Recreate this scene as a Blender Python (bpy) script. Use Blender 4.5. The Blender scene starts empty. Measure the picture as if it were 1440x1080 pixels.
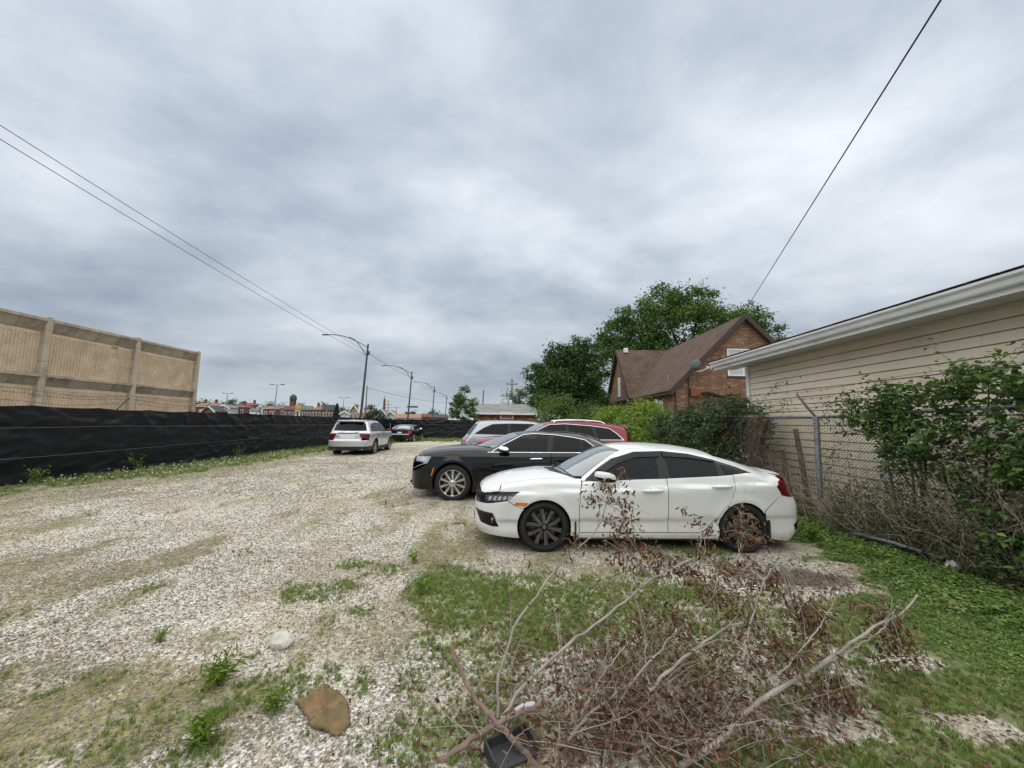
import bpy, math, random
import numpy as np
from mathutils import Vector, Matrix
from mathutils.geometry import delaunay_2d_cdt
random.seed(7)
rng = np.random.default_rng(11)
R = math.radians
S = bpy.context.scene
COL = S.collection

# ------------------------------------------------------------------ camera
EYE = 1.70
cam_data = bpy.data.cameras.new("camera")
cam = bpy.data.objects.new("camera", cam_data)
COL.objects.link(cam)
pitch, roll = math.atan(55 / 530.0), 0.0125
fw = Vector((0, math.cos(pitch), math.sin(pitch)))
r0 = Vector((1, 0, 0)); u0 = r0.cross(fw)
rt = r0 * math.cos(roll) + u0 * math.sin(roll)
up = u0 * math.cos(roll) - r0 * math.sin(roll)
cam.matrix_world = Matrix(((rt.x, up.x, -fw.x, 0), (rt.y, up.y, -fw.y, 0), (rt.z, up.z, -fw.z, EYE), (0, 0, 0, 1)))
cam_data.sensor_width = 36
cam_data.lens = 36 * 530 / 1440
cam_data.clip_start = 0.05
cam_data.clip_end = 4000
S.camera = cam

# ------------------------------------------------------------------ world, sun, exposure
SUN_EL, SUN_ROT = R(78), R(205)      # behind the camera and to the left, behind cloud
W = bpy.data.worlds.new("World"); S.world = W; W.use_nodes = True
nt = W.node_tree; nt.nodes.clear()
def N(t, tree=None, **kw):
    n = (tree or nt).nodes.new(t)
    for k, v in kw.items(): setattr(n, k, v)
    return n
def L(a, b, tree=None): (tree or nt).links.new(a, b)
def vmath(tree, op, a, b=None):
    n = tree.nodes.new('ShaderNodeMath'); n.operation = op
    for i, v in enumerate((a, b)):
        if v is None: continue
        if isinstance(v, (int, float)): n.inputs[i].default_value = v
        else: tree.links.new(v, n.inputs[i])
    return n.outputs[0]
def ramp(tree, fac, stops, interp='EASE'):
    n = tree.nodes.new('ShaderNodeValToRGB'); cr = n.color_ramp; cr.interpolation = interp
    while len(cr.elements) < len(stops): cr.elements.new(0.5)
    for e, (p, c) in zip(cr.elements, stops):
        e.position = p; e.color = (*c, 1) if len(c) == 3 else c
    tree.links.new(fac, n.inputs[0]); return n.outputs[0]
def maprange(tree, v, a, b, c=0.0, d=1.0):
    n = tree.nodes.new('ShaderNodeMapRange'); n.interpolation_type = 'SMOOTHSTEP'
    tree.links.new(v, n.inputs[0])
    for i, x in enumerate((a, b, c, d)): n.inputs[1 + i].default_value = x
    return n.outputs[0]
def mixc(tree, fac, a, b, mode='MIX'):
    n = tree.nodes.new('ShaderNodeMix'); n.data_type = 'RGBA'; n.blend_type = mode
    if isinstance(fac, (int, float)): n.inputs[0].default_value = fac
    else: tree.links.new(fac, n.inputs[0])
    for i, v in ((6, a), (7, b)):
        if isinstance(v, (tuple, list)): n.inputs[i].default_value = (*v, 1) if len(v) == 3 else v
        else: tree.links.new(v, n.inputs[i])
    return n.outputs[2]
def noise(tree, vec, scale, detail=4, rough=0.55, dist=0.0, dims='3D'):
    n = tree.nodes.new('ShaderNodeTexNoise'); n.noise_dimensions = dims
    if vec is not None: tree.links.new(vec, n.inputs['Vector'])
    n.inputs['Scale'].default_value = scale; n.inputs['Detail'].default_value = detail
    n.inputs['Roughness'].default_value = rough; n.inputs['Distortion'].default_value = dist
    return n.outputs['Fac']

SKY_STRENGTH = 0.10
tc = N('ShaderNodeTexCoord')
sky = N('ShaderNodeTexSky'); sky.sky_type = 'NISHITA'; sky.sun_disc = False
sky.sun_elevation = SUN_EL; sky.sun_rotation = SUN_ROT
sky.altitude = 180; sky.air_density = 1.2; sky.dust_density = 3.0; sky.ozone_density = 1.0
sx = N('ShaderNodeSeparateXYZ'); L(tc.outputs['Generated'], sx.inputs[0])
zc = vmath(nt, 'MAXIMUM', sx.outputs[2], 0.0)
den = vmath(nt, 'ADD', zc, 0.26)
cx = N('ShaderNodeCombineXYZ')
L(vmath(nt, 'DIVIDE', sx.outputs[0], den), cx.inputs[0])
L(vmath(nt, 'DIVIDE', sx.outputs[1], den), cx.inputs[1])
mp = N('ShaderNodeMapping'); L(cx.outputs[0], mp.inputs[0])
mp.inputs['Location'].default_value = (7.3, 2.2, 0.0)
mp.inputs['Rotation'].default_value = (0, 0, R(-35))
mp.inputs['Scale'].default_value = (1.0, 1.2, 1.0)
n_big = noise(nt, mp.outputs[0], 0.6, 2, 0.5, 0.1)
n_mid = noise(nt, mp.outputs[0], 1.7, 7, 0.50, 0.25)
n_wsp = noise(nt, mp.outputs[0], 6.5, 4, 0.55, 0.15)
cl = vmath(nt, 'ADD', vmath(nt, 'MULTIPLY', n_big, 0.46), vmath(nt, 'ADD', vmath(nt, 'MULTIPLY', n_mid, 0.42), vmath(nt, 'MULTIPLY', n_wsp, 0.12)))
k = 1.0 / SKY_STRENGTH
cl_col = ramp(nt, cl, [(0.36, (0.167 * k, 0.191 * k, 0.230 * k)), (0.45, (0.232 * k, 0.257 * k, 0.293 * k)),
                       (0.54, (0.315 * k, 0.336 * k, 0.362 * k)), (0.67, (0.427 * k, 0.439 * k, 0.452 * k))], 'LINEAR')
# the overcast is brightest overhead and greyer low down
lowd = maprange(nt, sx.outputs[2], 0.06, 0.50, 0.73, 1.13)
cl_col = mixc(nt, 1.0, cl_col, lowd, 'MULTIPLY')
cl_col = mixc(nt, maprange(nt, sx.outputs[2], 0.45, 0.10, 0.0, 0.6), cl_col, mixc(nt, 1.0, cl_col, (0.96, 0.995, 1.04), 'MULTIPLY'))
# thin bright gap low over the horizon
hz = maprange(nt, sx.outputs[2], 0.015, 0.13, 1.0, 0.0)
cl_col = mixc(nt, vmath(nt, 'MULTIPLY', hz, 0.75), cl_col, (0.270 * k, 0.310 * k, 0.342 * k))
skyc = mixc(nt, 0.92, sky.outputs[0], cl_col)
bg = N('ShaderNodeBackground'); bg.inputs[1].default_value = SKY_STRENGTH
L(skyc, bg.inputs[0])
wo = N('ShaderNodeOutputWorld'); L(bg.outputs[0], wo.inputs[0])

sd = bpy.data.lights.new("sun", 'SUN'); sd.energy = 1.5; sd.angle = R(118); sd.color = (1.0, 0.965, 0.91)
sun = bpy.data.objects.new("sun", sd); COL.objects.link(sun)
d = Vector((math.sin(SUN_ROT) * math.cos(SUN_EL), math.cos(SUN_ROT) * math.cos(SUN_EL), math.sin(SUN_EL)))
sun.rotation_euler = d.to_track_quat('Z', 'Y').to_euler()
sun.location = d * 60

vs = S.view_settings
vs.view_transform = 'Standard'; vs.look = 'None'; vs.gamma = 1.0; vs.use_curve_mapping = False
vs.exposure = 1.12
S.render.engine = 'CYCLES'

# ------------------------------------------------------------------ tagging and mesh helpers
def tag(o, label=None, cat=None, group=None, kind=None):
    if label: o['label'] = label
    if cat: o['category'] = cat
    if group: o['group'] = group
    if kind: o['kind'] = kind
    return o
def empty(name, loc=(0, 0, 0), rz=0.0, parent=None):
    o = bpy.data.objects.new(name, None); COL.objects.link(o)
    o.empty_display_size = 0.2
    o.location = loc; o.rotation_euler = (0, 0, rz)
    if parent: o.parent = parent
    return o
def obj(name, me, parent=None):
    o = bpy.data.objects.new(name, me); COL.objects.link(o)
    if parent is not None: o.parent = parent
    return o
def kids(o): return list(o.children)
def copy_tree(o, parent=None):
    c = o.copy(); COL.objects.link(c)
    if parent is not None: c.parent = parent
    for ch in kids(o): copy_tree(ch, c)
    return c
def bulk(name, V, F, mat, parent=None, smooth=False, attrs=None):
    """mesh from arrays; F is one (n,k) array or a list of them"""
    V = np.asarray(V, np.float32)
    Fs = F if isinstance(F, list) else [F]
    Fs = [np.asarray(f, np.int32) for f in Fs if len(f)]
    me = bpy.data.meshes.new(name)
    me.vertices.add(len(V)); me.vertices.foreach_set('co', V.ravel())
    loops = np.concatenate([f.ravel() for f in Fs])
    tot = np.concatenate([np.full(len(f), f.shape[1], np.int32) for f in Fs])
    start = np.concatenate([[0], np.cumsum(tot)[:-1]]).astype(np.int32)
    me.loops.add(len(loops)); me.loops.foreach_set('vertex_index', loops)
    me.polygons.add(len(tot)); me.polygons.foreach_set('loop_start', start); me.polygons.foreach_set('loop_total', tot)
    me.polygons.foreach_set('use_smooth', np.full(len(tot), smooth))
    if attrs:
        for an, a in attrs.items():
            at = me.attributes.new(an, 'FLOAT', 'POINT'); at.data.foreach_set('value', np.asarray(a, np.float32))
    me.update(calc_edges=True); me.validate()
    if mat: me.materials.append(mat)
    return obj(name, me, parent)
def rot_z(a):
    c, s = math.cos(a), math.sin(a); return np.array([[c, -s, 0], [s, c, 0], [0, 0, 1.0]])
def rot_ax(axis, a):
    return np.array(Matrix.Rotation(a, 3, Vector(axis)))
class MB:
    def __init__(s): s.V = []; s.F = []; s.n = 0
    def add(s, V, F):
        V = [tuple(map(float, v)) for v in V]
        s.F += [tuple(i + s.n for i in f) for f in F]; s.V += V; s.n += len(V); return s
    def box(s, c, size, M=None, b=0.0):
        hx, hy, hz = [q / 2 for q in size]
        if b <= 0:
            P = [(x, y, z) for x in (-hx, hx) for y in (-hy, hy) for z in (-hz, hz)]
            F = [(0, 1, 3, 2), (4, 6, 7, 5), (0, 4, 5, 1), (2, 3, 7, 6), (0, 2, 6, 4), (1, 5, 7, 3)]
        else:
            b = min(b, hx * .9, hy * .9, hz * .9); P = []; idx = {}
            for sx_ in (-1, 1):
                for sy_ in (-1, 1):
                    for sz_ in (-1, 1):
                        for ax in range(3):
                            q = [sx_ * (hx - b), sy_ * (hy - b), sz_ * (hz - b)]
                            q[ax] = (sx_, sy_, sz_)[ax] * (hx, hy, hz)[ax]
                            idx[(sx_, sy_, sz_, ax)] = len(P); P.append(tuple(q))
            F = []
            g = lambda *k: idx[k]
            for sg in (-1, 1):
                o = 1 if sg > 0 else -1
                def fl(l): return tuple(l if o > 0 else l[::-1])
                F.append(fl([g(sg, -1, -1, 0), g(sg, 1, -1, 0), g(sg, 1, 1, 0), g(sg, -1, 1, 0)]))
                F.append(fl([g(-1, sg, -1, 1), g(-1, sg, 1, 1), g(1, sg, 1, 1), g(1, sg, -1, 1)]))
                F.append(fl([g(-1, -1, sg, 2), g(1, -1, sg, 2), g(1, 1, sg, 2), g(-1, 1, sg, 2)]))
            for a_ in (-1, 1):
                for c_ in (-1, 1):
                    q = [g(a_, c_, -1, 0), g(a_, c_, 1, 0), g(a_, c_, 1, 1), g(a_, c_, -1, 1)]; F.append(tuple(q if a_ * c_ < 0 else q[::-1]))
                    q = [g(a_, -1, c_, 0), g(a_, 1, c_, 0), g(a_, 1, c_, 2), g(a_, -1, c_, 2)]; F.append(tuple(q if a_ * c_ > 0 else q[::-1]))
                    q = [g(-1, a_, c_, 1), g(1, a_, c_, 1), g(1, a_, c_, 2), g(-1, a_, c_, 2)]; F.append(tuple(q if a_ * c_ < 0 else q[::-1]))
            for a_ in (-1, 1):
                for c_ in (-1, 1):
                    for e_ in (-1, 1):
                        q = [g(a_, c_, e_, 0), g(a_, c_, e_, 1), g(a_, c_, e_, 2)]; F.append(tuple(q if a_ * c_ * e_ > 0 else q[::-1]))
        P = np.array(P)
        if M is not None: P = P @ np.asarray(M).T
        return s.add(P + np.array(c), F)
    def tube(s, pts, r, n=6, cap=True):
        pts = [np.array(p, float) for p in pts]; m = len(pts)
        rs = [r] * m if isinstance(r, (int, float)) else list(r)
        V = []; prev = None
        for i, p in enumerate(pts):
            t = pts[min(i + 1, m - 1)] - pts[max(i - 1, 0)]
            t = t / (np.linalg.norm(t) + 1e-9)
            if prev is None:
                a = np.array([0, 0, 1.0]) if abs(t[2]) < .9 else np.array([1.0, 0, 0])
                u = np.cross(t, a)
            else: u = prev - t * (prev @ t)
            u /= np.linalg.norm(u) + 1e-9; prev = u; w = np.cross(t, u)
            for j in range(n):
                a = 2 * math.pi * j / n
                V.append(p + rs[i] * (math.cos(a) * u + math.sin(a) * w))
        F = [(i * n + j, i * n + (j + 1) % n, (i + 1) * n + (j + 1) % n, (i + 1) * n + j) for i in range(m - 1) for j in range(n)]
        if cap: F += [tuple(range(n))[::-1], tuple((m - 1) * n + j for j in range(n))]
        return s.add(V, F)
    def lathe(s, prof, n=32, c=(0, 0, 0), axis='y', closed=False):
        V = []; m = len(prof)
        for rr, h in prof:
            for j in range(n):
                a = 2 * math.pi * j / n; x, z = rr * math.cos(a), rr * math.sin(a)
                V.append({'y': (x, h, z), 'z': (x, z, h), 'x': (h, x, z)}[axis])
        rgm = m if closed else m - 1
        F = [(i * n + j, i * n + (j + 1) % n, ((i + 1) % m) * n + (j + 1) % n, ((i + 1) % m) * n + j) for i in range(rgm) for j in range(n)]
        return s.add(np.array(V) + np.array(c), F)
    def prism(s, poly, o, u, v, w):
        """polygon in (u,v) at origin o, extruded by the vector w"""
        o, u, v, w = [np.array(q, float) for q in (o, u, v, w)]
        A = [o + u * p[0] + v * p[1] for p in poly]; m = len(A)
        F = [tuple(range(m)), tuple(range(2 * m - 1, m - 1, -1))] + [(i, i + m, (i + 1) % m + m, (i + 1) % m) for i in range(m)]
        return s.add(A + [a + w for a in A], F)
    def build(s, name, mat, parent=None, smooth=False, kind=None, loc=None):
        me = bpy.data.meshes.new(name); me.from_pydata(s.V, [], s.F); me.update()
        if smooth:
            me.polygons.foreach_set('use_smooth', [True] * len(me.polygons))
            try: me.set_sharp_from_angle(angle=R(35))
            except Exception: pass
        if mat: me.materials.append(mat)
        o = obj(name, me, parent)
        if loc is not None: o.location = loc
        if kind: o['kind'] = kind
        return o

# ------------------------------------------------------------------ numpy noise
def _h(ix, iy, seed):
    n = (ix.astype(np.int64) * 374761393 + iy.astype(np.int64) * 668265263 + seed * 974634541) & 0x7fffffff
    n = ((n ^ (n >> 13)) * 1274126177) & 0x7fffffff
    return ((n ^ (n >> 16)) & 0xffff) / 65535.0
def vnoise(x, y, seed=0):
    x = np.asarray(x, float); y = np.asarray(y, float)
    ix = np.floor(x); iy = np.floor(y); fx = x - ix; fy = y - iy
    fx = fx * fx * (3 - 2 * fx); fy = fy * fy * (3 - 2 * fy)
    a = _h(ix, iy, seed); b = _h(ix + 1, iy, seed); c = _h(ix, iy + 1, seed); e = _h(ix + 1, iy + 1, seed)
    return (a * (1 - fx) + b * fx) * (1 - fy) + (c * (1 - fx) + e * fx) * fy
def fbm(x, y, seed=0, oct=4):
    t = 0; amp = .5; tot = 0
    for i in range(oct):
        t = t + amp * vnoise(x * 2 ** i + 17.3 * i, y * 2 ** i - 9.1 * i, seed + i); tot += amp; amp *= .5
    return t / tot
def sstep(a, b, x):
    t = np.clip((np.asarray(x, float) - a) / (b - a), 0, 1); return t * t * (3 - 2 * t)

# ------------------------------------------------------------------ materials
def pm(name, col, rough=0.6, metal=0.0, var=0.0, vscale=6.0, bump=0.0, bscale=40.0, coat=0.0, spec=0.5, col2=None, stain=0.0, stain_col=(0.1, 0.09, 0.07), coords='Object', ior=None, rvar=0.0):
    m = bpy.data.materials.new(name); m.use_nodes = True; t = m.node_tree
    b = t.nodes['Principled BSDF']
    b.inputs['Base Color'].default_value = (*col, 1)
    b.inputs['Roughness'].default_value = rough; b.inputs['Metallic'].default_value = metal
    b.inputs['Coat Weight'].default_value = coat; b.inputs['Coat Roughness'].default_value = 0.03
    b.inputs['Specular IOR Level'].default_value = spec
    if ior: b.inputs['IOR'].default_value = ior
    c = t.nodes.new('ShaderNodeTexCoord')
    if var > 0 or col2:
        f = noise(t, c.outputs[coords], vscale, 5, 0.6)
        if col2: cc = mixc(t, maprange(t, f, .35, .65), col, col2)
        else: cc = mixc(t, maprange(t, f, .25, .75), tuple(q * (1 - var) for q in col), tuple(min(1, q * (1 + var)) for q in col))
        if stain > 0:
            f2 = noise(t, c.outputs[coords], vscale * .37, 6, 0.7, 1.0)
            cc = mixc(t, vmath(t, 'MULTIPLY', maprange(t, f2, .5, .72), stain), cc, stain_col)
        t.links.new(cc, b.inputs['Base Color'])
    if rvar > 0:
        f3 = noise(t, c.outputs[coords], vscale * 1.7, 5, 0.65)
        t.links.new(maprange(t, f3, .3, .7, max(0.02, rough - rvar), rough + rvar), b.inputs['Roughness'])
    if bump > 0:
        f = noise(t, c.outputs[coords], bscale, 5, 0.6)
        bn = t.nodes.new('ShaderNodeBump'); bn.inputs['Strength'].default_value = 1.0; bn.inputs['Distance'].default_value = bump
        t.links.new(f, bn.inputs['Height']); t.links.new(bn.outputs[0], b.inputs['Normal'])
    return m
def leaf_mat(name, dark, mid, light, trans=0.3, rough=0.5, spec=0.35):
    m = bpy.data.materials.new(name); m.use_nodes = True; t = m.node_tree
    b = t.nodes['Principled BSDF']; b.inputs['Roughness'].default_value = rough; b.inputs['Specular IOR Level'].default_value = spec
    a = t.nodes.new('ShaderNodeAttribute'); a.attribute_name = 'tone'
    c = ramp(t, a.outputs['Fac'], [(0, dark), (.5, mid), (1, light)], 'LINEAR')
    t.links.new(c, b.inputs['Base Color'])
    tr = t.nodes.new('ShaderNodeBsdfTranslucent'); t.links.new(mixc(t, 1.0, c, (1.0, 1.0, .55), 'MULTIPLY'), tr.inputs[0])
    mx = t.nodes.new('ShaderNodeMixShader'); mx.inputs[0].default_value = trans
    o = t.nodes['Material Output']
    t.links.new(b.outputs[0], mx.inputs[1]); t.links.new(tr.outputs[0], mx.inputs[2]); t.links.new(mx.outputs[0], o.inputs[0])
    return m
M = {}
# ------------------------------------------------------------------ ground: one sheet to the horizon
def gz(x, y):
    x = np.asarray(x, float); y = np.asarray(y, float)
    z = 0.08 * sstep(5.6, 8.2, y)
    near = 1 - sstep(14, 30, np.hypot(x, y))
    z = z + near * (0.05 * (fbm(x * .55, y * .55, 3) - .5) + 0.022 * (fbm(x * 3.1, y * 3.1, 5) - .5)) * sstep(0.2, 1.2, np.hypot(x - 1.8, (y - 6.0) * .9) * .6 + .3)
    z = z + 0.10 * sstep(3.9, 5.4, x) * (1 - sstep(6.4, 7.5, y)) * (1 - sstep(5.4, 6.3, x)) * .5
    return z
def blob(x, y, cx, cy, rx, ry, seed=1):
    q = np.hypot((x - cx) / rx, (y - cy) / ry) + 1.5 * (fbm(x * 2.4, y * 2.4, seed, 5) - .5)
    return 1 - sstep(.25, 1.35, q)
def edge_r(y): return np.interp(y, [1, 2.2, 3.0, 3.6, 4.2, 5.4, 6.6, 9], [.6, 1.0, 1.95, 2.85, 3.5, 4.1, 4.15, 4.5])
def m_green(x, y):
    n = fbm(x * 1.6, y * 1.6, 21); n2 = fbm(x * 5, y * 5, 33)
    g = np.maximum.reduce([
        1.1 * blob(x, y, -.35, 4.0, .95, .8, 2), 1.05 * blob(x, y, .2, 3.5, 1.0, .9, 3), .85 * blob(x, y, 1.15, 4.0, 1.1, .6, 4),
        .55 * blob(x, y, -.45, 2.85, .6, .5, 5), .6 * blob(x, y, -1.95, 4.0, .42, .3, 6), .6 * blob(x, y, -1.45, 4.55, .35, .28, 7), .5 * blob(x, y, -1.9, 4.75, .3, .2, 71),
        .5 * blob(x, y, 2.3, 3.6, 1.0, .6, 8), .6 * blob(x, y, 1.3, 3.2, 1.3, .7, 9), .55 * blob(x, y, -.5, 2.2, .7, .35, 91)])
    r = sstep(-.25, .25, x - edge_r(y) + .9 * (n - .5)) * (1 - sstep(9.5, 11, y) * .6)
    holes = np.maximum.reduce([.8 * sstep(.54, .66, fbm(x * 1.1 + 4, y * 2.4, 41)) * (1 - sstep(.2, 1.3, x - edge_r(y))), blob(x, y, 3.95, 4.75, .45, .35, 45), blob(x, y, 1.8, 2.4, .45, .22, 46), blob(x, y, 2.75, 2.35, .35, .16, 47), blob(x, y, 2.95, 2.95, .35, .14, 48)])
    g = np.maximum(g, 1.25 * r * (1 - .95 * holes))
    ed = np.interp(y, [2, 9, 11.5, 19, 27, 34], [-9.4, -10.35, -9.3, -9.7, -8.8, -7.0])
    strip = sstep(.35, -.5, x - ed + 1.5 * (n - .5))
    back = sstep(29, 33, y + 3 * (n - .5))
    lot = .55 * sstep(.56, .70, .55 * fbm(x * 1.1, y * .8, 52) + .45 * fbm(x * 4.2, y * 3.4, 54)) * sstep(-5.5, -1.5, x) * (1 - sstep(9, 13, y))
    return np.clip(np.maximum.reduce([g, .85 * strip, .8 * back, lot]) * (.34 + 1.25 * n2), 0, 1)
def m_dry(x, y):
    n = fbm(x * 1.1, y * .5, 61); n3 = fbm(x * 3.3, y * 1.3, 67)
    a = sstep(.34, .72, n * .42 + n3 * .58) * (.74 - .12 * sstep(6, 14, y))
    b = np.maximum.reduce([blob(x, y, -2.75, 2.45, 1.0, .55, 12), blob(x, y, -2.0, 2.3, .55, .5, 13), .8 * blob(x, y, -2.35, 3.15, .55, .35, 14), .6 * blob(x, y, -1.0, 3.3, .5, .5, 15)])
    ed = np.interp(y, [2, 9, 11.5, 19, 27], [-8.4, -8.9, -8.2, -8.6, -8])
    c = .65 * sstep(.8, -.6, x - ed + 2.2 * (n - .5))
    return np.clip(np.maximum.reduce([a, b * (.55 + .6 * n3), c]), 0, 1)
def m_dirt(x, y):
    return np.clip(np.maximum.reduce([.95 * blob(x, y, 3.1, 4.45, .9, .3, 31), .55 * blob(x, y, 1.2, 2.35, 1.4, .5, 32), .5 * blob(x, y, 2.2, 5.0, 1.5, .4, 33), .85 * blob(x, y, 4.4, 6.9, 1.1, 1.6, 34), .8 * blob(x, y, 2.2, 6.0, 1.9, .75, 37), .6 * blob(x, y, 3.9, 3.9, .5, .25, 36)]), 0, 1)
def axis(parts):
    out = []
    for a, b, st in parts: out += list(np.arange(a, b - 1e-6, st))
    return np.array(out + [parts[-1][1]])
gx = axis([(-900, -200, 100), (-200, -60, 20), (-60, -16, 4), (-16, -6, .25), (-6, 6.6, .07), (6.6, 20, .7), (20, 60, 5), (60, 200, 20), (200, 900, 100)])
gy = axis([(-300, -40, 65), (-40, 0, 5), (0, 1.6, .4), (1.6, 6.6, .06), (6.6, 12, .12), (12, 40, .5), (40, 100, 6), (100, 300, 25), (300, 2000, 170)])
GX, GY = np.meshgrid(gx, gy)
Vg = np.stack([GX.ravel(), GY.ravel(), gz(GX.ravel(), GY.ravel())], 1)
nx, ny = len(gx), len(gy)
ii = (np.arange(ny - 1)[:, None] * nx + np.arange(nx - 1)[None, :]).ravel()
Fg = np.stack([ii, ii + 1, ii + nx + 1, ii + nx], 1)
inlot = (GX.ravel() > -12.2) & (GX.ravel() < 20) & (GY.ravel() < 38) & (GY.ravel() > -20)

gm = bpy.data.materials.new("ground"); gm.use_nodes = True; t = gm.node_tree
b = t.nodes['Principled BSDF']; b.inputs['Roughness'].default_value = .95; b.inputs['Specular IOR Level'].default_value = .2
c = t.nodes.new('ShaderNodeTexCoord')
def vor(sc, feat='F1', out='Color'):
    v = t.nodes.new('ShaderNodeTexVoronoi'); v.feature = feat; t.links.new(c.outputs['Object'], v.inputs['Vector']); v.inputs['Scale'].default_value = sc; return v
v1 = vor(46); v2 = vor(21)
sep = t.nodes.new('ShaderNodeSeparateColor'); t.links.new(v1.outputs['Color'], sep.inputs[0])
sep2 = t.nodes.new('ShaderNodeSeparateColor'); t.links.new(v2.outputs['Color'], sep2.inputs[0])
stone = ramp(t, sep.outputs[0], [(0, (.31, .265, .17)), (.25, (.45, .415, .325)), (.6, (.62, .595, .52)), (1, (.76, .745, .70))], 'LINEAR')
stone = mixc(t, vmath(t, 'MULTIPLY', maprange(t, sep2.outputs[0], .55, .75), .8), stone, mixc(t, sep2.outputs[1], (.36, .33, .27), (.72, .71, .68)))
gap = maprange(t, v1.outputs['Distance'], .45, .75)
stone = mixc(t, vmath(t, 'MULTIPLY', gap, .7), stone, (.26, .215, .12))
bigm = noise(t, c.outputs['Object'], .8, 6, .65, .4)
stone = mixc(t, vmath(t, 'MULTIPLY', maprange(t, bigm, .40, .66), .62), stone, (.335, .285, .185))
smalln = noise(t, c.outputs['Object'], 26, 5, .7)
dryc = mixc(t, maprange(t, smalln, .35, .65), (.125, .110, .042), (.33, .275, .135))
dryc = mixc(t, vmath(t, 'MULTIPLY', maprange(t, noise(t, c.outputs['Object'], 4.2, 5, .7), .42, .62), .8), dryc, (.135, .135, .045))
grnc = mixc(t, maprange(t, smalln, .35, .65), (.072, .098, .026), (.165, .20, .062))
dirtc = mixc(t, maprange(t, smalln, .35, .65), (.055, .040, .028), (.13, .098, .07))
def at(n): a = t.nodes.new('ShaderNodeAttribute'); a.attribute_name = n; return a.outputs['Fac']
midn = noise(t, c.outputs['Object'], 7, 5, .7)
def breakup(f, lo, hi): return maprange(t, vmath(t, 'ADD', f, vmath(t, 'ADD', vmath(t, 'MULTIPLY', vmath(t, 'SUBTRACT', smalln, .5), 1.3), vmath(t, 'MULTIPLY', vmath(t, 'SUBTRACT', midn, .5), 1.1))), lo, hi)
col = mixc(t, vmath(t, 'MULTIPLY', breakup(at('dry'), .28, .85), .92), stone, dryc)
col = mixc(t, vmath(t, 'MULTIPLY', breakup(at('dirt'), .35, .8), .9), col, dirtc)
col = mixc(t, vmath(t, 'MULTIPLY', breakup(at('green'), .40, 1.0), .92), col, grnc)
outc = mixc(t, maprange(t, noise(t, c.outputs['Object'], .05, 4), .35, .65), (.10, .10, .095), (.15, .145, .13))
col = mixc(t, at('lot'), outc, col)
t.links.new(col, b.inputs['Base Color'])
bn = t.nodes.new('ShaderNodeBump'); bn.inputs['Distance'].default_value = .02; bn.inputs['Strength'].default_value = .9
hgt = vmath(t, 'SUBTRACT', vmath(t, 'MULTIPLY', smalln, .5), v1.outputs['Distance'])
t.links.new(hgt, bn.inputs['Height']); t.links.new(bn.outputs[0], b.inputs['Normal'])
X_, Y_ = Vg[:, 0], Vg[:, 1]
ground = bulk('ground', Vg, Fg, gm, None, True, dict(green=m_green(X_, Y_), dry=m_dry(X_, Y_), dirt=m_dirt(X_, Y_), lot=inlot.astype(float)))
ground['kind'] = 'structure'

# ------------------------------------------------------------------ scatter (geometry nodes), only for uncountable stuff
def scatter(name, P, rot, scl, idx, protos, label):
    me = bpy.data.meshes.new(name); P = np.asarray(P, np.float32)
    me.vertices.add(len(P)); me.vertices.foreach_set('co', P.ravel())
    a = me.attributes.new('rot', 'FLOAT_VECTOR', 'POINT'); a.data.foreach_set('vector', np.asarray(rot, np.float32).ravel())
    a = me.attributes.new('scl', 'FLOAT', 'POINT'); a.data.foreach_set('value', np.asarray(scl, np.float32))
    a = me.attributes.new('idx', 'INT', 'POINT'); a.data.foreach_set('value', np.asarray(idx, np.int32))
    o = obj(name, me); o['kind'] = 'stuff'; o['label'] = label
    pc = bpy.data.collections.new(name + "_kinds")
    for i, p in enumerate(protos):
        p.name = "kind_%s_%02d" % (name, i)
        for cc in list(p.users_collection): cc.objects.unlink(p)
        pc.objects.link(p)
    g = bpy.data.node_groups.new(name, 'GeometryNodeTree')
    g.interface.new_socket('Geometry', in_out='INPUT', socket_type='NodeSocketGeometry')
    g.interface.new_socket('Geometry', in_out='OUTPUT', socket_type='NodeSocketGeometry')
    gi = g.nodes.new('NodeGroupInput'); go = g.nodes.new('NodeGroupOutput')
    ci = g.nodes.new('GeometryNodeCollectionInfo'); ci.inputs[0].default_value = pc; ci.inputs['Separate Children'].default_value = True; ci.inputs['Reset Children'].default_value = True
    ip = g.nodes.new('GeometryNodeInstanceOnPoints'); ip.inputs['Pick Instance'].default_value = True
    def na(n, ty):
        q = g.nodes.new('GeometryNodeInputNamedAttribute'); q.data_type = ty; q.inputs['Name'].default_value = n
        return [s_ for s_ in q.outputs if s_.enabled and s_.name == 'Attribute'][0]
    g.links.new(gi.outputs[0], ip.inputs['Points']); g.links.new(ci.outputs[0], ip.inputs['Instance'])
    g.links.new(na('idx', 'INT'), ip.inputs['Instance Index']); g.links.new(na('rot', 'FLOAT_VECTOR'), ip.inputs['Rotation']); g.links.new(na('scl', 'FLOAT'), ip.inputs['Scale'])
    g.links.new(ip.outputs[0], go.inputs[0])
    md = o.modifiers.new('scatter', 'NODES'); md.node_group = g
    return o
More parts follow.
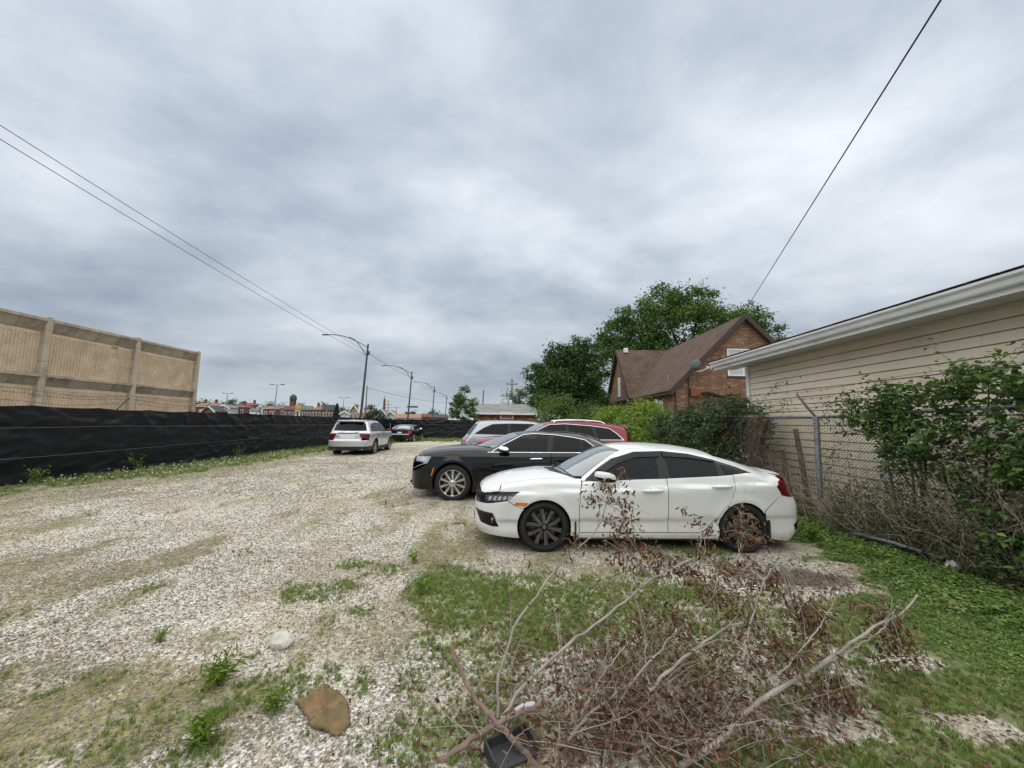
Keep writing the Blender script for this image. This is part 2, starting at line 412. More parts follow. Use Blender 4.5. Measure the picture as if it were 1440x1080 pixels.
def inst_mat(name, stops, rough=.9, bump=0.0, trans=0.0):
    m = bpy.data.materials.new(name); m.use_nodes = True; t = m.node_tree
    b = t.nodes['Principled BSDF']; b.inputs['Roughness'].default_value = rough; b.inputs['Specular IOR Level'].default_value = .3
    oi = t.nodes.new('ShaderNodeObjectInfo')
    c = ramp(t, oi.outputs['Random'], stops, 'LINEAR')
    tcn = t.nodes.new('ShaderNodeTexCoord')
    c = mixc(t, vmath(t, 'MULTIPLY', maprange(t, noise(t, tcn.outputs['Object'], 3.0, 4), .3, .7), .28), c, (.30, .25, .16))
    t.links.new(c, b.inputs['Base Color'])
    if bump:
        bn = t.nodes.new('ShaderNodeBump'); bn.inputs['Distance'].default_value = bump
        t.links.new(noise(t, tcn.outputs['Object'], 4, 4), bn.inputs['Height']); t.links.new(bn.outputs[0], b.inputs['Normal'])
    if trans:
        tr = t.nodes.new('ShaderNodeBsdfTranslucent'); t.links.new(c, tr.inputs[0])
        mx = t.nodes.new('ShaderNodeMixShader'); mx.inputs[0].default_value = trans
        t.links.new(b.outputs[0], mx.inputs[1]); t.links.new(tr.outputs[0], mx.inputs[2]); t.links.new(mx.outputs[0], t.nodes['Material Output'].inputs[0])
    return m
import bmesh
def stone_proto(seed, mat, flat=.62):
    r = np.random.default_rng(seed); bm = bmesh.new(); bmesh.ops.create_icosphere(bm, subdivisions=1, radius=.5)
    pl = r.normal(size=(7, 3)); pl /= np.linalg.norm(pl, axis=1)[:, None]
    s3 = np.array([1.0, r.uniform(.65, .95), r.uniform(flat - .12, flat + .12)])
    for v in bm.verts:
        p = np.array(v.co); p *= 1 + r.uniform(-.12, .12)
        for q in pl:
            dd = p @ q - .36
            if dd > 0: p -= q * dd
        v.co = p * s3
    me = bpy.data.meshes.new('stone'); bm.to_mesh(me); bm.free(); me.materials.append(mat)
    return obj('stone', me)
def in_view(x, y, pad=1.5):
    return (np.abs(x) < 1.40 * y + pad)
def sample(n, x0, x1, y0, y1):
    x = rng.uniform(x0, x1, n); y = rng.uniform(y0, y1, n); k = in_view(x, y); return x[k], y[k]
gravel_mat = inst_mat('gravel_stone', [(0, (.38, .32, .22)), (.2, (.52, .475, .39)), (.45, (.63, .60, .53)), (.7, (.74, .715, .66)), (.9, (.82, .805, .77)), (1, (.50, .40, .26))], .92, .08)
Pn = []; Sn = []
for (n, y0, y1, s0, s1) in ((26000, .7, 1.8, .006, .026), (80000, 1.8, 3.2, .005, .024), (80000, 3.2, 5.2, .007, .026), (56000, 5.2, 8.2, .011, .032), (40000, 8.2, 15, .024, .055), (22000, 15, 27, .035, .08)):
    w = 1.40 * y1 + .5
    x, y = sample(n, max(-11.5, -w), min(5.2, w), y0, y1)
    dens = 1.0 - .85 * sstep(.3, .75, m_green(x, y)) - .15 * sstep(.4, .8, m_dry(x, y)) - .75 * sstep(.4, .7, m_dirt(x, y))
    dens *= .45 + .9 * sstep(.35, .6, fbm(x * .9, y * .9, 77))
    k = rng.random(len(x)) < dens; x, y = x[k], y[k]
    s = s0 + (s1 - s0) * rng.random(len(x)) ** 3.0
    Pn.append(np.stack([x, y, gz(x, y) + s * .12], 1)); Sn.append(s)
Pn = np.concatenate(Pn); Sn = np.concatenate(Sn)
rt_ = np.stack([rng.uniform(-.5, .5, len(Pn)), rng.uniform(-.5, .5, len(Pn)), rng.uniform(0, 6.28, len(Pn))], 1)
scatter('gravel', Pn, rt_, Sn, rng.integers(0, 5, len(Pn)), [stone_proto(100 + i, gravel_mat) for i in range(5)], 'crushed white and grey limestone gravel spread over the parking lot')

def tuft_proto(seed, mat, n=11, h=(.5, 1.0), spread=.35, wid=.045, bend=.55):
    r = np.random.default_rng(seed); mb = MB()
    for i in range(n):
        a = r.uniform(0, 6.28); l = r.uniform(*h); bd = r.uniform(.15, 1) * bend; o = np.array([r.normal() * spread * .4, r.normal() * spread * .4, -.03])
        dx = np.array([math.cos(a), math.sin(a), 0]); sd_ = np.array([-dx[1], dx[0], 0]) * wid * r.uniform(.6, 1.3)
        P = []
        for kk in range(4):
            f = kk / 3; p = o + dx * bd * l * f ** 1.8 + np.array([0, 0, l * (f - .35 * bd * f * f)])
            w = 1 - f ** 2
            P += [p - sd_ * w, p + sd_ * w] if kk < 3 else [p]
        mb.add(P, [(0, 1, 3, 2), (2, 3, 5, 4), (4, 5, 6)])
    return mb.build('tuft', mat, smooth=True)
def rosette_proto(seed, mat, n=12, size=.34, hgt=.5):
    r = np.random.default_rng(seed); mb = MB()
    for i in range(n):
        a = r.uniform(0, 6.28); rad = r.uniform(.1, .5); z = r.uniform(.12, 1) * hgt; tl = r.uniform(-.35, .45)
        c = np.array([math.cos(a) * rad, math.sin(a) * rad, z]); dx = np.array([math.cos(a + r.normal() * .5), math.sin(a + r.normal() * .5), tl]); dx /= np.linalg.norm(dx)
        sv = np.cross(dx, [0, 0, 1]); sv /= np.linalg.norm(sv); upv = np.cross(sv, dx)
        l = size * r.uniform(.6, 1.2); w = l * r.uniform(.28, .42)
        P = [c, c + dx * l * .35 + sv * w + upv * .05 * l, c + dx * l * .75 + sv * w * .7, c + dx * l - upv * .12 * l, c + dx * l * .75 - sv * w * .7, c + dx * l * .35 - sv * w + upv * .05 * l]
        mb.add(P, [(0, 1, 2, 3), (0, 3, 4, 5)])
    return mb.build('rosette', mat, smooth=False)
grass_mat = inst_mat('grass', [(0, (.090, .165, .024)), (.45, (.155, .255, .045)), (.8, (.24, .32, .085)), (1, (.40, .36, .17))], .6, 0, .3)
dry_mat = inst_mat('dry_grass', [(0, (.22, .17, .07)), (.5, (.36, .30, .14)), (1, (.48, .42, .23))], .8, 0, .25)
cover_mat = inst_mat('ground_cover', [(0, (.050, .120, .016)), (.45, (.100, .205, .030)), (.85, (.18, .30, .055)), (1, (.28, .31, .10))], .5, 0, .3)
def put(mask, n, box, thr, s0, s1, sy):
    x, y = sample(n, *box); m = mask(x, y)
    k = rng.random(len(x)) < sstep(thr, thr + .6, m) * (.3 + .7 * sstep(.28, .62, fbm(x * 6, y * 6, 171))); x, y = x[k], y[k]
    s = (s0 + (s1 - s0) * rng.random(len(x))) * (1 + sy * y)
    return np.stack([x, y, gz(x, y)], 1), np.stack([rng.normal(0, .12, len(x)), rng.normal(0, .12, len(x)), rng.uniform(0, 6.28, len(x))], 1), s
def cat(*a): return [np.concatenate(q) for q in zip(*a)]
P, r_, s = cat(put(lambda x, y: m_green(x, y) * (1 - .75 * sstep(3.4, 4.1, x)), 140000, (-4.5, 5.0, .8, 6.5), .10, .020, .056, 0),
               put(m_green, 9000, (-11.8, 5, 6.5, 14), .30, .05, .12, .01), put(lambda x, y: .75 * sstep(.42, .6, m_dry(x, y)) * sstep(.42, .6, fbm(x * 3, y * 3, 95)), 14000, (-4.6, 1, 1.9, 4.4), .2, .018, .045, 0), put(m_green, 16000, (-11.9, 3, 9, 37), .35, .08, .20, .012))
scatter('grass', P, r_, s, rng.integers(0, 4, len(P)), [tuft_proto(200 + i, grass_mat) for i in range(4)], 'short green grass growing in patches through the gravel')
P, r_, s = cat(put(m_dry, 26000, (-5, 3, 1.9, 6), .15, .010, .030, 0), put(m_dry, 14000, (-11.8, 3, 6, 20), .30, .025, .06, .01))
scatter('dry_grass', P, r_, s, rng.integers(0, 4, len(P)), [tuft_proto(240 + i, dry_mat, 12, (.3, 1), .6, .05, .9) for i in range(4)], 'dry straw coloured grass among the gravel')
P, r_, s = put(lambda x, y: m_green(x, y) * sstep(-.15, .6, x - edge_r(y)) * (.15 + .85 * sstep(2.9, 3.9, x + .3 * (y - 3))), 70000, (2.2, 6.2, .6, 9.5), .2, .026, .075, 0)
s = s * (1 + .8 * sstep(3.9, 4.9, P[:, 0]))
scatter('ground_cover', P, r_, s, rng.integers(0, 5, len(P)), [rosette_proto(260 + i, cover_mat) for i in range(5)], 'low leafy green ground cover at the foot of the overgrown fence')

P, r_, s = put(lambda x, y: sstep(.1, .5, x - edge_r(y)) * sstep(3.6, 4.4, x) * sstep(.45, .65, fbm(x * 2, y * 2, 57)), 900, (3.4, 5.6, .8, 8.5), .3, .10, .22, 0)
scatter('tall_weeds', P, r_, s, rng.integers(0, 3, len(P)), [rosette_proto(280 + i, cover_mat, 16, .26, .9) for i in range(3)], 'taller leafy weeds among the ground cover along the fence foot')
# ------------------------------------------------------------------ car bodies: panels cut from one implicit surface per car
def curve(pts):
    p = np.array(sorted(pts), float); x, y = p[:, 0], p[:, 1]
    h = np.diff(x); dl = np.diff(y) / h; m = np.zeros(len(x)); m[0], m[-1] = dl[0], dl[-1]
    for i in range(1, len(x) - 1):
        if dl[i - 1] * dl[i] > 0:
            w1, w2 = 2 * h[i] + h[i - 1], h[i] + 2 * h[i - 1]
            m[i] = (w1 + w2) / (w1 / dl[i - 1] + w2 / dl[i])
    xs = np.linspace(x[0], x[-1], 700); k = np.clip(np.searchsorted(x, xs) - 1, 0, len(h) - 1)
    tt = (xs - x[k]) / h[k]
    ys = (2 * tt ** 3 - 3 * tt ** 2 + 1) * y[k] + (tt ** 3 - 2 * tt ** 2 + tt) * h[k] * m[k] + (-2 * tt ** 3 + 3 * tt ** 2) * y[k + 1] + (tt ** 3 - tt ** 2) * h[k] * m[k + 1]
    return lambda q: np.interp(q, xs, ys)
def smax(a, b, k):
    h = np.maximum(k - np.abs(a - b), 0) / k
    return np.maximum(a, b) + h * h * k * .25
def arch(cx, zc, r, a0, a1, n=13, sx=1.0):
    """points over a wheel from the front foot (a0 deg) to the rear foot (a1 deg)"""
    return [(cx - sx * r * math.cos(a), zc + r * math.sin(a)) for a in np.linspace(R(a0), R(a1), n)]
class Body:
    def __init__(s, sp):
        s.sp = sp
        s.deck, s.cab = curve(sp['deck']), curve(sp['cab'])
        s.nose, s.tail = curve(sp['nose']), curve(sp['tail'])
        s.side, s.wp = curve(sp['side']), curve(sp['wp'])
        s.xm = sp.get('xm', 1.6); s.pf, s.pr = -.15, sp['wb'] - .1
    def f(s, x, y, z):
        sp = s.sp; y = np.abs(y)
        yy = y / .9
        a2, b6 = sp['plan_f']; x_f = s.nose(z) + a2 * yy ** 2 + b6 * yy ** 6
        a2, b6 = sp['plan_r']; x_r = s.tail(z) - a2 * yy ** 2 - b6 * yy ** 6
        zz = z - sp['sl'] * (x - 1.3) * sstep(.2, .7, z)
        w = s.side(zz) * s.wp(x)
        for cx in (0.0, sp['wb']):
            rr = np.hypot(x - cx, z - sp['rw'])
            w = w + sp['flare'] * np.exp(-((rr - sp['ra'] - .03) / .05) ** 2)
        kw = sp['kw'] * np.clip((s.xm - x) / .9, -1, 1)
        top = np.maximum(s.deck(x) - sp['cd'] * y * y, s.cab(x - kw * y * y) - (sp['cc'] if 'cc_r' not in sp else sp['cc'] + (sp['cc_r'] - sp['cc']) * sstep(2.1, 3.0, x)) * y * y)
        k = sp['k']
        v = smax(y - w, z - top, k)
        v = smax(v, x_f - x, k * 1.2)
        return smax(v, x - x_r, k * 1.2)
    def _solve(s, fn, lo, hi, n):
        lo = np.full(n, lo, float); hi = np.full(n, hi, float)
        for _ in range(34):
            m = .5 * (lo + hi); ins = fn(m) <= 0
            lo = np.where(ins, m, lo); hi = np.where(ins, hi, m)
        return .5 * (lo + hi)
    def P(s, chart, uv):
        u, v = np.asarray(uv, float).reshape(-1, 2).T; n = len(u)
        if chart == 'S':
            y = s._solve(lambda q: s.f(u, q, v), 0, 1.3, n); return np.stack([u, -y, v], 1)
        if chart == 'T':
            z = s._solve(lambda q: s.f(u, v, q), .45, 2.4, n); return np.stack([u, v, z], 1)
        px, sg = (s.pf, -1) if chart == 'F' else (s.pr, 1)
        c_, s_ = np.cos(u / .9), np.sin(u / .9)
        r = s._solve(lambda q: s.f(px + sg * q * c_, q * s_, v), 0, 2.4, n)
        return np.stack([px + sg * r * c_, r * s_, v], 1)
    def pt(s, p):
        """outline point -> 3D: (x,z) on the near side, ('T',x,y) from above, ('F'/'R',y,z) from the ends"""
        if not isinstance(p[0], str): return s.P('S', [p])[0]
        if p[0] == 'T': return s.P('T', [p[1:]])[0]
        y, z = np.array([p[1]]), np.array([p[2]])
        if p[0] == 'F': x = -s._solve(lambda q: s.f(-q, y, z), -1.2, 1.6, 1)
        else: x = s._solve(lambda q: s.f(q, y, z), 1.5, 5.5, 1)
        return np.array([x[0], p[1], p[2]])
    def uv(s, chart, q):
        if chart == 'S': return (q[0], q[2])
        if chart == 'T': return (q[0], q[1])
        if chart == 'F': return (.9 * math.atan2(q[1], s.pf - q[0]), q[2])
        return (.9 * math.atan2(q[1], q[0] - s.pr), q[2])
    def nrm(s, Q):
        e = 2e-3; x, y, z = Q.T
        g = np.stack([s.f(x + e, y, z) - s.f(x - e, y, z), s.f(x, y + e, z) - s.f(x, y - e, z), s.f(x, y, z + e) - s.f(x, y, z - e)], 1)
        return g / (np.linalg.norm(g, axis=1)[:, None] + 1e-9)
    def patch(s, chart, pts, off=0.0, rim=.012, gap=.002, res=.05, sym=False, rnd=.0):
        fine = []
        for i, p in enumerate(pts):            # follow the surface between points given in the same projection
            fine.append(p); q = pts[(i + 1) % len(pts)]
            if i + 1 == len(pts) and sym: continue
            kp, kq = (p[0] if isinstance(p[0], str) else 'S'), (q[0] if isinstance(q[0], str) else 'S')
            if kp == kq and kp != chart:
                a, b_ = np.array(p[-2:], float), np.array(q[-2:], float); m = int(np.linalg.norm(b_ - a) / .09)
                fine += [((kp,) if kp != 'S' else ()) + tuple(a + (b_ - a) * (j + 1) / (m + 1)) for j in range(m)]
        Q = [s.pt(p) for p in fine]
        if sym: Q = Q + [q * np.array([1, -1, 1]) for q in Q[::-1] if abs(q[1]) > 1e-5]
        poly = np.array([s.uv(chart, q) for q in Q])
        area = .5 * np.sum(poly[:, 0] * np.roll(poly[:, 1], -1) - poly[:, 1] * np.roll(poly[:, 0], -1))
        if area < 0: poly = poly[::-1]
        if rnd > 0:
            out = []
            for i in range(len(poly)):
                p0, p1, p2 = poly[i - 1], poly[i], poly[(i + 1) % len(poly)]
                d0, d2 = p0 - p1, p2 - p1; l0, l2 = np.linalg.norm(d0), np.linalg.norm(d2)
                a0, a2 = p1 + d0 / l0 * min(rnd, l0 * .45), p1 + d2 / l2 * min(rnd, l2 * .45)
                for tt in (0, .33, .67, 1): out.append((1 - tt) ** 2 * a0 + 2 * tt * (1 - tt) * p1 + tt * tt * a2)
            poly = np.array(out)
        if gap:
            dn = np.roll(poly, -1, 0) - poly; dn /= np.linalg.norm(dn, axis=1)[:, None] + 1e-9
            nn = np.stack([-dn[:, 1], dn[:, 0]], 1); bn_ = nn + np.roll(nn, 1, 0); bl = np.linalg.norm(bn_, axis=1)[:, None]
            poly = poly + bn_ / np.maximum(bl, .6) * gap
        B = []
        for i in range(len(poly)):
            a, b_ = poly[i], poly[(i + 1) % len(poly)]; m = max(1, int(np.ceil(np.linalg.norm(b_ - a) / (res * .8))))
            B += [a + (b_ - a) * j / m for j in range(m)]
        B = np.array(B); lo, hi = B.min(0), B.max(0)
        g = np.stack(np.meshgrid(np.arange(lo[0] + res * .5, hi[0], res), np.arange(lo[1] + res * .5, hi[1], res)), -1).reshape(-1, 2)
        if len(g):
            E = np.roll(B, -1, 0)
            c1 = (B[None, :, 1] > g[:, None, 1]) != (E[None, :, 1] > g[:, None, 1])
            with np.errstate(divide='ignore', invalid='ignore'):
                xi = B[None, :, 0] + (g[:, None, 1] - B[None, :, 1]) * (E[None, :, 0] - B[None, :, 0]) / (E[None, :, 1] - B[None, :, 1])
            ins = (np.sum(c1 & (g[:, None, 0] < xi), 1) % 2) == 1
            dmin = np.min(np.linalg.norm(g[:, None] - B[None], axis=2), 1)
            g = g[ins & (dmin > res * .45)]
        allp = [Vector(p) for p in np.concatenate([B, g])] if len(g) else [Vector(p) for p in B]
        vv, _, ff, *_r = delaunay_2d_cdt(allp, [], [list(range(len(B)))], 1, 1e-6)
        uvs = np.array([tuple(q) for q in vv]); T = np.array([list(q) for q in ff if len(q) == 3])
        V = s.P(chart, uvs); Nn = s.nrm(V)
        V = V + Nn * off
        fn = np.cross(V[T[:, 1]] - V[T[:, 0]], V[T[:, 2]] - V[T[:, 0]])
        fl = np.sum(fn * Nn[T[:, 0]], 1) < 0; T[fl] = T[fl][:, ::-1]
        ed = {}
        for t_ in T:
            for a, b_ in ((t_[0], t_[1]), (t_[1], t_[2]), (t_[2], t_[0])): ed[(a, b_)] = ed.get((a, b_), 0) + 1
        bd = [e for e in ed if (e[1], e[0]) not in ed]
        Vr, Fr = [], []
        if rim > 0:
            for a, b_ in bd:
                k = len(V) + len(Vr); Vr += [V[b_], V[a], V[a] - Nn[a] * rim, V[b_] - Nn[b_] * rim]; Fr.append((k, k + 1, k + 2, k + 3))
        return V, Nn, T, np.array(Vr).reshape(-1, 3), Fr
    def mesh(s, name, pa, mat, mirror=False):
        V, Nn, T, Vr, Fr = pa
        my = np.array([1, -1, 1.0]) if mirror else np.ones(3)
        A = np.concatenate([V, Vr]) * my
        F = [tuple(t_[::-1]) if mirror else tuple(t_) for t_ in T.tolist()] + [tuple(q[::-1]) if mirror else q for q in Fr]
        me = bpy.data.meshes.new(name); me.from_pydata([tuple(v) for v in A], [], F)
        me.polygons.foreach_set('use_smooth', [True] * len(T) + [False] * len(Fr))
        ln = []; Nm = Nn * my
        me.update()
        for p in me.polygons:
            if p.index < len(T): ln += [tuple(Nm[v]) for v in p.vertices]
            else: ln += [tuple(p.normal)] * len(p.vertices)
        me.normals_split_custom_set(ln)
        me.materials.append(mat); return me

def add_panel(car, B, name, chart, pts, mat, parent=None, both=True, **kw):
    pa = B.patch(chart, pts, **kw); par = parent or car
    o = obj(name, B.mesh(name, pa, mat), par)
    if both and not kw.get('sym'): obj(name, B.mesh(name, pa, mat, True), par)
    return o
def trim_tube(car, B, name, pts, r, mat, off=.006, n=6, both=True, closed=False):
    Q = []
    for i in range(len(pts) - (0 if closed else 1)):
        a, b_ = np.array(pts[i]), np.array(pts[(i + 1) % len(pts)]); m = max(1, int(np.linalg.norm(b_ - a) / .05))
        Q += [a + (b_ - a) * j / m for j in range(m)]
    Q.append(np.array(pts[0] if closed else pts[-1]))
    V = B.P('S', Q); V = V + B.nrm(V) * off
    for sg in ((1, -1) if both else (1,)):
        MB().tube(V * np.array([1, sg, 1]), r, n).build(name, mat, car, True)

# paints and car materials
def paint(name, col, metal=0.0, rough=.35, dirt=.0, coat_=.85):
    m = pm(name, col, rough, metal, coat=coat_, spec=.1)
    t = m.node_tree; b = t.nodes['Principled BSDF']; c = t.nodes.new('ShaderNodeTexCoord')
    b.inputs['Coat Roughness'].default_value = .035
    # road dust thins out upwards from the sills
    s = t.nodes.new('ShaderNodeSeparateXYZ'); t.links.new(c.outputs['Object'], s.inputs[0])
    f = noise(t, c.outputs['Object'], 5, 6, .7)
    d = vmath(t, 'MULTIPLY', maprange(t, s.outputs[2], .75, .15), vmath(t, 'MULTIPLY', f, 2 * dirt))
    t.links.new(mixc(t, d, col, (.30, .27, .22)), b.inputs['Base Color'])
    t.links.new(maprange(t, f, .3, .8, .02, .02 + .18 * (dirt + .15)), b.inputs['Coat Roughness'])
    return m
M['white_paint'] = paint('white_pearl_paint', (.67, .675, .66), 0, .3, .28)
M['black_paint'] = paint('black_paint', (.0028, .0030, .0040), 0, .3, .02, .8)
M['red_paint'] = paint('dark_red_paint', (.175, .010, .016), .25, .3, .1)
M['grey_paint'] = paint('pale_grey_paint', (.36, .38, .40), .55, .32, .1)
M['silver_paint'] = paint('silver_paint', (.55, .56, .57), .6, .32, .12)
M['glass'] = pm('tinted_glass', (.006, .0065, .007), .03, 0, spec=.16)
M['screen_glass'] = pm('windscreen_glass', (.10, .125, .125), .03, 0, spec=1.0, coat=1.0, var=.25, vscale=2.2)
M['black_trim'] = pm('black_trim', (.014, .014, .015), .42, 0, var=.3, vscale=9)
M['gloss_black'] = pm('gloss_black', (.006, .006, .007), .25, 0, spec=.3)
M['visor'] = pm('smoked_visor', (.012, .012, .013), .2, 0, spec=.25)
M['plastic_grey'] = pm('worn_black_plastic', (.026, .026, .028), .62, 0, var=.25, vscale=8)
M['chrome'] = pm('chrome', (.82, .83, .84), .10, 1.0, rvar=.05)
M['tyre'] = pm('tyre_rubber', (.0105, .0102, .010), .8, 0, var=.35, vscale=7, bump=.002, bscale=60)
M['rim_grey'] = pm('machined_dark_grey', (.17, .165, .16), .34, .8, var=.2, vscale=12)
M['rim_black'] = pm('black_alloy', (.012, .012, .013), .35, .3)
M['rim_silver'] = pm('polished_alloy', (.62, .61, .59), .22, 1.0, rvar=.08)
M['disc'] = pm('brake_disc_steel', (.16, .15, .14), .45, .9)
M['well'] = pm('wheel_well', (.006, .006, .006), .95)
M['amber'] = pm('amber_lens', (.62, .16, .015), .18, 0, coat=.8, var=.15, vscale=60)
M['red_lens'] = pm('red_lens', (.10, .004, .007), .12, 0, coat=.9, var=.35, vscale=24)
M['red_lens2'] = pm('bright_red_lens', (.34, .018, .020), .15, 0, coat=.9, var=.3, vscale=24)
M['clear_lens'] = pm('clear_lens', (.42, .43, .44), .08, .45, coat=1.0, var=.4, vscale=34)
M['dark_lens'] = pm('smoked_headlight_lens', (.050, .052, .055), .10, .3, coat=1.0, var=.5, vscale=26)
M['plate_white'] = pm('number_plate', (.62, .64, .66), .4)
M['badge'] = pm('badge_metal', (.55, .56, .57), .2, 1.0)

def make_wheel(car, x, yc, sg, r, rr, wd, style):
    """sg=-1 for the side facing -y"""
    w = empty('wheel', (x, yc, r), 0, car)
    h = wd / 2; o = sg * h
    prof = [(rr, -h * .95), (rr + .012, -h), (r - .045, -h), (r - .012, -h * .86), (r, -h * .6), (r, h * .6), (r - .012, h * .86), (r - .045, h * 1.0), (rr + .028, h * .99), (rr + .006, h * .93), (rr - .004, h * .80)]
    mb = MB(); mb.lathe([(a, b * sg) for a, b in prof], 48)
    if sg > 0: mb.F = [q[::-1] for q in mb.F]
    for kk in range(56):                       # tread blocks
        a = 2 * math.pi * kk / 56
        mb.box((math.cos(a) * (r + .002), 0, math.sin(a) * (r + .002)), (.010, wd * .78, r * .075), rot_ax((0, 1, 0), -a))
    mb.build('tyre', M['tyre'], w, True)
    dark, face = {'black': ('rim_black', 'rim_grey'), 'silver': ('rim_silver', 'rim_silver'), 'grey': ('rim_grey', 'rim_silver')}[style]
    MB().lathe([(rr + .004, o * .97), (rr - .006, o * .96), (rr - .014, o * .86)], 48).build('rim', M[dark], w, True)
    MB().lathe([(rr - .013, o * .86), (rr - .024, o * .60), (rr - .030, o * .2), (rr - .035, -o * .8)], 48).build('rim_barrel', M['rim_black'], w, True)
    sp = MB(); spd = MB(); ns = 10
    for i in range(ns):
        tw = {'black': .17 if i % 2 == 0 else -.05, 'silver': 0.0, 'grey': .06}[style]
        a = 2 * math.pi * (i + .5) / ns + (.16 if style == 'black' and i % 2 else 0)
        w0, w1, w2 = {'black': (.020, .024, .034), 'silver': (.013, .023, .032), 'grey': (.02, .022, .03)}[style]
        q = []
        for rad, hw, da in ((.055, w0, 0), ((.055 + rr) / 2, w1, tw * .4), (rr - .012, w2, tw)):
            aa = a + da; ca, sa = math.cos(aa), math.sin(aa)
            q.append((rad, hw, ca, sa))
        def ring(dy, sc):
            return [(rad * ca - sgn * hw * sc * sa, dy + sg * (.012 if rad < .1 else 0), rad * sa + sgn * hw * sc * ca) for rad, hw, ca, sa in q for sgn in (-1, 1)]
        yo = o * .86
        F1 = [(0, 1, 3, 2), (2, 3, 5, 4)]
        if sg > 0: F1 = [f_[::-1] for f_ in F1]
        sp.add(ring(yo, .86), F1)
        A = ring(yo, .86) + ring(yo - sg * .035, 1.1)
        F2 = [(0, 2, 8, 6), (2, 4, 10, 8), (1, 7, 9, 3), (3, 9, 11, 5), (4, 5, 11, 10), (0, 6, 7, 1)]
        spd.add(A, F2 if sg < 0 else [f_[::-1] for f_ in F2])
    sp.build('spoke_face', M[face], w); spd.build('spoke', M[dark], w)
    hb = MB(); hb.lathe([(.0, o * .96), (.030, o * .96), (.036, o * .92), (.075, o * .88), (.082, o * .6), (.082, 0)], 24)
    hb.build('hub', M['rim_black' if style == 'black' else 'rim_silver'], w, True)
    lg = MB(); lg.lathe([(0, o * .985), (.026, o * .98), (.028, o * .95)], 18)
    for i in range(5):
        a = 2 * math.pi * i / 5; lg.lathe([(0, o * .95), (.009, o * .95), (.009, o * .85)], 8, (math.cos(a) * .056, 0, math.sin(a) * .056))
    lg.build('hub_cap', M['badge'], w, True)
    bd = MB(); bd.lathe([(.05, o * .25), (rr * .70, o * .25), (rr * .70, o * .05), (.05, o * .05)], 32); bd.lathe([(.0, -o * .5), (rr - .03, -o * .5)], 24)
    bd.build('brake_disc', M['disc'], w)
    cb = MB(); cb.box((rr * .56, o * .28, .02), (.07, .07, .15), b=.012); cb.build('brake_caliper', M['plastic_grey'], w)
    return w
def make_mirror(car, x, y, z, L_, cap, low):
    for sg in (1, -1):
        m = empty('mirror', (x, y * sg, z), 0, car)
        for nm, z0, z1, mt in (('mirror_cap', .0, 1.0, cap), ('mirror_housing', -1.0, .0, low)):
            mb = MB(); rows = 7; cols = 16; V = []
            for i in range(rows + 1):
                ph = (z0 + (z1 - z0) * i / rows) * math.pi / 2
                for j in range(cols):
                    a = 2 * math.pi * j / cols; cr = math.cos(ph) ** .6
                    cx_ = math.copysign(abs(math.cos(a)) ** .7, math.cos(a)); cy_ = math.copysign(abs(math.sin(a)) ** .7, math.sin(a))
                    V.append((cx_ * cr * L_ * .5 * (1.0 if cx_ > 0 else .9), sg * cy_ * cr * .10, math.copysign(abs(math.sin(ph)) ** .8, math.sin(ph)) * (.075 if z1 > 0 else .055) - .02 * cx_ * cr))
            F = [(i * cols + j, i * cols + (j + 1) % cols, (i + 1) * cols + (j + 1) % cols, (i + 1) * cols + j) for i in range(rows) for j in range(cols)]
            mb.add(V, F); mb.build(nm, mt, m, True)
        MB().box((.02, sg * .10, -.045), (.07, .16, .03), b=.01).build('mirror_arm', low, m)
def make_handle(car, B, x0, x1, z, mat, cup=None):
    p = B.P('S', [((x0 + x1) / 2, z)])[0]; hw = (x1 - x0) / 2
    for sg in (1, -1):
        h = MB(); V = []
        for i in range(13):
            u = -1 + i / 6; e = (1 - abs(u) ** 5)
            V.append(((x0 + x1) / 2 + u * hw, p[1] * sg * (1 + .0) - sg * (.012 + .022 * (1 - u ** 4)), z + .004 * u))
        h.tube(V, [.010 + .008 * max(0, 1 - abs(-1 + i / 6) ** 4) for i in range(13)], 8)
        h.build('door_handle', mat, car, True)
    if cup:
        add_panel(car, B, 'handle_recess', 'S', [((x0 + x1) / 2 - .06 + .0, z - .045), ((x0 + x1) / 2 + .07, z - .045), ((x0 + x1) / 2 + .07, z + .045), ((x0 + x1) / 2 - .06, z + .045)], cup, off=.0012, rim=0, gap=0, rnd=.045, res=.03)
def chassis(car, sp, W_):
    wb, rw, ra = sp['wb'], sp['rw'], sp['ra']
    for cx in (0, wb):
        for sg in (-1, 1):
            wl = MB(); n = 18; A = []
            for i in range(n + 1):
                a = R(-20) + R(220) * i / n
                for yy in (W_ - .045, W_ - .38): A.append((cx + (ra + .012) * math.cos(a), sg * yy, rw + (ra + .012) * math.sin(a)))
            wl.add(A, [(2 * i, 2 * i + 1, 2 * i + 3, 2 * i + 2) for i in range(n)] + [tuple(2 * i + 1 for i in range(n + 1))])
            wl.build('wheel_well', M['well'], car)
    ub = MB(); g = sp['sill']
    ub.box((wb / 2, 0, g + .03), (wb - 2 * ra - .1, 2 * W_ - .16, .05))
    ub.box((wb / 2, 0, g + .30), (wb - 2 * ra - .16, 2 * W_ - .34, .50))
    for cx in (0, wb): ub.box((cx, 0, g + .16), (2 * ra + .2, 2 * (W_ - .40), .28))
    ub.box((-.55, 0, g + .12), (.5, 1.2, .2)); ub.box((wb + .55, 0, g + .15), (.6, 1.2, .2))
    ub.build('underbody', M['well'], car)
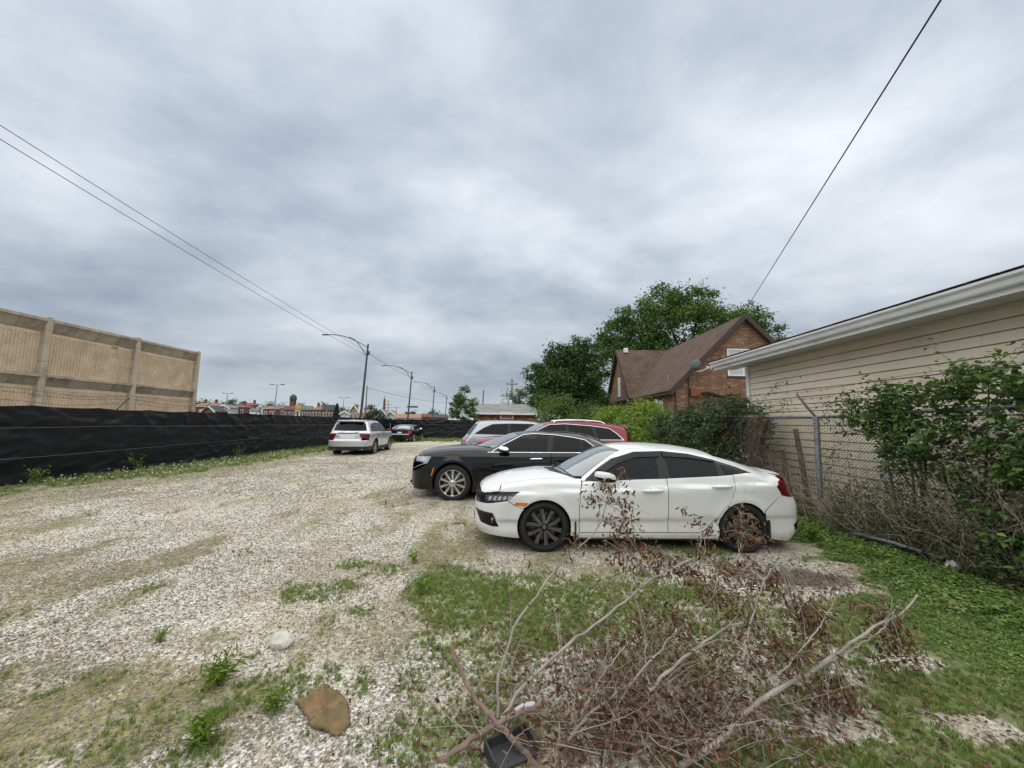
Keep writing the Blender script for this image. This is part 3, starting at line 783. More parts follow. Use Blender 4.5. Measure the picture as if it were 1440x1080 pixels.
# ------------------------------------------------------------------ big structures
def at(px, py, Y):
    """point of the place seen at that spot of the photograph, Y metres ahead"""
    d = fw + rt * ((px - 720) / 530.0) - up * ((py - 540) / 530.0)
    return Vector((0, 0, EYE)) + d * (Y / d.y)
def brick_mat(name, c1, c2, mortar, sc=(4.5, 13.0), bump=.004, off=.5, fleck=.0):
    m = bpy.data.materials.new(name); m.use_nodes = True; t = m.node_tree; b = t.nodes['Principled BSDF']; b.inputs['Roughness'].default_value = .9; b.inputs['Specular IOR Level'].default_value = .25
    g = t.nodes.new('ShaderNodeTexCoord'); s = t.nodes.new('ShaderNodeSeparateXYZ'); t.links.new(g.outputs['Object'], s.inputs[0])
    cb = t.nodes.new('ShaderNodeCombineXYZ'); t.links.new(vmath(t, 'MULTIPLY', vmath(t, 'ADD', s.outputs[0], s.outputs[1]), sc[0]), cb.inputs[0]); t.links.new(vmath(t, 'MULTIPLY', s.outputs[2], sc[1]), cb.inputs[1])
    br = t.nodes.new('ShaderNodeTexBrick'); t.links.new(cb.outputs[0], br.inputs['Vector']); br.offset = off
    br.inputs['Scale'].default_value = 1; br.inputs['Brick Width'].default_value = 1; br.inputs['Row Height'].default_value = 1; br.inputs['Mortar Size'].default_value = .06; br.inputs['Mortar Smooth'].default_value = .2; br.inputs['Bias'].default_value = 0
    br.inputs['Color1'].default_value = (*c1, 1); br.inputs['Color2'].default_value = (*c2, 1); br.inputs['Mortar'].default_value = (*mortar, 1)
    n = noise(t, g.outputs['Object'], .9, 6, .65)
    col = mixc(t, vmath(t, 'MULTIPLY', maprange(t, n, .4, .7), .45), br.outputs['Color'], tuple(q * .45 for q in c1))
    wn = t.nodes.new('ShaderNodeTexWhiteNoise'); wn.noise_dimensions = '2D'
    fl = t.nodes.new('ShaderNodeVectorMath'); fl.operation = 'FLOOR'; t.links.new(cb.outputs[0], fl.inputs[0]); t.links.new(fl.outputs[0], wn.inputs['Vector'])
    if fleck: col = mixc(t, vmath(t, 'MULTIPLY', maprange(t, wn.outputs['Value'], .84, .9), fleck), col, tuple(min(1, q * 1.7 + .05) for q in c2))
    t.links.new(col, b.inputs['Base Color'])
    bn = t.nodes.new('ShaderNodeBump'); bn.inputs['Distance'].default_value = bump; t.links.new(vmath(t, 'SUBTRACT', 1.0, br.outputs['Fac']), bn.inputs['Height']); t.links.new(bn.outputs[0], b.inputs['Normal'])
    return m
M['concrete'] = pm('weathered_concrete', (.47, .39, .285), .9, 0, var=.16, vscale=1.6, stain=.65, stain_col=(.20, .175, .14), bump=.01, bscale=14)
M['tan_brick'] = pm('tan_screen_brick', (.66, .525, .365), .9, 0, var=.16, vscale=1.1, stain=.4, stain_col=(.40, .32, .22), bump=.006, bscale=24)
M['link_wire'] = pm('dull_link_wire', (.105, .10, .095), .6, .5, var=.3, vscale=4, stain=.6, stain_col=(.09, .06, .045))
M['galv'] = pm('galvanised_steel', (.30, .31, .32), .48, .75, var=.25, vscale=9, bump=.002, bscale=60, stain=.4, stain_col=(.16, .12, .09))
M['rusty'] = pm('rusty_wire', (.10, .070, .05), .8, .3)
M['fabric'] = pm('black_privacy_fabric', (.0048, .0055, .0085), .46, 0, var=.35, vscale=3.5, bump=.003, bscale=22, spec=.34, rvar=.08)
M['cord'] = pm('fabric_hem', (.13, .12, .105), .8)
M['asphalt'] = pm('asphalt', (.055, .055, .055), .9, 0, var=.2, vscale=4)
M['pole'] = pm('painted_lamp_post', (.060, .068, .072), .5, .4, var=.2, vscale=3)
M['wood_pole'] = pm('weathered_wood_pole', (.13, .105, .085), .9, 0, var=.3, vscale=5)
M['white_vinyl'] = pm('white_vinyl', (.72, .72, .70), .5, 0, var=.05, vscale=5)
M['siding'] = pm('cream_vinyl_siding', (.66, .585, .445), .55, 0, var=.06, vscale=1.3, stain=.4, stain_col=(.44, .37, .27))
M['gutter'] = pm('white_gutter', (.68, .69, .68), .42, 0, var=.07, vscale=2, stain=.35, stain_col=(.34, .33, .30))
M['soffit'] = pm('vinyl_soffit', (.50, .485, .45), .6, 0, var=.08, vscale=3)
M['fascia_brown'] = pm('brown_fascia', (.042, .026, .024), .6, 0, var=.2, vscale=3)
M['pane'] = pm('window_pane', (.045, .052, .058), .05, 0, spec=.9, coat=.5)
M['curtain_pane'] = pm('window_with_blind', (.42, .44, .45), .12, 0, coat=.8, var=.12, vscale=4)
M['house_brick'] = brick_mat('orange_brown_brick', (.165, .085, .050), (.24, .138, .082), (.22, .175, .125), (4.4, 12.5), fleck=.45)
M['house_roof'] = brick_mat('brown_shingle', (.100, .066, .049), (.135, .092, .068), (.055, .038, .029), (3.2, 4.2), .012)
M['shed_roof'] = brick_mat('shed_shingle', (.085, .055, .042), (.12, .08, .062), (.045, .032, .026), (3.2, 6.0), .01)

# street behind the fence and the pavement along it
road = MB(); road.add([(-26.5, -60, .004), (-16.9, -60, .004), (-16.9, 420, .004), (-26.5, 420, .004)], [(0, 1, 2, 3)]); road.build('road', M['asphalt'])['kind'] = 'structure'
pv = MB(); pv.box((-15.2, 180, .06), (3.0, 480, .13), b=.02); pv.build('pavement', M['concrete'])['kind'] = 'structure'

# ---- tan building with concrete frame
bd = empty('building', (-28, 0, 0)); tag(bd, 'long tan building of patterned brick panels framed by grey concrete beams, beyond the black fence', 'building')
PIL = [5.95, 11.4, 16.85, 22.3, 27.75, 33.2]
mb = MB(); mb.box((-8.2, 17.9, 3.78), (16, 31.3, 7.5)); mb.build('wall', M['tan_brick'], bd)
for y in PIL:
    mb = MB(); w = .34
    for k, (z0, z1) in enumerate(((0, 2.9), (2.91, 5.0), (5.01, 6.9), (6.91, 7.72))):
        mb.box((-.09, y, (z0 + z1) / 2), (.34, w + (.0 if z1 < 6.95 else .02), z1 - z0), b=.015)
    mb.build('pilaster', M['concrete'], bd)
def beam(y0, y1, zt, zb, dp):
    n = 4
    for k in range(n):
        a, b_ = y0 + (y1 - y0) * k / n + .012, y0 + (y1 - y0) * (k + 1) / n - .012
        q = random.uniform(-.015, .015)
        MB().prism([(0, zt), (dp + q, zt), (dp + q, zt - .17), (dp - .06 + q, zt - .19), (.05, zb), (0, zb)], (-.2, a, 0), (1, 0, 0), (0, 0, 1), (0, b_ - a, 0)).build('beam_segment', M['concrete'] if k % 3 else M['concrete_dark'], bd)
M['concrete_dark'] = pm('stained_concrete', (.38, .315, .235), .9, 0, var=.25, vscale=2.6, stain=.7, stain_col=(.12, .11, .10), bump=.01, bscale=14)
for a, b_ in zip(PIL[:-1], PIL[1:]):
    y0, y1 = a + .17, b_ - .17
    beam(y0, y1, 7.58, 6.84, .40); beam(y0, y1, 4.25, 3.60, .40)
    V = []; F = []
    for z0, z1 in ((.2, 3.52), (4.28, 6.80)):
        ny_, nz_ = int((y1 - y0) / .163), int((z1 - z0) / .135)
        for i in range(ny_):
            for j in range(nz_):
                yy, zz = y0 + .02 + i * .163 + (.03 if j % 2 else 0), z0 + j * .135
                dpt = .05 if (i + j) % 2 else .035
                k = len(V); V += [(-.20, yy, zz), (-.20, yy + .115, zz), (-.20, yy + .115, zz + .10), (-.20, yy, zz + .10)] + [(-.2 + dpt, yy + .006, zz + .004), (-.2 + dpt, yy + .109, zz + .004), (-.2 + dpt, yy + .109, zz + .096), (-.2 + dpt, yy + .006, zz + .096)]
                F += [(k + 4, k + 5, k + 6, k + 7), (k, k + 1, k + 5, k + 4), (k + 1, k + 2, k + 6, k + 5), (k + 2, k + 3, k + 7, k + 6), (k + 3, k, k + 4, k + 7)]
    bulk('brick_screen', V, np.array(F), M['tan_brick'], bd)['kind'] = 'stuff'
MB().box((.62, 25.6, 6.55), (.22, .30, .16), b=.03).build('wall_lamp', M['concrete_dark'], bd)

# ---- black fabric fence on the left and across the back
def fabric_panel(p0, p1, nrm_, parent, sd, top):
    p0, p1 = np.array(p0), np.array(p1); Ln = np.linalg.norm(p1 - p0); dr = (p1 - p0) / Ln
    nu, nv = int(Ln / .055), 40
    U, Vv = np.meshgrid(np.linspace(0, Ln, nu), np.linspace(0, 1, nv))
    s0 = sd + U
    scal = np.abs(np.sin(s0 * math.pi / 1.55)) ** .6
    zt = top - .035 + .035 * (1 - scal) * 1.2 - .03 * (fbm(s0 * .8, s0 * 0 + 3, 7) - .3)
    z = .0 + Vv * zt
    def ridge(a, b_, s_): q = 1 - np.abs(2 * fbm(a, b_, s_, 3) - 1); return np.clip((q - .74) / .26, 0, 1) ** 1.2
    dx = .040 * ridge(s0 * 1.0 + z * 1.7, z * 1.2 - s0 * .35, 5) * (.4 + .9 * sstep(1.15, 1.7, z)) + .030 * ridge(s0 * .9 - z * 2.2, z * 1.1 + s0 * .5, 9) + .05 * (fbm(s0 * .35, z * .8, 13) - .5) + .010 * (fbm(s0 * 4, z * 6, 15) - .5)
    dx += .012 * ridge(s0 * .25, z * 5.5, 25) - .02 * np.exp(-((z - 1.45) / .03) ** 2) - .02 * np.exp(-((z - .72) / .03) ** 2)
    dx = dx + .025 * sstep(.2, 0, z) * (fbm(s0 * 2.2, z, 31) + .4)
    P = p0[None, None] + dr[None, None] * U[..., None] + np.array(nrm_)[None, None] * dx[..., None]
    P[..., 2] = z + gz(P[..., 0], P[..., 1]) * .6 - .02
    i = (np.arange(nv - 1)[:, None] * nu + np.arange(nu - 1)[None]).ravel()
    bulk('screen_panel', P.reshape(-1, 3), np.stack([i, i + 1, i + nu + 1, i + nu], 1), M['fabric'], parent, True)
    for zz in (1.45, .72):
        pts = [p0 + dr * u + np.array(nrm_) * .085 + np.array([0, 0, zz + (.10 * sstep(10, 16, p0[1] + dr[1] * u) if zz < 1 else 0) + .012 * math.sin(u * 1.3 + sd)]) for u in np.linspace(0, Ln, int(Ln / .5) + 2)]
        MB().tube(pts, .006, 5).build('screen_hem', M['cord'], parent, True)
def fence_posts(p0, p1, nrm_, parent, arms=True):
    p0, p1, n_ = np.array(p0), np.array(p1), np.array(nrm_); Ln = np.linalg.norm(p1 - p0); dr = (p1 - p0) / Ln
    m = int((Ln - 1.5) / 3.1)
    for k in range(m + 1):
        q = p0 + dr * (k * 3.1 + .55) - n_ * .06
        MB().tube([q, q + np.array([0, 0, 1.97])], .030, 8).build('post', M['galv'], parent, True)
        if arms: MB().tube([q + np.array([0, 0, 1.90]), q + n_ * .40 + np.array([0, 0, 2.36])], .022, 6).build('barb_arm', M['galv'], parent, True)
    MB().tube([p0 - n_ * .05 + np.array([0, 0, 1.92]), p1 - n_ * .05 + np.array([0, 0, 1.92])], .021, 8).build('top_rail', M['galv'], parent, True)
    for f_ in (.42, .70, .97):
        pts = []; 
        for u in np.arange(0, Ln, .5):
            sag = .05 * math.sin(u * 2 * math.pi / 3.1) + .03 * math.sin(u * .7 + f_ * 9)
            pts.append(p0 + dr * u - n_ * .06 + n_ * .40 * f_ + np.array([0, 0, 1.90 + .46 * f_ + sag]))
        mb = MB(); mb.tube(pts, .0042, 4)
        for a, b_ in zip(pts[:-1], pts[1:]):
            for q in (.1, .4, .7):
                c_ = a + (b_ - a) * q; mb.tube([c_ - np.array([.01, .012, .028]), c_ + np.array([.01, .012, .028])], .0035, 3, False)
        mb.build('barbed_wire', M['rusty'], parent)['kind'] = 'stuff'
lf = empty('fence', (0, 0, 0)); tag(lf, 'long fence of wrinkled black fabric with barbed wire arms, along the left side', 'fence')
for k in range(8): fabric_panel((-11.95, -1.5 + 4.85 * k, 0), (-11.95, -1.5 + 4.85 * (k + 1) + .05, 0), (1, 0, 0), lf, 4.85 * k, 1.965)
fence_posts((-11.95, -1.5, 0), (-11.95, 37.3, 0), (1, 0, 0), lf)
bf = empty('fence', (0, 0, 0)); tag(bf, 'black fabric fence across the far end of the lot, behind the distant black sedan', 'fence')
for k in range(3): fabric_panel((-11.9 + 5.6 * k, 37.4, 0), (-11.9 + 5.6 * (k + 1) + .05, 37.4, 0), (0, -1, 0), bf, 60 + 5.6 * k, 1.93)
fence_posts((-11.9, 37.4, 0), (4.9, 37.4, 0), (0, -1, 0), bf, False) if False else None
for k in range(6):
    q = np.array([-11.4 + k * 3.1, 37.46, 0]); MB().tube([q, q + np.array([0, 0, 1.95])], .03, 8).build('post', M['galv'], bf, True)

# ---- cream sided shed on the right
sh = empty('shed', (6.3, 0, 0)); tag(sh, 'low shed with cream horizontal siding and white gutter, behind the chain link fence', 'shed')
YC = 9.93; ST = 3.285
mb = MB(); mb.box((3.05, YC / 2 - 3.05, ST / 2), (6.0, YC + 6.0, ST - .02)); mb.build('wall', M['siding'], sh)
zc_ = .05; kb = 0
while zc_ < ST - .02:
    z1 = min(zc_ + .153, ST); js = sorted([-6.0, YC - .07] + ([random.uniform(5.2, 8.8)] + [random.uniform(-3, 4.6)] if kb % 2 else [random.uniform(3.2, 6.6)]))
    for a, b_ in zip(js[:-1], js[1:]):
        lap = .0015 * random.random()
        MB().prism([(0, zc_), (-.017 - lap, zc_), (-.019 - lap, zc_ + .006), (-.006, z1 - .020), (-.002, z1 - .012), (0, z1 - .010)], (-.012, a + .0015, 0), (1, 0, 0), (0, 0, 1), (0, b_ - a - .003, 0)).build('siding_board', M['siding'], sh)
    zc_ = z1; kb += 1
MB().box((-.026, YC + .0, ST / 2), (.085, .11, ST - .01), b=.008).build('corner_trim', M['white_vinyl'], sh)
ex = -.55; yE = YC + .72
for k in range(int((yE + 6) / .305)):          # soffit panels
    y = yE - .31 - k * .305
    MB().prism([(-.52, 3.279), (-.005, 3.279), (-.005, 3.290), (-.52, 3.290)], (0, y, 0), (1, 0, 0), (0, 0, 1), (0, .293, 0)).build('soffit_panel', M['soffit'], sh)
MB().box((-.28, (yE - 6) / 2, 3.302), (.50, yE + 6, .012)).build('soffit_deck', M['fascia_brown'], sh)
MB().box((-.035, (YC - 6) / 2, 3.262), (.03, YC + 5.9, .03), b=.004).build('soffit_trim', M['soffit'], sh)
MB().box((-.535, (yE - 6) / 2, 3.345), (.02, yE + 6, .17), b=.004).build('fascia_board', M['gutter'], sh)
gp = [(-.547, 3.335), (-.60, 3.335), (-.615, 3.355), (-.63, 3.41), (-.665, 3.445), (-.668, 3.478), (-.655, 3.48), (-.655, 3.465), (-.64, 3.452), (-.605, 3.42), (-.59, 3.36), (-.547, 3.35)]
MB().prism(gp, (0, -6, 0), (1, 0, 0), (0, 0, 1), (0, yE + 6 + .02, 0)).build('gutter', M['gutter'], sh)
MB().prism([(-.547, 3.335), (-.60, 3.335), (-.615, 3.355), (-.63, 3.41), (-.665, 3.445), (-.668, 3.478), (-.547, 3.478)], (0, yE + .021, 0), (1, 0, 0), (0, 0, 1), (0, .006, 0)).build('gutter_end_cap', M['gutter'], sh)
sl_ = .312
MB().prism([(-.62, 3.487), (3.05, 3.487 + 3.67 * sl_), (3.05, 3.507 + 3.67 * sl_), (-.62, 3.507)], (0, -6, 0), (1, 0, 0), (0, 0, 1), (0, yE + 6.02, 0)).build('roof', M['shed_roof'], sh)
MB().prism([(3.055, 3.487 + 3.67 * sl_), (6.7, 3.487), (6.7, 3.515), (3.055, 3.515 + 3.67 * sl_)], (0, -6, 0), (1, 0, 0), (0, 0, 1), (0, yE + 6.02, 0)).build('roof', M['shed_roof'], sh)
for y in np.arange(-6, yE, .33):                # uneven shingle edge above the gutter
    MB().box((-.60, y + .16, 3.513 + random.uniform(-.002, .003)), (.10, .318, .009), b=.002).build('shingle', M['shed_roof'], sh)
MB().prism([(-.5, 3.33), (3.05, 3.33 + 3.55 * sl_), (6.6, 3.33), (6.6, 3.48), (3.05, 3.48 + 3.55 * sl_), (-.5, 3.48)], (0, yE - .02, 0), (1, 0, 0), (0, 0, 1), (0, .025, 0)).build('rake_board', M['gutter'], sh)
MB().prism([(.02, 3.27), (6.0, 3.27), (3.05, 4.55)], (0, YC - .1, 0), (1, 0, 0), (0, 0, 1), (0, .09, 0)).build('gable_wall', M['siding'], sh)

# ---- orange-brown brick house
XE, XR, XW, ZE, ZR, Y0 = 9.43, 13.73, 18.03, 3.82, 8.13, 22.0
ho = empty('brick_house', (XE, Y0, 0)); tag(ho, 'steep gabled house of orange brown brick with a brown shingle roof, behind the overgrown fence', 'house')
rx, wx = XR - XE, XW - XE
GY, GH = 10.95, 3.4                        # cross gable centre and half width along y
MB().prism([(0, 0), (wx, 0), (wx, ZE), (rx, ZR - .08), (0, ZE)], (0, 0, 0), (1, 0, 0), (0, 0, 1), (0, 18.5, 0)).build('wall', M['house_brick'], ho)
MB().prism([(GY - GH, 0), (GY + GH, 0), (GY + GH, ZE), (GY, ZR - .08), (GY - GH, ZE)], (-.012, 0, 0), (0, 1, 0), (0, 0, 1), (rx, 0, 0)).build('gable_wall', M['house_brick'], ho)
th = .16
def slab(P, nm, mat, t=th):
    P = [np.array(p, float) for p in P]; n = np.cross(P[1] - P[0], P[2] - P[0]); n /= np.linalg.norm(n)
    if n[2] < 0: n = -n
    mb = MB(); A = P + [p + n * t for p in P]; m = len(P)
    mb.add(A, [tuple(range(m))[::-1], tuple(range(m, 2 * m))] + [(i, (i + 1) % m, (i + 1) % m + m, i + m) for i in range(m)]); return mb.build(nm, mat, ho)
ov = .32; sl = (ZR - ZE) / rx
roof = slab([(-.25, -ov, ZE - .25 * sl), (rx, -ov, ZR), (rx, 18.8, ZR), (-.25, 18.8, ZE - .25 * sl)], 'roof', M['house_roof'])
slab([(wx + .25, -ov, ZE - .25 * sl), (wx + .25, 18.8, ZE - .25 * sl), (rx, 18.8, ZR), (rx, -ov, ZR)], 'roof', M['house_roof'])
slg = (ZR - ZE) / GH
slab([(-.28, GY - GH - .12, ZE - .12 * slg + .03), (-.28, GY, ZR + .03), (rx, GY, ZR + .03), (0.0, GY - GH - .12, ZE - .12 * slg + .03)], 'roof', M['house_roof'])
slab([(-.28, GY + GH + .12, ZE - .12 * slg + .03), (0.0, GY + GH + .12, ZE - .12 * slg + .03), (rx, GY, ZR + .03), (-.28, GY, ZR + .03)], 'roof', M['house_roof'])
fb_ = M['fascia_brown']
for x0, z0, x1, z1 in ((-.28, ZE - .28 * sl, rx, ZR), (rx, ZR, wx + .28, ZE - .28 * sl)):
    MB().prism([(x0, z0 - .13), (x1, z1 - .13), (x1, z1 + .20), (x0, z0 + .20)], (0, -ov - .035, 0), (1, 0, 0), (0, 0, 1), (0, .03, 0)).build('rake_board', fb_, ho)
for ya, za, yb, zb in ((GY - GH - .14, ZE - .14 * slg, GY, ZR), (GY, ZR, GY + GH + .14, ZE - .14 * slg)):
    MB().prism([(ya, za - .08), (yb, zb - .08), (yb, zb + .20), (ya, za + .20)], (-.315, 0, 0), (0, 1, 0), (0, 0, 1), (.03, 0, 0)).build('rake_board', fb_, ho)
MB().box((-.31, 3.55, ZE - .29), (.11, 7.7, .13), b=.02).build('eave_gutter', fb_, ho)
MB().tube([(-.06, 7.45, ZE - .3), (-.06, 7.45, .1)], .05, 8).build('downspout', fb_, ho)
MB().tube([(.12, -.07, ZE - .2), (.12, -.07, .1)], .045, 8).build('downspout', fb_, ho)
def window(parent, o, u, n_, w, h, arched=False, pane='curtain_pane', sill=True, rail=True):
    """a framed sash window; o bottom centre on the wall, u along the wall, n_ outward"""
    o, u, n_ = np.array(o, float), np.array(u, float), np.array(n_, float); z = np.array([0, 0, 1.0])
    fr = MB(); t_ = .075
    def bar(u0, u1, z0, z1, d0=-.05, d1=.03): fr.prism([(u0, z0), (u1, z0), (u1, z1), (u0, z1)], o + n_ * d0, u, z, n_ * (d1 - d0))
    bar(-w / 2, -w / 2 + t_, 0, h); bar(w / 2 - t_, w / 2, 0, h); bar(-w / 2 + t_, w / 2 - t_, 0, t_); bar(-w / 2 + t_, w / 2 - t_, h - t_, h)
    if rail: bar(-w / 2 + t_, w / 2 - t_, h * .5 - .03, h * .5 + .03, -.05, .015)
    if w > 1.1: bar(w * .16, w * .16 + .05, t_, h - t_, -.05, .02)
    if arched: fr.prism([(w / 2 * math.cos(a), h + .16 * math.sin(a)) for a in np.linspace(0, math.pi, 9)], o - n_ * .05, u, z, n_ * .075)
    f = fr.build('window', M['white_vinyl'], parent)
    MB().prism([(-w / 2 + .02, .02), (w / 2 - .02, .02), (w / 2 - .02, h - .02), (-w / 2 + .02, h - .02)], o + n_ * -.03, u, z, n_ * .035).build('pane', M[pane], f)
    if sill: MB().prism([(-w / 2 - .08, -.11), (w / 2 + .08, -.11), (w / 2 + .08, -.005), (-w / 2 - .08, -.005)], o, u, z, n_ * .07).build('sill', M['fascia_brown'], f)
    return f
window(ho, (3.95, 0, 4.62), (1, 0, 0), (0, -1, 0), 1.35, 1.62)
for y, zb, h in ((1.95, 1.75, 1.35), (6.6, 1.75, 1.35)): window(ho, (0, y, zb), (0, -1, 0), (-1, 0, 0), .95, h, True, 'curtain_pane')
window(ho, (-.012, GY - .05, 4.1), (0, -1, 0), (-1, 0, 0), .72, 1.55, True)
MB().box((rx * .12, GY - .35, ZR + .02), (.34, .34, .42), b=.03).build('roof_vent', M['white_vinyl'], ho)
MB().tube([(.55, 1.9, ZE + .4), (.55, 1.9, ZE + 1.05)], .055, 8).build('vent_pipe', M['galv'], ho, True)
MB().box((-.10, 2.1, ZE - .62), (.20, .20, .22), b=.03).build('flood_lamp', M['white_vinyl'], ho)
mb = MB(); mb.tube([(1.25, -.02, 4.9), (1.25, -.35, 4.8), (1.55, -.45, 4.85), (1.98, -.35, 5.05)], .022, 6); mb.build('lamp_bracket', M['white_vinyl'], ho, True)
mb = MB(); mb.lathe([(.0, 0), (.06, .0), (.085, .14)], 10, (1.90, -.36, 4.98), 'z'); mb.lathe([(.0, 0), (.06, .0), (.085, .14)], 10, (2.1, -.36, 4.98), 'z'); mb.build('flood_lamp', M['white_vinyl'], ho, True)
dm = MB(); dm.lathe([(.0, .0), (.12, .012), (.22, .045), (.30, .09), (.302, .098), (.22, .058), (.0, .012)], 20, axis='y')
dish = dm.build('satellite_dish', M['pole'], ho, True); dish.location = (1.0, -.72, 5.25); dish.rotation_euler = (R(-25), 0, R(-38))
MB().tube([(.95, .0, 4.75), (.95, -.45, 4.80), (1.0, -.66, 5.18)], .02, 6).build('dish_arm', M['galv'], ho, True)
MB().box((1.25, -.12, 3.62), (.55, .22, .46), b=.02).build('meter_box', pm('rust_red_metal', (.20, .06, .035), .6, .1, var=.2), ho)
MB().tube([(.92, -.05, 4.7), (.92, -.05, 2.2), (.92, -.05, .3)], .03, 6).build('conduit', M['fascia_brown'], ho, True)
MB().prism([(1.65, 3.62), (2.9, 3.28), (2.9, 3.20), (1.65, 3.54)], (0, -1.0, 0), (1, 0, 0), (0, 0, 1), (0, 1.0, 0)).build('porch_roof', M['house_roof'], ho)
MB().tube([(XR - XE - .4, -ov, 7.95), (XR - XE - 1.2, -ov - .02, 6.9)], .012, 4).build('service_cable', M['gloss_black'], ho)
# ------------------------------------------------------------------ street lamps, poles, wires
def lamp_post():
    r = empty('street_lamp', (0, 0, 0))
    tl = .049
    MB().tube([(0, 0, 0), (tl * 5, 0, 5), (tl * 10.0, 0, 10.0)], [.15, .115, .085], 10).build('pole', M['pole'], r, True)
    MB().tube([(0, 0, -.05), (0, 0, .5)], [.26, .20], 10).build('pole_base', M['pole'], r, True)
    x = tl * 9.5
    a1 = [(x + u * -4.35, 0, 9.62 + 1.42 * math.sin(min(1, u * 1.05) * math.pi / 2) - .18 * max(0, u - .55)) for u in np.linspace(0, 1, 12)]
    a2 = [(tl * 8.7 + u * -2.05, 0, 8.68 + 2.02 * math.sin(u * math.pi / 2) ** 1.1) for u in np.linspace(0, 1, 9)]
    MB().tube(a1, .048, 6).build('arm', M['pole'], r, True); MB().tube(a2, .042, 6).build('arm_brace', M['pole'], r, True)
    e = a1[-1]; MB().box((e[0] - .30, 0, e[2] - .01), (.72, .26, .11), rot_ax((0, 1, 0), -.06), .04).build('lamp_head', M['pole'], r)
    MB().box((tl * 9.1 + .16, 0, 9.0), (.18, .16, .42), b=.02).build('bracket', M['pole'], r)
    return r
LP = [(-16.05, 40, 'nearest and tallest looking curved arm street lamp, behind the silver SUV', 1.0), (-17.1, 62, 'second curved arm street lamp, with the small green sign on its post', 1.0), (-18.2, 86, 'third curved arm street lamp along the row, left of the young tree', .985), (-20.5, 116, 'farthest small curved arm street lamp, partly behind the young tree', 1.0)]
lp0 = lamp_post(); sign_lamp = None
for i, (x, y, lb, s_) in enumerate(LP):
    o = lp0 if i == 0 else copy_tree(lp0)
    o.location = (x, y, 0); o.scale = (s_,) * 3
    tag(o, lb, 'street lamp', 'curved arm street lamps along the street')
q = at(572, 572, 61.9); sg = empty('street_sign', tuple(q)); tag(sg, 'small green street name sign fixed to the second street lamp', 'street sign')
MB().box((.95, 0, 0), (1.75, .03, .30), b=.01).build('sign_plate', pm('sign_green', (.02, .12, .06), .5), sg); MB().box((.06, 0, 0), (.14, .05, .2), b=.01).build('clamp', M['galv'], sg)
def lot_light(h, lean=.03):
    r = empty('lot_light', (0, 0, 0))
    MB().tube([(0, 0, 0), (h * lean, 0, h)], [.17, .11], 8).build('pole', M['galv'], r, True)
    MB().tube([(h * lean - 1.5, 0, h + .05), (h * lean, 0, h - .10), (h * lean + 1.5, 0, h + .05)], .06, 5).build('cross_arm', M['pole'], r, True)
    for s_ in (-1, 1): MB().box((h * lean + s_ * 1.7, 0, h + .10), (1.1, .5, .22), rot_ax((0, 1, 0), -s_ * .12), .05).build('lamp_head', M['pole'], r)
    return r
for px, Y, h, lb in ((386, 115, 12.5, 'tall twin headed light pole, the largest of the distant ones'), (317, 150, 12.1, 'twin headed light pole over the grey gabled house at the left'), (398, 220, 12.0, 'small twin headed light pole just right of the tallest one'), (482, 165, 11.9, 'twin headed light pole above the silver SUV, beside the conical tree')):
    o = lot_light(h); o.location = (at(px, 590, Y).x - h * .03, Y, 0); tag(o, lb, 'light pole', 'twin headed car park light poles')
def util_pole(h, arms, rad=.15, lean=0.0):
    r = empty('utility_pole', (0, 0, 0))
    MB().tube([(0, 0, 0), (lean * h, 0, h)], [rad, rad * .7], 8).build('pole', M['wood_pole'], r, True)
    for z, w in arms:
        MB().box((lean * z, -.12, z), (w, .1, .12), b=.01).build('cross_arm', M['wood_pole'], r)
        for s_ in (-.46, -.22, .22, .46): MB().lathe([(0, 0), (.05, .02), (.06, .1), (.03, .18), (0, .2)], 8, (lean * z + s_ * w, -.12, z + .06), 'z').build('insulator', M['pole'], r, True)
    return r
u = util_pole(9.9, [(8.9, 2.2)]); u.location = (.0, 70, 0); tag(u, 'utility pole with a cross arm and hanging transformers, above the low brick shop', 'utility pole')
for s_ in (-.55, .45, .8): MB().lathe([(0, 0), (.20, .0), (.22, .1), (.22, .75), (.15, .85), (0, .88)], 12, (s_, -.3, 6.55), 'z').build('transformer', M['galv'], u, True)
MB().box((.1, -.15, 7.2), (1.9, .1, .1)).build('cross_arm', M['wood_pole'], u)
for s_ in (-1, 1): MB().tube([(0, 0, 9.75), (s_ * 1.0, -.12, 9.0)], .025, 4).build('guy_wire', M['pole'], u)
o = util_pole(8.6, [], .16, .03); o.location = (-6.3, 80, 0); tag(o, 'bare leaning utility pole behind the grey shop roof', 'utility pole')
o = util_pole(8.3, [], .13, .01); o.location = (at(514, 590, 70).x - .1, 70, 0); tag(o, 'thin grey pole just right of the nearest street lamp', 'utility pole')
o = util_pole(9.0, [(7.4, 2.6), (6.4, 2.2)], .13); o.location = (at(545, 590, 130).x, 130, 0); tag(o, 'double cross arm utility pole above the pale blue gabled house', 'utility pole')
o = util_pole(7.6, [(7.2, 3.0)], .12); o.location = (at(557, 590, 150).x, 150, 0); tag(o, 'small cross arm pole above the cream gabled house', 'utility pole')
sl_o = empty('street_lamp', (1.28, 60, 0)); tag(sl_o, 'black post lamp with a short hooked head in front of the low brick shop', 'street lamp')
MB().tube([(0, 0, 0), (0, 0, 5.6), (.12, 0, 6.6), (.45, 0, 7.2), (.95, 0, 7.45)], [.09, .07, .06, .05, .04], 8).build('pole', M['gloss_black'], sl_o, True)
MB().box((1.2, 0, 7.46), (.6, .2, .1), b=.03).build('lamp_head', M['gloss_black'], sl_o)
M['wire'] = pm('wire_insulation', (.012, .012, .013), .6)
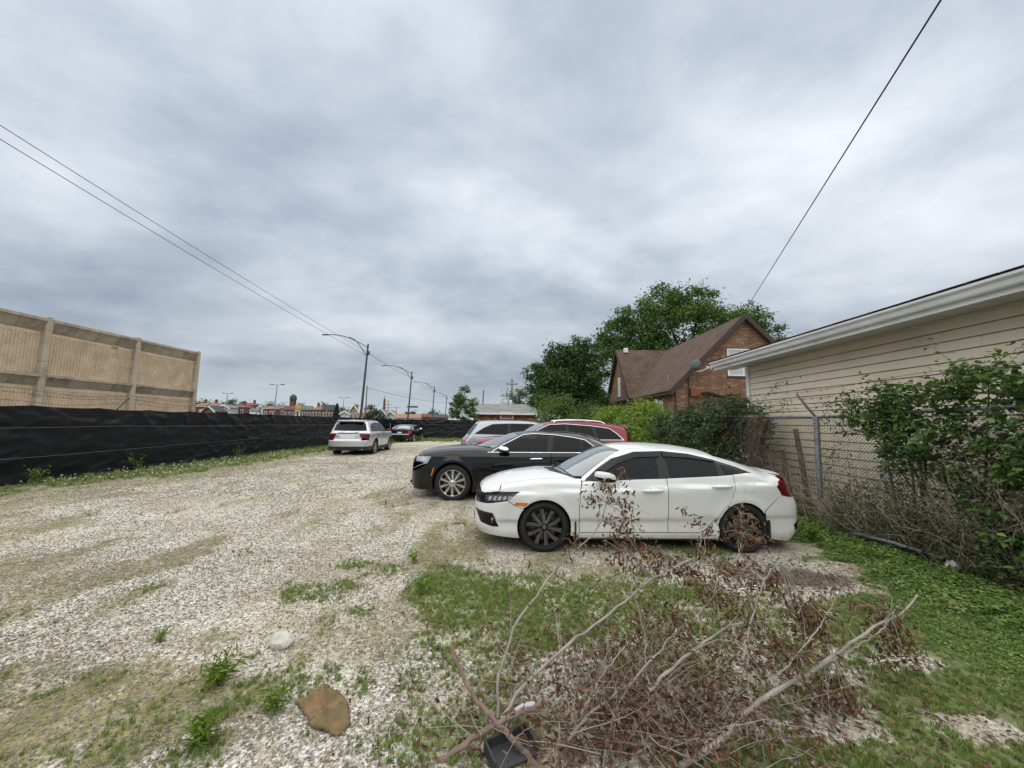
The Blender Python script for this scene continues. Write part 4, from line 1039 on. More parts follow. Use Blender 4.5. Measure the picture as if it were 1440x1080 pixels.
def wire(P, r, lb, sag=0.0, n=24):
    A, B_ = np.array(P[0], float), np.array(P[1], float)
    pts = [A + (B_ - A) * u - np.array([0, 0, 4 * sag * u * (1 - u)]) for u in np.linspace(0, 1, n)]
    tag(MB().tube(pts, r, 6).build('power_line', M['wire'], None, True), lb, 'cable', 'overhead cables')
wire(((-17.0, -3.0, 12.4), (-15.65, 40, 9.15)), .012, 'upper of the two overhead cables on the left reaching the nearest street lamp', .35)
wire(((-17.0, -3.0, 12.05), (-15.7, 40, 8.75)), .012, 'lower of the two overhead cables on the left reaching the nearest street lamp', .42)
wire(((-15.65, 40, 9.15), (-16.8, 62, 9.1)), .018, 'overhead cable between the nearest and the second street lamp', .25)
wire(((-16.8, 62, 9.0), (-17.9, 86, 9.0)), .02, 'overhead cable between the second and the third street lamp', .3)
wire(((-27, 70, 7.9), (-60 + 42, 130, 8.3)), .03, 'faint distant overhead cable above the low houses', .8)
wire(((13.35, 21.66, 7.95), (at(1323, 0, 4.0).x * 1.0, 4.0, at(1323, 0, 4.0).z)), .013, 'single overhead service cable at the right climbing from the brick house gable', .0)
A_, B_ = np.array((13.35, 21.66, 7.95)), np.array(at(1323, 0, 4.0)); wd = bpy.data.objects['power_line.005']
# carry the service cable on past the lens to its own pole behind the camera
me_ = wd.data; pts = [A_ + (B_ - A_) * u for u in np.linspace(0, 1.7, 24)]; mbx = MB().tube(pts, .013, 6); me_.clear_geometry(); me_.from_pydata(mbx.V, [], mbx.F); me_.update()

# ------------------------------------------------------------------ far street: houses, shop, signs
FB = dict(redbrick=brick_mat('far_red_brick', (.15, .065, .05), (.20, .09, .068), (.16, .11, .09), (2, 6)), brownbrick=brick_mat('far_brown_brick', (.12, .075, .055), (.17, .105, .08), (.15, .12, .1), (2, 6)),
          white=pm('white_siding', (.62, .63, .62), .7, var=.06), blue=pm('pale_blue_siding', (.40, .47, .53), .7, var=.06), cream=pm('pale_yellow_siding', (.58, .55, .40), .7, var=.06), grey=pm('pale_grey_siding', (.50, .51, .50), .7, var=.06), tan=pm('tan_stucco', (.36, .27, .18), .8, var=.1))
FR = dict(orange=pm('orange_tile_roof', (.23, .125, .08), .85, var=.25, vscale=3), red=pm('dull_red_roof', (.16, .068, .055), .85, var=.25, vscale=3), grey=pm('grey_shingle_roof', (.155, .16, .165), .85, var=.2, vscale=3), dark=pm('dark_shingle_roof', (.065, .065, .07), .85, var=.25, vscale=3), brown=pm('light_brown_roof', (.27, .165, .10), .85, var=.2, vscale=3))
def far_house(x0, x1, yr, ye, Y, wall, roof, style, lb, nw=2, chim=0, trim=True):
    a, b_ = at(x0, ye, Y), at(x1, ye, Y); w = b_.x - a.x; zr = at((x0 + x1) / 2, yr, Y).z; ze = a.z; cx = (a.x + b_.x) / 2; dp = w * (.9 if style != 'long' else .35)
    h = empty('house', (cx, Y, 0)); tag(h, lb, 'house')
    MB().box((0, dp / 2, ze / 2), (w, dp, ze)).build('wall', FB[wall], h)
    r = MB(); o_ = .05 * w
    if style == 'front':
        MB().prism([(-w / 2, ze), (w / 2, ze), (0, zr - .1)], (0, 0.02, 0), (1, 0, 0), (0, 0, 1), (0, dp - .04, 0)).build('gable_wall', FB[wall], h)
        for s_ in (-1, 1):
            r.prism([(s_ * (w / 2 + o_), ze - o_ * (zr - ze) / (w / 2)), (0, zr), (0, zr + .3), (s_ * (w / 2 + o_), ze + .3 - o_ * (zr - ze) / (w / 2))], (0, -.5, 0), (1, 0, 0), (0, 0, 1), (0, dp + 1, 0))
        if trim:
            for s_ in (-1, 1): MB().prism([(s_ * (w / 2 + o_), ze - .32 - o_ * (zr - ze) / (w / 2)), (0, zr - .32), (0, zr + .28), (s_ * (w / 2 + o_), ze + .28 - o_ * (zr - ze) / (w / 2))], (0, -.62, 0), (1, 0, 0), (0, 0, 1), (0, .11, 0)).build('rake_board', M['white_vinyl'], h)
    elif style == 'hip':
        q = min(w * .28, dp * .4)
        V = [(-w / 2 - o_, -o_, ze), (w / 2 + o_, -o_, ze), (w / 2 + o_, dp + o_, ze), (-w / 2 - o_, dp + o_, ze), (-w / 2 + q, dp / 2, zr), (w / 2 - q, dp / 2, zr)]
        r.add(V, [(0, 1, 5, 4), (1, 2, 5), (2, 3, 4, 5), (3, 0, 4), (3, 2, 1, 0)])
    else:
        r.prism([(-o_, ze), (dp / 2, zr), (dp + o_, ze), (dp + o_, ze - .15), (-o_, ze - .15)], (-w / 2 - o_, 0, 0), (0, 1, 0), (0, 0, 1), (w + 2 * o_, 0, 0))
    rf = r.build('roof', FR[roof], h)
    for k in range(chim): MB().box((w * (.2 - .4 * k), dp * .45, zr + .5), (.7, .7, 1.5)).build('chimney', FB['redbrick'], rf)
    zz = [ze - 1.9] + ([ze - 5.0] if ze > 7 else [])
    for z in zz:
        for k in range(nw):
            x = -w / 2 + w * (k + .5) / nw
            f = MB().box((x, -.04, z), (min(1.5, w / nw * .5), .14, 1.9), b=.02).build('window', M['white_vinyl'], h)
            MB().box((x, -.10, z), (min(1.5, w / nw * .5) * .72, .05, 1.5)).build('pane', M['pane'], f)
    if style == 'front' and zr - ze > 2.2:
        f = MB().box((0, -.04, ze + (zr - ze) * .3), (1.3, .14, 1.5), b=.02).build('window', M['white_vinyl'], h); MB().box((0, -.10, ze + (zr - ze) * .3), (.9, .05, 1.1)).build('pane', M['pane'], f)
    return h
H = far_house
H(264, 303, 565, 572, 150, 'brownbrick', 'orange', 'hip', 'brick house with an orange hipped roof at the corner of the tan building', 3, 2)
H(284, 303, 571, 578.5, 144, 'brownbrick', 'dark', 'front', 'dark gabled porch house with white trim, in front of the orange roof', 1)
H(306, 324, 569.5, 574, 150, 'grey', 'grey', 'front', 'pale grey sided house with a low gable, under the left twin light pole', 2)
H(323, 344, 567.5, 572.5, 155, 'redbrick', 'red', 'hip', 'brick house with a dull red roof and white windows, right of the grey gable', 3, 1)
H(343, 358, 566, 570, 170, 'redbrick', 'red', 'hip', 'taller red brick house behind the white porch house', 2, 1)
H(351, 363, 574, 578, 140, 'white', 'grey', 'long', 'small white house with a grey porch roof', 2)
H(361, 372, 571, 575, 150, 'white', 'grey', 'front', 'narrow white gabled house left of the tallest light pole', 1)
H(370, 386, 571, 575, 146, 'redbrick', 'brown', 'hip', 'brown brick house with a pair of white windows left of the tallest light pole', 2)
H(383, 400, 570, 574, 175, 'brownbrick', 'grey', 'long', 'grey roofed house behind the tallest light pole', 3)
H(399, 416, 570.5, 576, 160, 'redbrick', 'red', 'long', 'dark red roofed brick house beside the small tower', 3)
tw = empty('tower', (at(411, 580, 168).x, 168, 0)); tag(tw, 'small square brick tower with a dark domed cap among the far roofs', 'tower')
MB().box((0, 0, 5.2), (1.9, 1.9, 10.4)).build('wall', FB['redbrick'], tw); MB().lathe([(1.2, 10.4), (1.45, 10.9), (1.4, 12.1), (.9, 12.9), (.25, 13.3), (0, 13.4)], 10, (0, 0, 0), 'z').build('dome', FR['dark'], tw, True)
H(423, 438, 570.5, 576, 155, 'brownbrick', 'grey', 'long', 'grey roofed brick house right of the yellow sign', 4)
H(438, 457, 570.5, 576, 150, 'redbrick', 'orange', 'hip', 'brick house with an orange roof and twin chimneys', 4, 2)
H(453, 469, 569, 576.5, 147, 'redbrick', 'dark', 'long', 'brick flats with white windows and balconies left of the conical tree', 4)
H(478, 492, 578.5, 582, 140, 'white', 'grey', 'front', 'low white gabled house above the silver SUV roof', 1)
H(492, 504, 569.5, 577.5, 135, 'tan', 'red', 'front', 'tan house with a steep reddish gable and white trim', 2)
H(506, 523, 576, 580, 128, 'tan', 'brown', 'long', 'low tan building behind the white sign box', 3)
H(532, 544, 577, 583, 120, 'blue', 'grey', 'front', 'pale blue gabled house with a grey roof', 1)
H(543, 556, 578, 583, 122, 'cream', 'grey', 'front', 'pale yellow gabled house right of the pale blue one', 1)
H(556, 594, 582, 587.5, 118, 'white', 'brown', 'long', 'long low building with a light brown roof behind the second street lamp', 4)
H(593, 612, 581.5, 586, 100, 'redbrick', 'red', 'long', 'low dark red building behind the third street lamp', 3)
H(606, 628, 583, 587, 96, 'redbrick', 'dark', 'long', 'low dark roofed brick building left of the young tree', 3)
# brick shop
sp_ = empty('shop', (-1.05, 55, 0)); tag(sp_, 'low brick shop with a grey shingle roof and red sign, right of the young tree', 'shop')
M['shop_brick'] = brick_mat('mottled_shop_brick', (.20, .105, .045), (.31, .185, .085), (.22, .16, .10), (3.0, 5.0), fleck=.9)
M['shop_roof'] = brick_mat('grey_shop_shingle', (.20, .20, .185), (.25, .25, .235), (.14, .14, .13), (2.5, 4))
MB().box((0, 5, 1.55), (9.0, 9.6, 3.1)).build('wall', M['shop_brick'], sp_)
MB().prism([(-.6, 3.1), (4.6, 4.7), (10.4, 3.1), (10.4, 2.98), (-.6, 2.98)], (-4.75, 0, 0), (0, 1, 0), (0, 0, 1), (9.5, 0, 0)).build('roof', M['shop_roof'], sp_)
MB().box((0, -.63, 3.02), (9.5, .06, .26), b=.01).build('fascia_board', M['white_vinyl'], sp_)
s_ = MB().box((.35, -.10, 2.75), (1.95, .5, .95), b=.03).build('sign_box', M['white_vinyl'], sp_); MB().box((.35, -.37, 2.75), (1.70, .05, .72), b=.01).build('sign_face', pm('faded_red_sign', (.26, .035, .035), .5, var=.2, vscale=9), s_)
MB().box((.35, .08, 1.25), (1.7, .3, 2.0), b=.02).build('shop_window', M['pane'], sp_)
MB().lathe([(.2, 0), (.2, .5), (.25, .55), (0, .7)], 10, (.9, 4.6, 4.65), 'z').build('roof_vent', M['white_vinyl'], sp_, True)
# yellow sign frame, white and blue signs, chimney stack
ys = empty('yellow_sign', (at(418, 590, 125).x, 125, 0)); tag(ys, 'bright yellow sign box on a pale frame in front of the far brick houses', 'sign')
zt, zb2, zb3 = at(418, 570, 125).z, at(418, 576, 125).z, at(418, 577.2, 125).z
MB().box((0, 0, (zt + zb2) / 2), (1.75, .5, zt - zb2), b=.06).build('sign_box', pm('warning_yellow', (.62, .33, .02), .5, var=.2, vscale=1.5), ys)
MB().box((0, -.03, zb3 - .12), (1.6, .42, .42), b=.03).build('sign_panel', pm('pale_yellow', (.66, .56, .26), .5), ys)
for x in (-.55, .55): MB().box((x, 0, zb3 / 2 - .1), (.32, .3, zb3 - .2), b=.03).build('leg', M['white_vinyl'], ys)
ws_ = empty('sign', (at(507, 590, 58).x, 58, 0)); tag(ws_, 'white traffic sign box on a black post in front of the tan gabled house', 'sign')
z0, z1 = at(507, 581, 58).z, at(507, 572, 58).z
MB().box((0, 0, (z0 + z1) / 2), (.80, .25, z1 - z0), b=.02).build('sign_box', M['white_vinyl'], ws_); MB().box((.08, -.14, z0 + .28), (.42, .03, .26)).build('symbol', M['gloss_black'], ws_); MB().tube([(0, 0, 0), (0, 0, z0)], .12, 8).build('post', M['gloss_black'], ws_)
bs = empty('sign', (at(513, 590, 69.5).x, 69.5, 0)); tag(bs, 'small blue sign strip on the thin grey pole', 'sign')
MB().box((0, -.2, at(513, 575, 69.5).z), (1.1, .06, .32), b=.01).build('sign_plate', pm('sign_blue', (.03, .09, .30), .5), bs); MB().box((0, -.1, at(513, 575, 69.5).z), (.1, .2, .1)).build('clamp', M['galv'], bs)
cs = empty('chimney_stack', (at(539.5, 590, 240).x, 240, 0)); tag(cs, 'tall thin brick chimney stack behind the pale blue house', 'chimney')
hz_ = at(539.5, 561, 240).z; MB().lathe([(1.0, 0), (.72, hz_ * .7), (.75, hz_ * .71), (.62, hz_)], 12, axis='z').build('shaft', FB['redbrick'], cs, True); MB().lathe([(.0, hz_), (.25, hz_), (.2, hz_ + 2.2), (0, hz_ + 2.2)], 8, axis='z').build('flue', M['galv'], cs, True)
# ------------------------------------------------------------------ foliage
def leaf_arrays(C, size, r, up_bias=.35, droop=.25, wid=.42, hex_=False):
    """one folded leaf per centre; returns V, F"""
    n = len(C); size = np.broadcast_to(size, (n,))
    az = r.uniform(0, 2 * np.pi, n); el = r.normal(-droop, .45, n)
    d = np.stack([np.cos(az) * np.cos(el), np.sin(az) * np.cos(el), np.sin(el)], 1)
    nz = r.normal(size=(n, 3)); nz[:, 2] = np.abs(nz[:, 2]) + up_bias * 2
    s = np.cross(d, nz); s /= np.linalg.norm(s, axis=1)[:, None] + 1e-9
    u_ = np.cross(s, d); L_ = (size * r.uniform(.7, 1.25, n))[:, None]; w = L_ * wid * r.uniform(.8, 1.2, n)[:, None] * .5
    if hex_:
        P = [C, C + d * L_ * .3 + s * w + u_ * L_ * .06, C + d * L_ * .68 + s * w * .72 + u_ * L_ * .03, C + d * L_ - u_ * L_ * .10, C + d * L_ * .68 - s * w * .72 + u_ * L_ * .03, C + d * L_ * .3 - s * w + u_ * L_ * .06]
        V = np.stack(P, 1).reshape(-1, 3); k = np.arange(n)[:, None] * 6
        return V, np.concatenate([k + np.array([[0, 1, 2, 3]]), k + np.array([[0, 3, 4, 5]])]), 6
    P = [C, C + d * L_ * .45 + s * w + u_ * L_ * .07, C + d * L_ - u_ * L_ * .08, C + d * L_ * .45 - s * w + u_ * L_ * .07]
    V = np.stack(P, 1).reshape(-1, 3); k = np.arange(n)[:, None] * 4
    return V, np.concatenate([k + np.array([[0, 1, 2]]), k + np.array([[0, 2, 3]])]), 4
def clump_points(blobs, n, r, sub=26, subr=.30, shell=.55, flat=.75):
    """blobs: (x,y,z,rx,ry,rz) in crown space; leaves gather in sub-clumps around the shell so gaps stay open"""
    vol = np.array([b[3] * b[4] * b[5] for b in blobs]) ** .75; vol /= vol.sum()
    C, T = [], []
    for b, f in zip(blobs, vol):
        c0, rad = np.array(b[:3]), np.array(b[3:])
        v = r.normal(size=(sub, 3)); v /= np.linalg.norm(v, axis=1)[:, None]
        q = c0 + v * rad * (shell + (1 - shell) * r.random((sub, 1)) ** .6)
        m = int(n * f); k = r.integers(0, sub, m)
        sr = rad.min() * subr * r.uniform(.55, 1.35, sub)
        o = r.normal(size=(m, 3)) * .5; o[:, 2] *= flat
        C.append(q[k] + o * sr[k][:, None]); T.append(np.clip(.5 + .22 * r.normal(size=sub)[k] + .16 * r.normal(size=m), 0, 1))
    return np.concatenate(C), np.concatenate(T)
def foliage(name, parent, blobs, n, size, mat, seed, **kw):
    r = np.random.default_rng(seed); ka = {k: kw.pop(k) for k in ('up_bias', 'droop', 'wid', 'hex_') if k in kw}
    C, T = clump_points(blobs, n, r, **kw)
    V, F, m = leaf_arrays(C, size, r, **ka)
    return bulk(name, V, F, mat, parent, False, dict(tone=np.repeat(T, m)))
M['bark'] = pm('bark', (.085, .066, .05), .95, 0, var=.35, vscale=5, bump=.02, bscale=14)
M['leaf_maple'] = leaf_mat('maple_leaves', (.048, .095, .021), (.088, .158, .036), (.155, .235, .06), .28)
M['leaf_dark'] = leaf_mat('dark_green_leaves', (.036, .076, .022), (.064, .124, .034), (.115, .185, .055), .22)
M['leaf_far'] = leaf_mat('far_leaves', (.034, .056, .026), (.055, .085, .038), (.08, .115, .05), .2)
M['leaf_bright'] = leaf_mat('bright_green_leaves', (.085, .155, .020), (.165, .255, .032), (.28, .36, .055), .33)
M['leaf_young'] = leaf_mat('young_tree_leaves', (.055, .105, .025), (.10, .17, .04), (.17, .24, .06), .3)
M['leaf_vine'] = leaf_mat('vine_leaves', (.040, .082, .022), (.085, .150, .040), (.165, .245, .065), .25, .45)
M['leaf_vine_dark'] = leaf_mat('dull_vine_leaves', (.036, .060, .023), (.070, .105, .042), (.13, .165, .07), .2, .6)
M['leaf_dead'] = leaf_mat('dead_brown_leaves', (.056, .031, .019), (.148, .084, .051), (.27, .175, .11), .15, .85, .15)
M['leaf_dull'] = leaf_mat('dull_fence_leaves', (.045, .040, .022), (.060, .075, .032), (.105, .125, .055), .2, .65)
M['conifer'] = leaf_mat('spruce_needles', (.012, .028, .016), (.020, .042, .024), (.032, .06, .034), .1)
def tree(name, loc, trunk_h, r0_, blobs, n, size, mat, label, group=None, seed=1, cat_='tree', limbs=True, **kw):
    t = empty(name, loc); tag(t, label, cat_, group)
    r = np.random.default_rng(seed + 500); mb = MB()
    top = np.array([r.normal() * .03 * trunk_h, r.normal() * .03 * trunk_h, trunk_h])
    mb.tube([(0, 0, -.1), tuple(top * .5 + r.normal(size=3) * .02 * trunk_h), tuple(top)], [r0_ * 1.25, r0_ * .9, r0_ * .7], 9)
    if limbs:
        for b in blobs:
            e = np.array(b[:3]); st = top * r.uniform(.7, 1.0); md = (st + e) / 2 + r.normal(size=3) * .05 * np.linalg.norm(e - st) + np.array([0, 0, -.06 * np.linalg.norm(e - st)])
            mb.tube([st, md, e], [r0_ * .5, r0_ * .33, r0_ * .12], 6)
            for _ in range(4):
                v = r.normal(size=3); v /= np.linalg.norm(v); e2 = e + v * np.array(b[3:]) * .8
                mb.tube([md * .4 + e * .6, (e + e2) / 2 + r.normal(size=3) * .05, e2], [r0_ * .16, r0_ * .09, r0_ * .03], 4, False)
    mb.build('trunk', M['bark'], t, True)
    foliage('crown', t, blobs, n, size, mat, seed, **kw)
    return t
# the tall maple behind the house
tree('maple_tree', (21.0, 45.5, 0), 8, .45, [(0, 0, 13.5, 5.2, 4.5, 4.4), (-6.2, 0, 12.2, 4.0, 3.8, 3.2), (-9.0, -1, 9.4, 3.2, 3.0, 2.6), (5.0, 0, 12.6, 4.2, 3.6, 3.2), (9.2, 0, 11.6, 2.6, 2.6, 3.6), (-2.5, 0, 16.6, 3.2, 3, 2.2), (2.2, 0, 16.6, 2.4, 2.4, 2.2), (8.6, 0, 15.0, 1.9, 1.9, 2.0), (-7.0, 0, 14.6, 2.2, 2, 1.5), (4, -1, 9.5, 4, 3.4, 3), (-4.5, -1, 9, 4, 3.4, 3)], 46000, .42, M['leaf_maple'], 'tall spreading green maple tree rising behind the brick house', seed=3, sub=34, subr=.40)
tree('shade_tree', (4.9, 30.5, 0), 3, .28, [(0, 0, 5.6, 2.7, 2.2, 2.3), (-2.0, 0, 4.4, 1.8, 1.8, 1.7), (1.0, -.3, 5.4, 1.5, 1.6, 2.0), (-.6, 0, 7.2, 1.5, 1.5, 1.3), (.9, 0, 7.7, 1.3, 1.3, 1.1), (-2.9, 0, 5.8, .9, .9, .8), (0, -.8, 3.2, 2.8, 2, 1.6), (1.3, 0, 3.0, 1.2, 1.4, 1.4)], 34000, .27, M['leaf_dark'], 'dense dark green tree left of the brick house', seed=5, sub=30, subr=.38)
tree('young_tree', (-6.2, 48, 0), 2.2, .10, [(0, 0, 4.9, .95, .8, .9), (-1.1, 0, 3.6, 1.05, .9, .75), (.9, 0, 3.5, 1.05, .9, .8), (.2, 0, 5.9, .6, .5, .5), (0, 0, 2.6, 1.7, 1.2, .75), (1.3, 0, 4.4, .6, .6, .5), (-.9, 0, 4.6, .5, .5, .4)], 5200, .27, M['leaf_young'], 'small young tree with pale green open crown, left of the low brick shop', seed=7, sub=16, subr=.46)
tree('far_tree', (1.9, 80, 0), 3, .3, [(0, 0, 5.2, 4.0, 3, 3.2), (2.8, 0, 4.4, 2.6, 2.4, 2.4), (-2.4, 0, 4.0, 2, 2, 2)], 5000, .5, M['leaf_dark'], 'rounded dark tree rising behind the grey roof of the low brick shop', seed=9, sub=24, subr=.5)
tree('far_tree', (19.4, 23.5, 0), 4, .22, [(0, 0, 6.2, 1.7, 1.5, 1.4), (-1.7, 0, 6.0, 1.2, 1.2, 1.0), (1.8, 0, 6.2, 1.5, 1.5, 1.2)], 9000, .25, M['leaf_dark'], 'dark tree top showing just above the shed gutter at the right', seed=10, sub=20, subr=.45)
far = [(262, 563, 4.5, 190, 'bushy crown at the edge of the tan building'), (283, 561, 6, 195, 'broad crown above the orange hipped roof'), (299, 566, 4.5, 192, 'low crown right of the orange hipped roof'), (317, 568, 4.5, 200, 'low crown behind the pale grey gabled house'), (331, 562, 5.2, 200, 'round crown above the dull red roof'), (374, 565.5, 5.4, 200, 'crown left of the tallest light pole'), (390, 566.5, 5.2, 205, 'crown right of the tallest light pole'), (421, 568, 3.6, 200, 'small dark crown beside the yellow sign'), (456, 570, 5, 190, 'crown behind the brick flats'), (488, 574, 4.6, 170, 'round crown above the low white gabled house'), (516, 567.5, 5.2, 160, 'dark crown behind the thin grey pole'), (528, 577.5, 2.6, 118, 'bushy tree left of the pale blue house'), (549, 579, 2.6, 150, 'small crown between the blue and yellow houses'), (576, 579, 3.2, 160, 'low crown behind the second street lamp'), (615, 579, 4.2, 150, 'crown left of the young tree')]
for i, (px, py, rr, Y, lb) in enumerate(far):
    p = at(px, py, Y); h = p.z - rr * .75
    tree('far_tree', (p.x, Y, 0), max(1.5, h * .6), .3, [(0, 0, h, rr, rr * .8, rr * .75), (rr * .6, 0, h - rr * .35, rr * .6, rr * .6, rr * .5), (-rr * .6, 0, h - rr * .3, rr * .6, rr * .6, rr * .5), (0, 0, h * .55, rr * .7, rr * .6, h * .4)], 2600, 1.0, M['leaf_far'], 'distant ' + lb, 'trees among the far houses', seed=40 + i, sub=14, subr=.55, limbs=False)
cn = empty('conifer_tree', (at(473, 590, 140).x, 140, 0)); tag(cn, 'dark conical spruce tree among the far brick houses', 'tree')
MB().tube([(0, 0, 0), (0, 0, 6)], [.3, .1], 6).build('trunk', M['bark'], cn)
r = np.random.default_rng(8); hz2 = at(473, 567.5, 140).z; zz = r.uniform(.8, hz2, 2600); aa = r.uniform(0, 6.28, 2600); rd = (1 - zz / hz2) * 2.1 * r.uniform(.35, 1.05, 2600) + .05
V, F, m = leaf_arrays(np.stack([np.cos(aa) * rd, np.sin(aa) * rd, zz], 1), .5, r, 0, .5); bulk('crown', V, F, M['conifer'], cn, False, dict(tone=np.repeat(r.random(2600), m)))

# ---- hedge of shrubs along the fence beyond the cars
def shrub(loc, blobs, n, size, mat, label, seed, group='shrubs along the right fence', stems=7, **kw):
    s = empty('shrub', loc); tag(s, label, 'shrub', group); r = np.random.default_rng(seed); mb = MB()
    for k in range(stems):
        b = blobs[k % len(blobs)]; e = np.array(b[:3]) + r.normal(size=3) * np.array(b[3:]) * .4
        st = np.array([e[0] * .25 + r.normal() * .15, e[1] * .5 + r.normal() * .2, -.05]); mb.tube([st, (st + e) / 2 + r.normal(size=3) * .08, e], [.022, .016, .006], 5)
    mb.build('stem', M['bark'], s, True); foliage('crown', s, blobs, n, size, mat, seed, **kw)
    return s
shrub((2.9, 25.5, 0), [(0, 0, 2.3, 1.3, 1.2, 1.5), (.9, 0, 1.6, 1.4, 1.2, 1.3), (-.6, 0, 1.2, 1.0, 1, 1.0), (.5, 0, 3.3, .9, .9, .7)], 8500, .17, M['leaf_young'], 'olive green bush at the left end of the hedge, below the dark tree', 61, sub=22, subr=.42)
shrub((4.9, 23.0, 0), [(0, 0, 1.5, 1.5, 1.3, 1.2), (1.0, -.5, 1.7, 1.3, 1.2, 1.1)], 7000, .16, M['leaf_young'], 'mid green bush between the olive bush and the bright yellow green one', 62, sub=22, subr=.42)
shrub((5.3, 19.3, 0), [(0, 0, 1.55, 1.1, 1.3, .95), (.5, 1.0, 1.75, 1.1, 1.2, .9), (-.3, -.9, 1.2, .9, 1, .9)], 8000, .15, M['leaf_bright'], 'bright yellow green bush hanging over the fence behind the red SUV', 63, sub=24, subr=.42)
shrub((5.5, 16.2, 0), [(0, 0, 1.75, .95, 1.1, .95), (.5, .8, 2.0, .9, 1, .75), (-.25, -.8, 1.25, .8, .9, .85), (0, -.9, .6, .8, .9, .6)], 8500, .14, M['leaf_bright'], 'lime green leafy bush below the arched windows of the brick house', 64, sub=24, subr=.42)
shrub((5.2, 13.4, 0), [(0, 0, .95, .7, .9, .6), (-.15, -.9, .7, .55, .7, .5)], 4200, .12, M['leaf_bright'], 'low light green bush beside the tail of the red SUV', 65, sub=20, subr=.42)
shrub((8.0, 20.3, 0), [(0, 0, 1.3, 1.2, 1.3, 1.1), (1, 0, 1.2, 1.1, 1, 1)], 4500, .14, M['leaf_dark'], 'dark bush in the yard between the fence and the brick house', 66, sub=20, subr=.42)
shrub((5.22, 12.3, 0), [(0, 0, 1.2, .55, 1.0, .95), (0, -1.2, 1.3, .55, 1.0, .95), (0, 1.1, 1.15, .5, .9, .85), (0, -.5, .5, .5, 1.4, .5), (0, -1.3, 1.75, .4, .7, .5), (0, .2, 1.8, .4, .8, .4)], 19000, .085, M['leaf_vine_dark'], 'dull green vines smothering the fence right of the lime bush', 67, 'vines on the right fence', sub=34, subr=.42, wid=.5)
shrub((5.4, 9.85, 0), [(0, 0, 1.25, .55, .8, .85), (.1, -.75, 1.75, .5, .65, .65), (0, .8, 1.25, .5, .8, .75), (.15, -.5, 2.2, .32, .38, .32), (-.1, -.5, .8, .5, .7, .6), (.1, -1.2, 1.6, .38, .35, .5), (0, -.2, .35, .5, 1.0, .35), (0, .3, 1.95, .42, .6, .45), (0, .9, 1.7, .45, .7, .5), (-.1, -.1, 1.5, .5, .7, .6)], 21000, .08, M['leaf_vine_dark'], 'dark vine mound on the fence above the tail of the white sedan', 68, 'vines on the right fence', sub=36, subr=.40, wid=.5)
# the big vine at the right edge of the picture
vb = [(0, 0, 2.05, .40, .60, .36), (.05, -.75, 2.15, .42, .55, .36), (-.05, .55, 1.85, .34, .40, .34), (0, -1.4, 2.1, .4, .55, .42), (-.05, -.35, 1.55, .36, .6, .36), (0, -1.2, 1.5, .38, .6, .45), (.0, .25, 1.30, .24, .3, .3), (-.05, -.7, .95, .24, .5, .35), (.0, -1.45, .75, .3, .4, .45), (-.1, -1.0, .45, .3, .5, .28)]
shrub((5.32, 4.95, 0), vb, 9500, .070, M['leaf_vine'], 'large leafy green vine draped over the fence top at the right edge', 71, 'vines on the right fence', stems=14, hex_=True, sub=40, subr=.36, wid=.62, shell=.35)
r = np.random.default_rng(72)
def sprig_set(lines, n, size, mat, label, seed, rad=.004, spread=.03, hexa=True):
    r = np.random.default_rng(seed); s = empty('vine', tuple(lines[0][0])); tag(s, label, 'vine', 'vines on the right fence'); o = np.array(lines[0][0]); mb = MB(); C = []
    for ln in lines:
        P = [np.array(p, float) - o for p in ln]; Q = []
        for a, b_ in zip(P[:-1], P[1:]):
            for k in range(5): Q.append(a + (b_ - a) * k / 5 + r.normal(size=3) * .010)
        Q.append(P[-1]); mb.tube(Q, [rad * (1.2 - .9 * i / len(Q)) for i in range(len(Q))], 4)
        for _ in range(n): i = r.integers(1, len(Q)); C.append(Q[i] + r.normal(size=3) * spread)
    mb.build('stem', M['bark'], s); V, F, m = leaf_arrays(np.array(C), size, r, .35, .2, .5, hexa); bulk('leaves', V, F, mat, s, False, dict(tone=np.repeat(r.random(len(C)), m)))
    return s
sprig_set([((5.25, 4.4, 2.4), (5.2, 4.5, 2.62), (5.15, 4.62, 2.74)), ((5.3, 3.9, 2.45), (5.3, 3.75, 2.62), (5.3, 3.55, 2.78)), ((5.3, 4.1, 2.4), (5.3, 3.9, 2.55), (5.3, 3.7, 2.60)), ((5.25, 5.2, 2.2), (5.2, 5.45, 2.38), (5.2, 5.6, 2.45)), ((5.25, 5.3, 2.1), (5.2, 5.7, 2.15), (5.2, 5.95, 2.3))], 16, .06, M['leaf_vine'], 'thin leafy shoots poking up from the large vine against the siding', 73)
sprig_set([((5.25, 8.05, 1.9), (5.05, 7.6, 2.2), (5.0, 7.05, 2.42)), ((5.25, 8.1, 1.85), (5.05, 7.5, 2.08), (5.0, 6.85, 2.16)), ((5.2, 8.0, 1.8), (5.1, 7.4, 1.98), (5.1, 6.9, 2.02)), ((5.3, 7.9, 2.3), (5.3, 7.5, 2.55), (5.3, 7.0, 2.62))], 30, .055, M['leaf_vine'], 'trailing vine shoots on the barbed wire left of the leaning arm', 74)
sprig_set([((5.26, 6.30, .2), (5.22, 6.28, .8), (5.24, 6.2, 1.3), (5.22, 6.1, 1.85)), ((5.22, 6.0, .4), (5.2, 5.9, 1.0), (5.2, 5.85, 1.75)), ((5.25, 6.35, 1.85), (5.15, 6.1, 2.05), (5.1, 5.8, 2.18), (5.1, 5.6, 2.3))], 70, .055, M['leaf_vine_dark'], 'climbing vine twined on the fence just right of the steel post', 75, spread=.05)
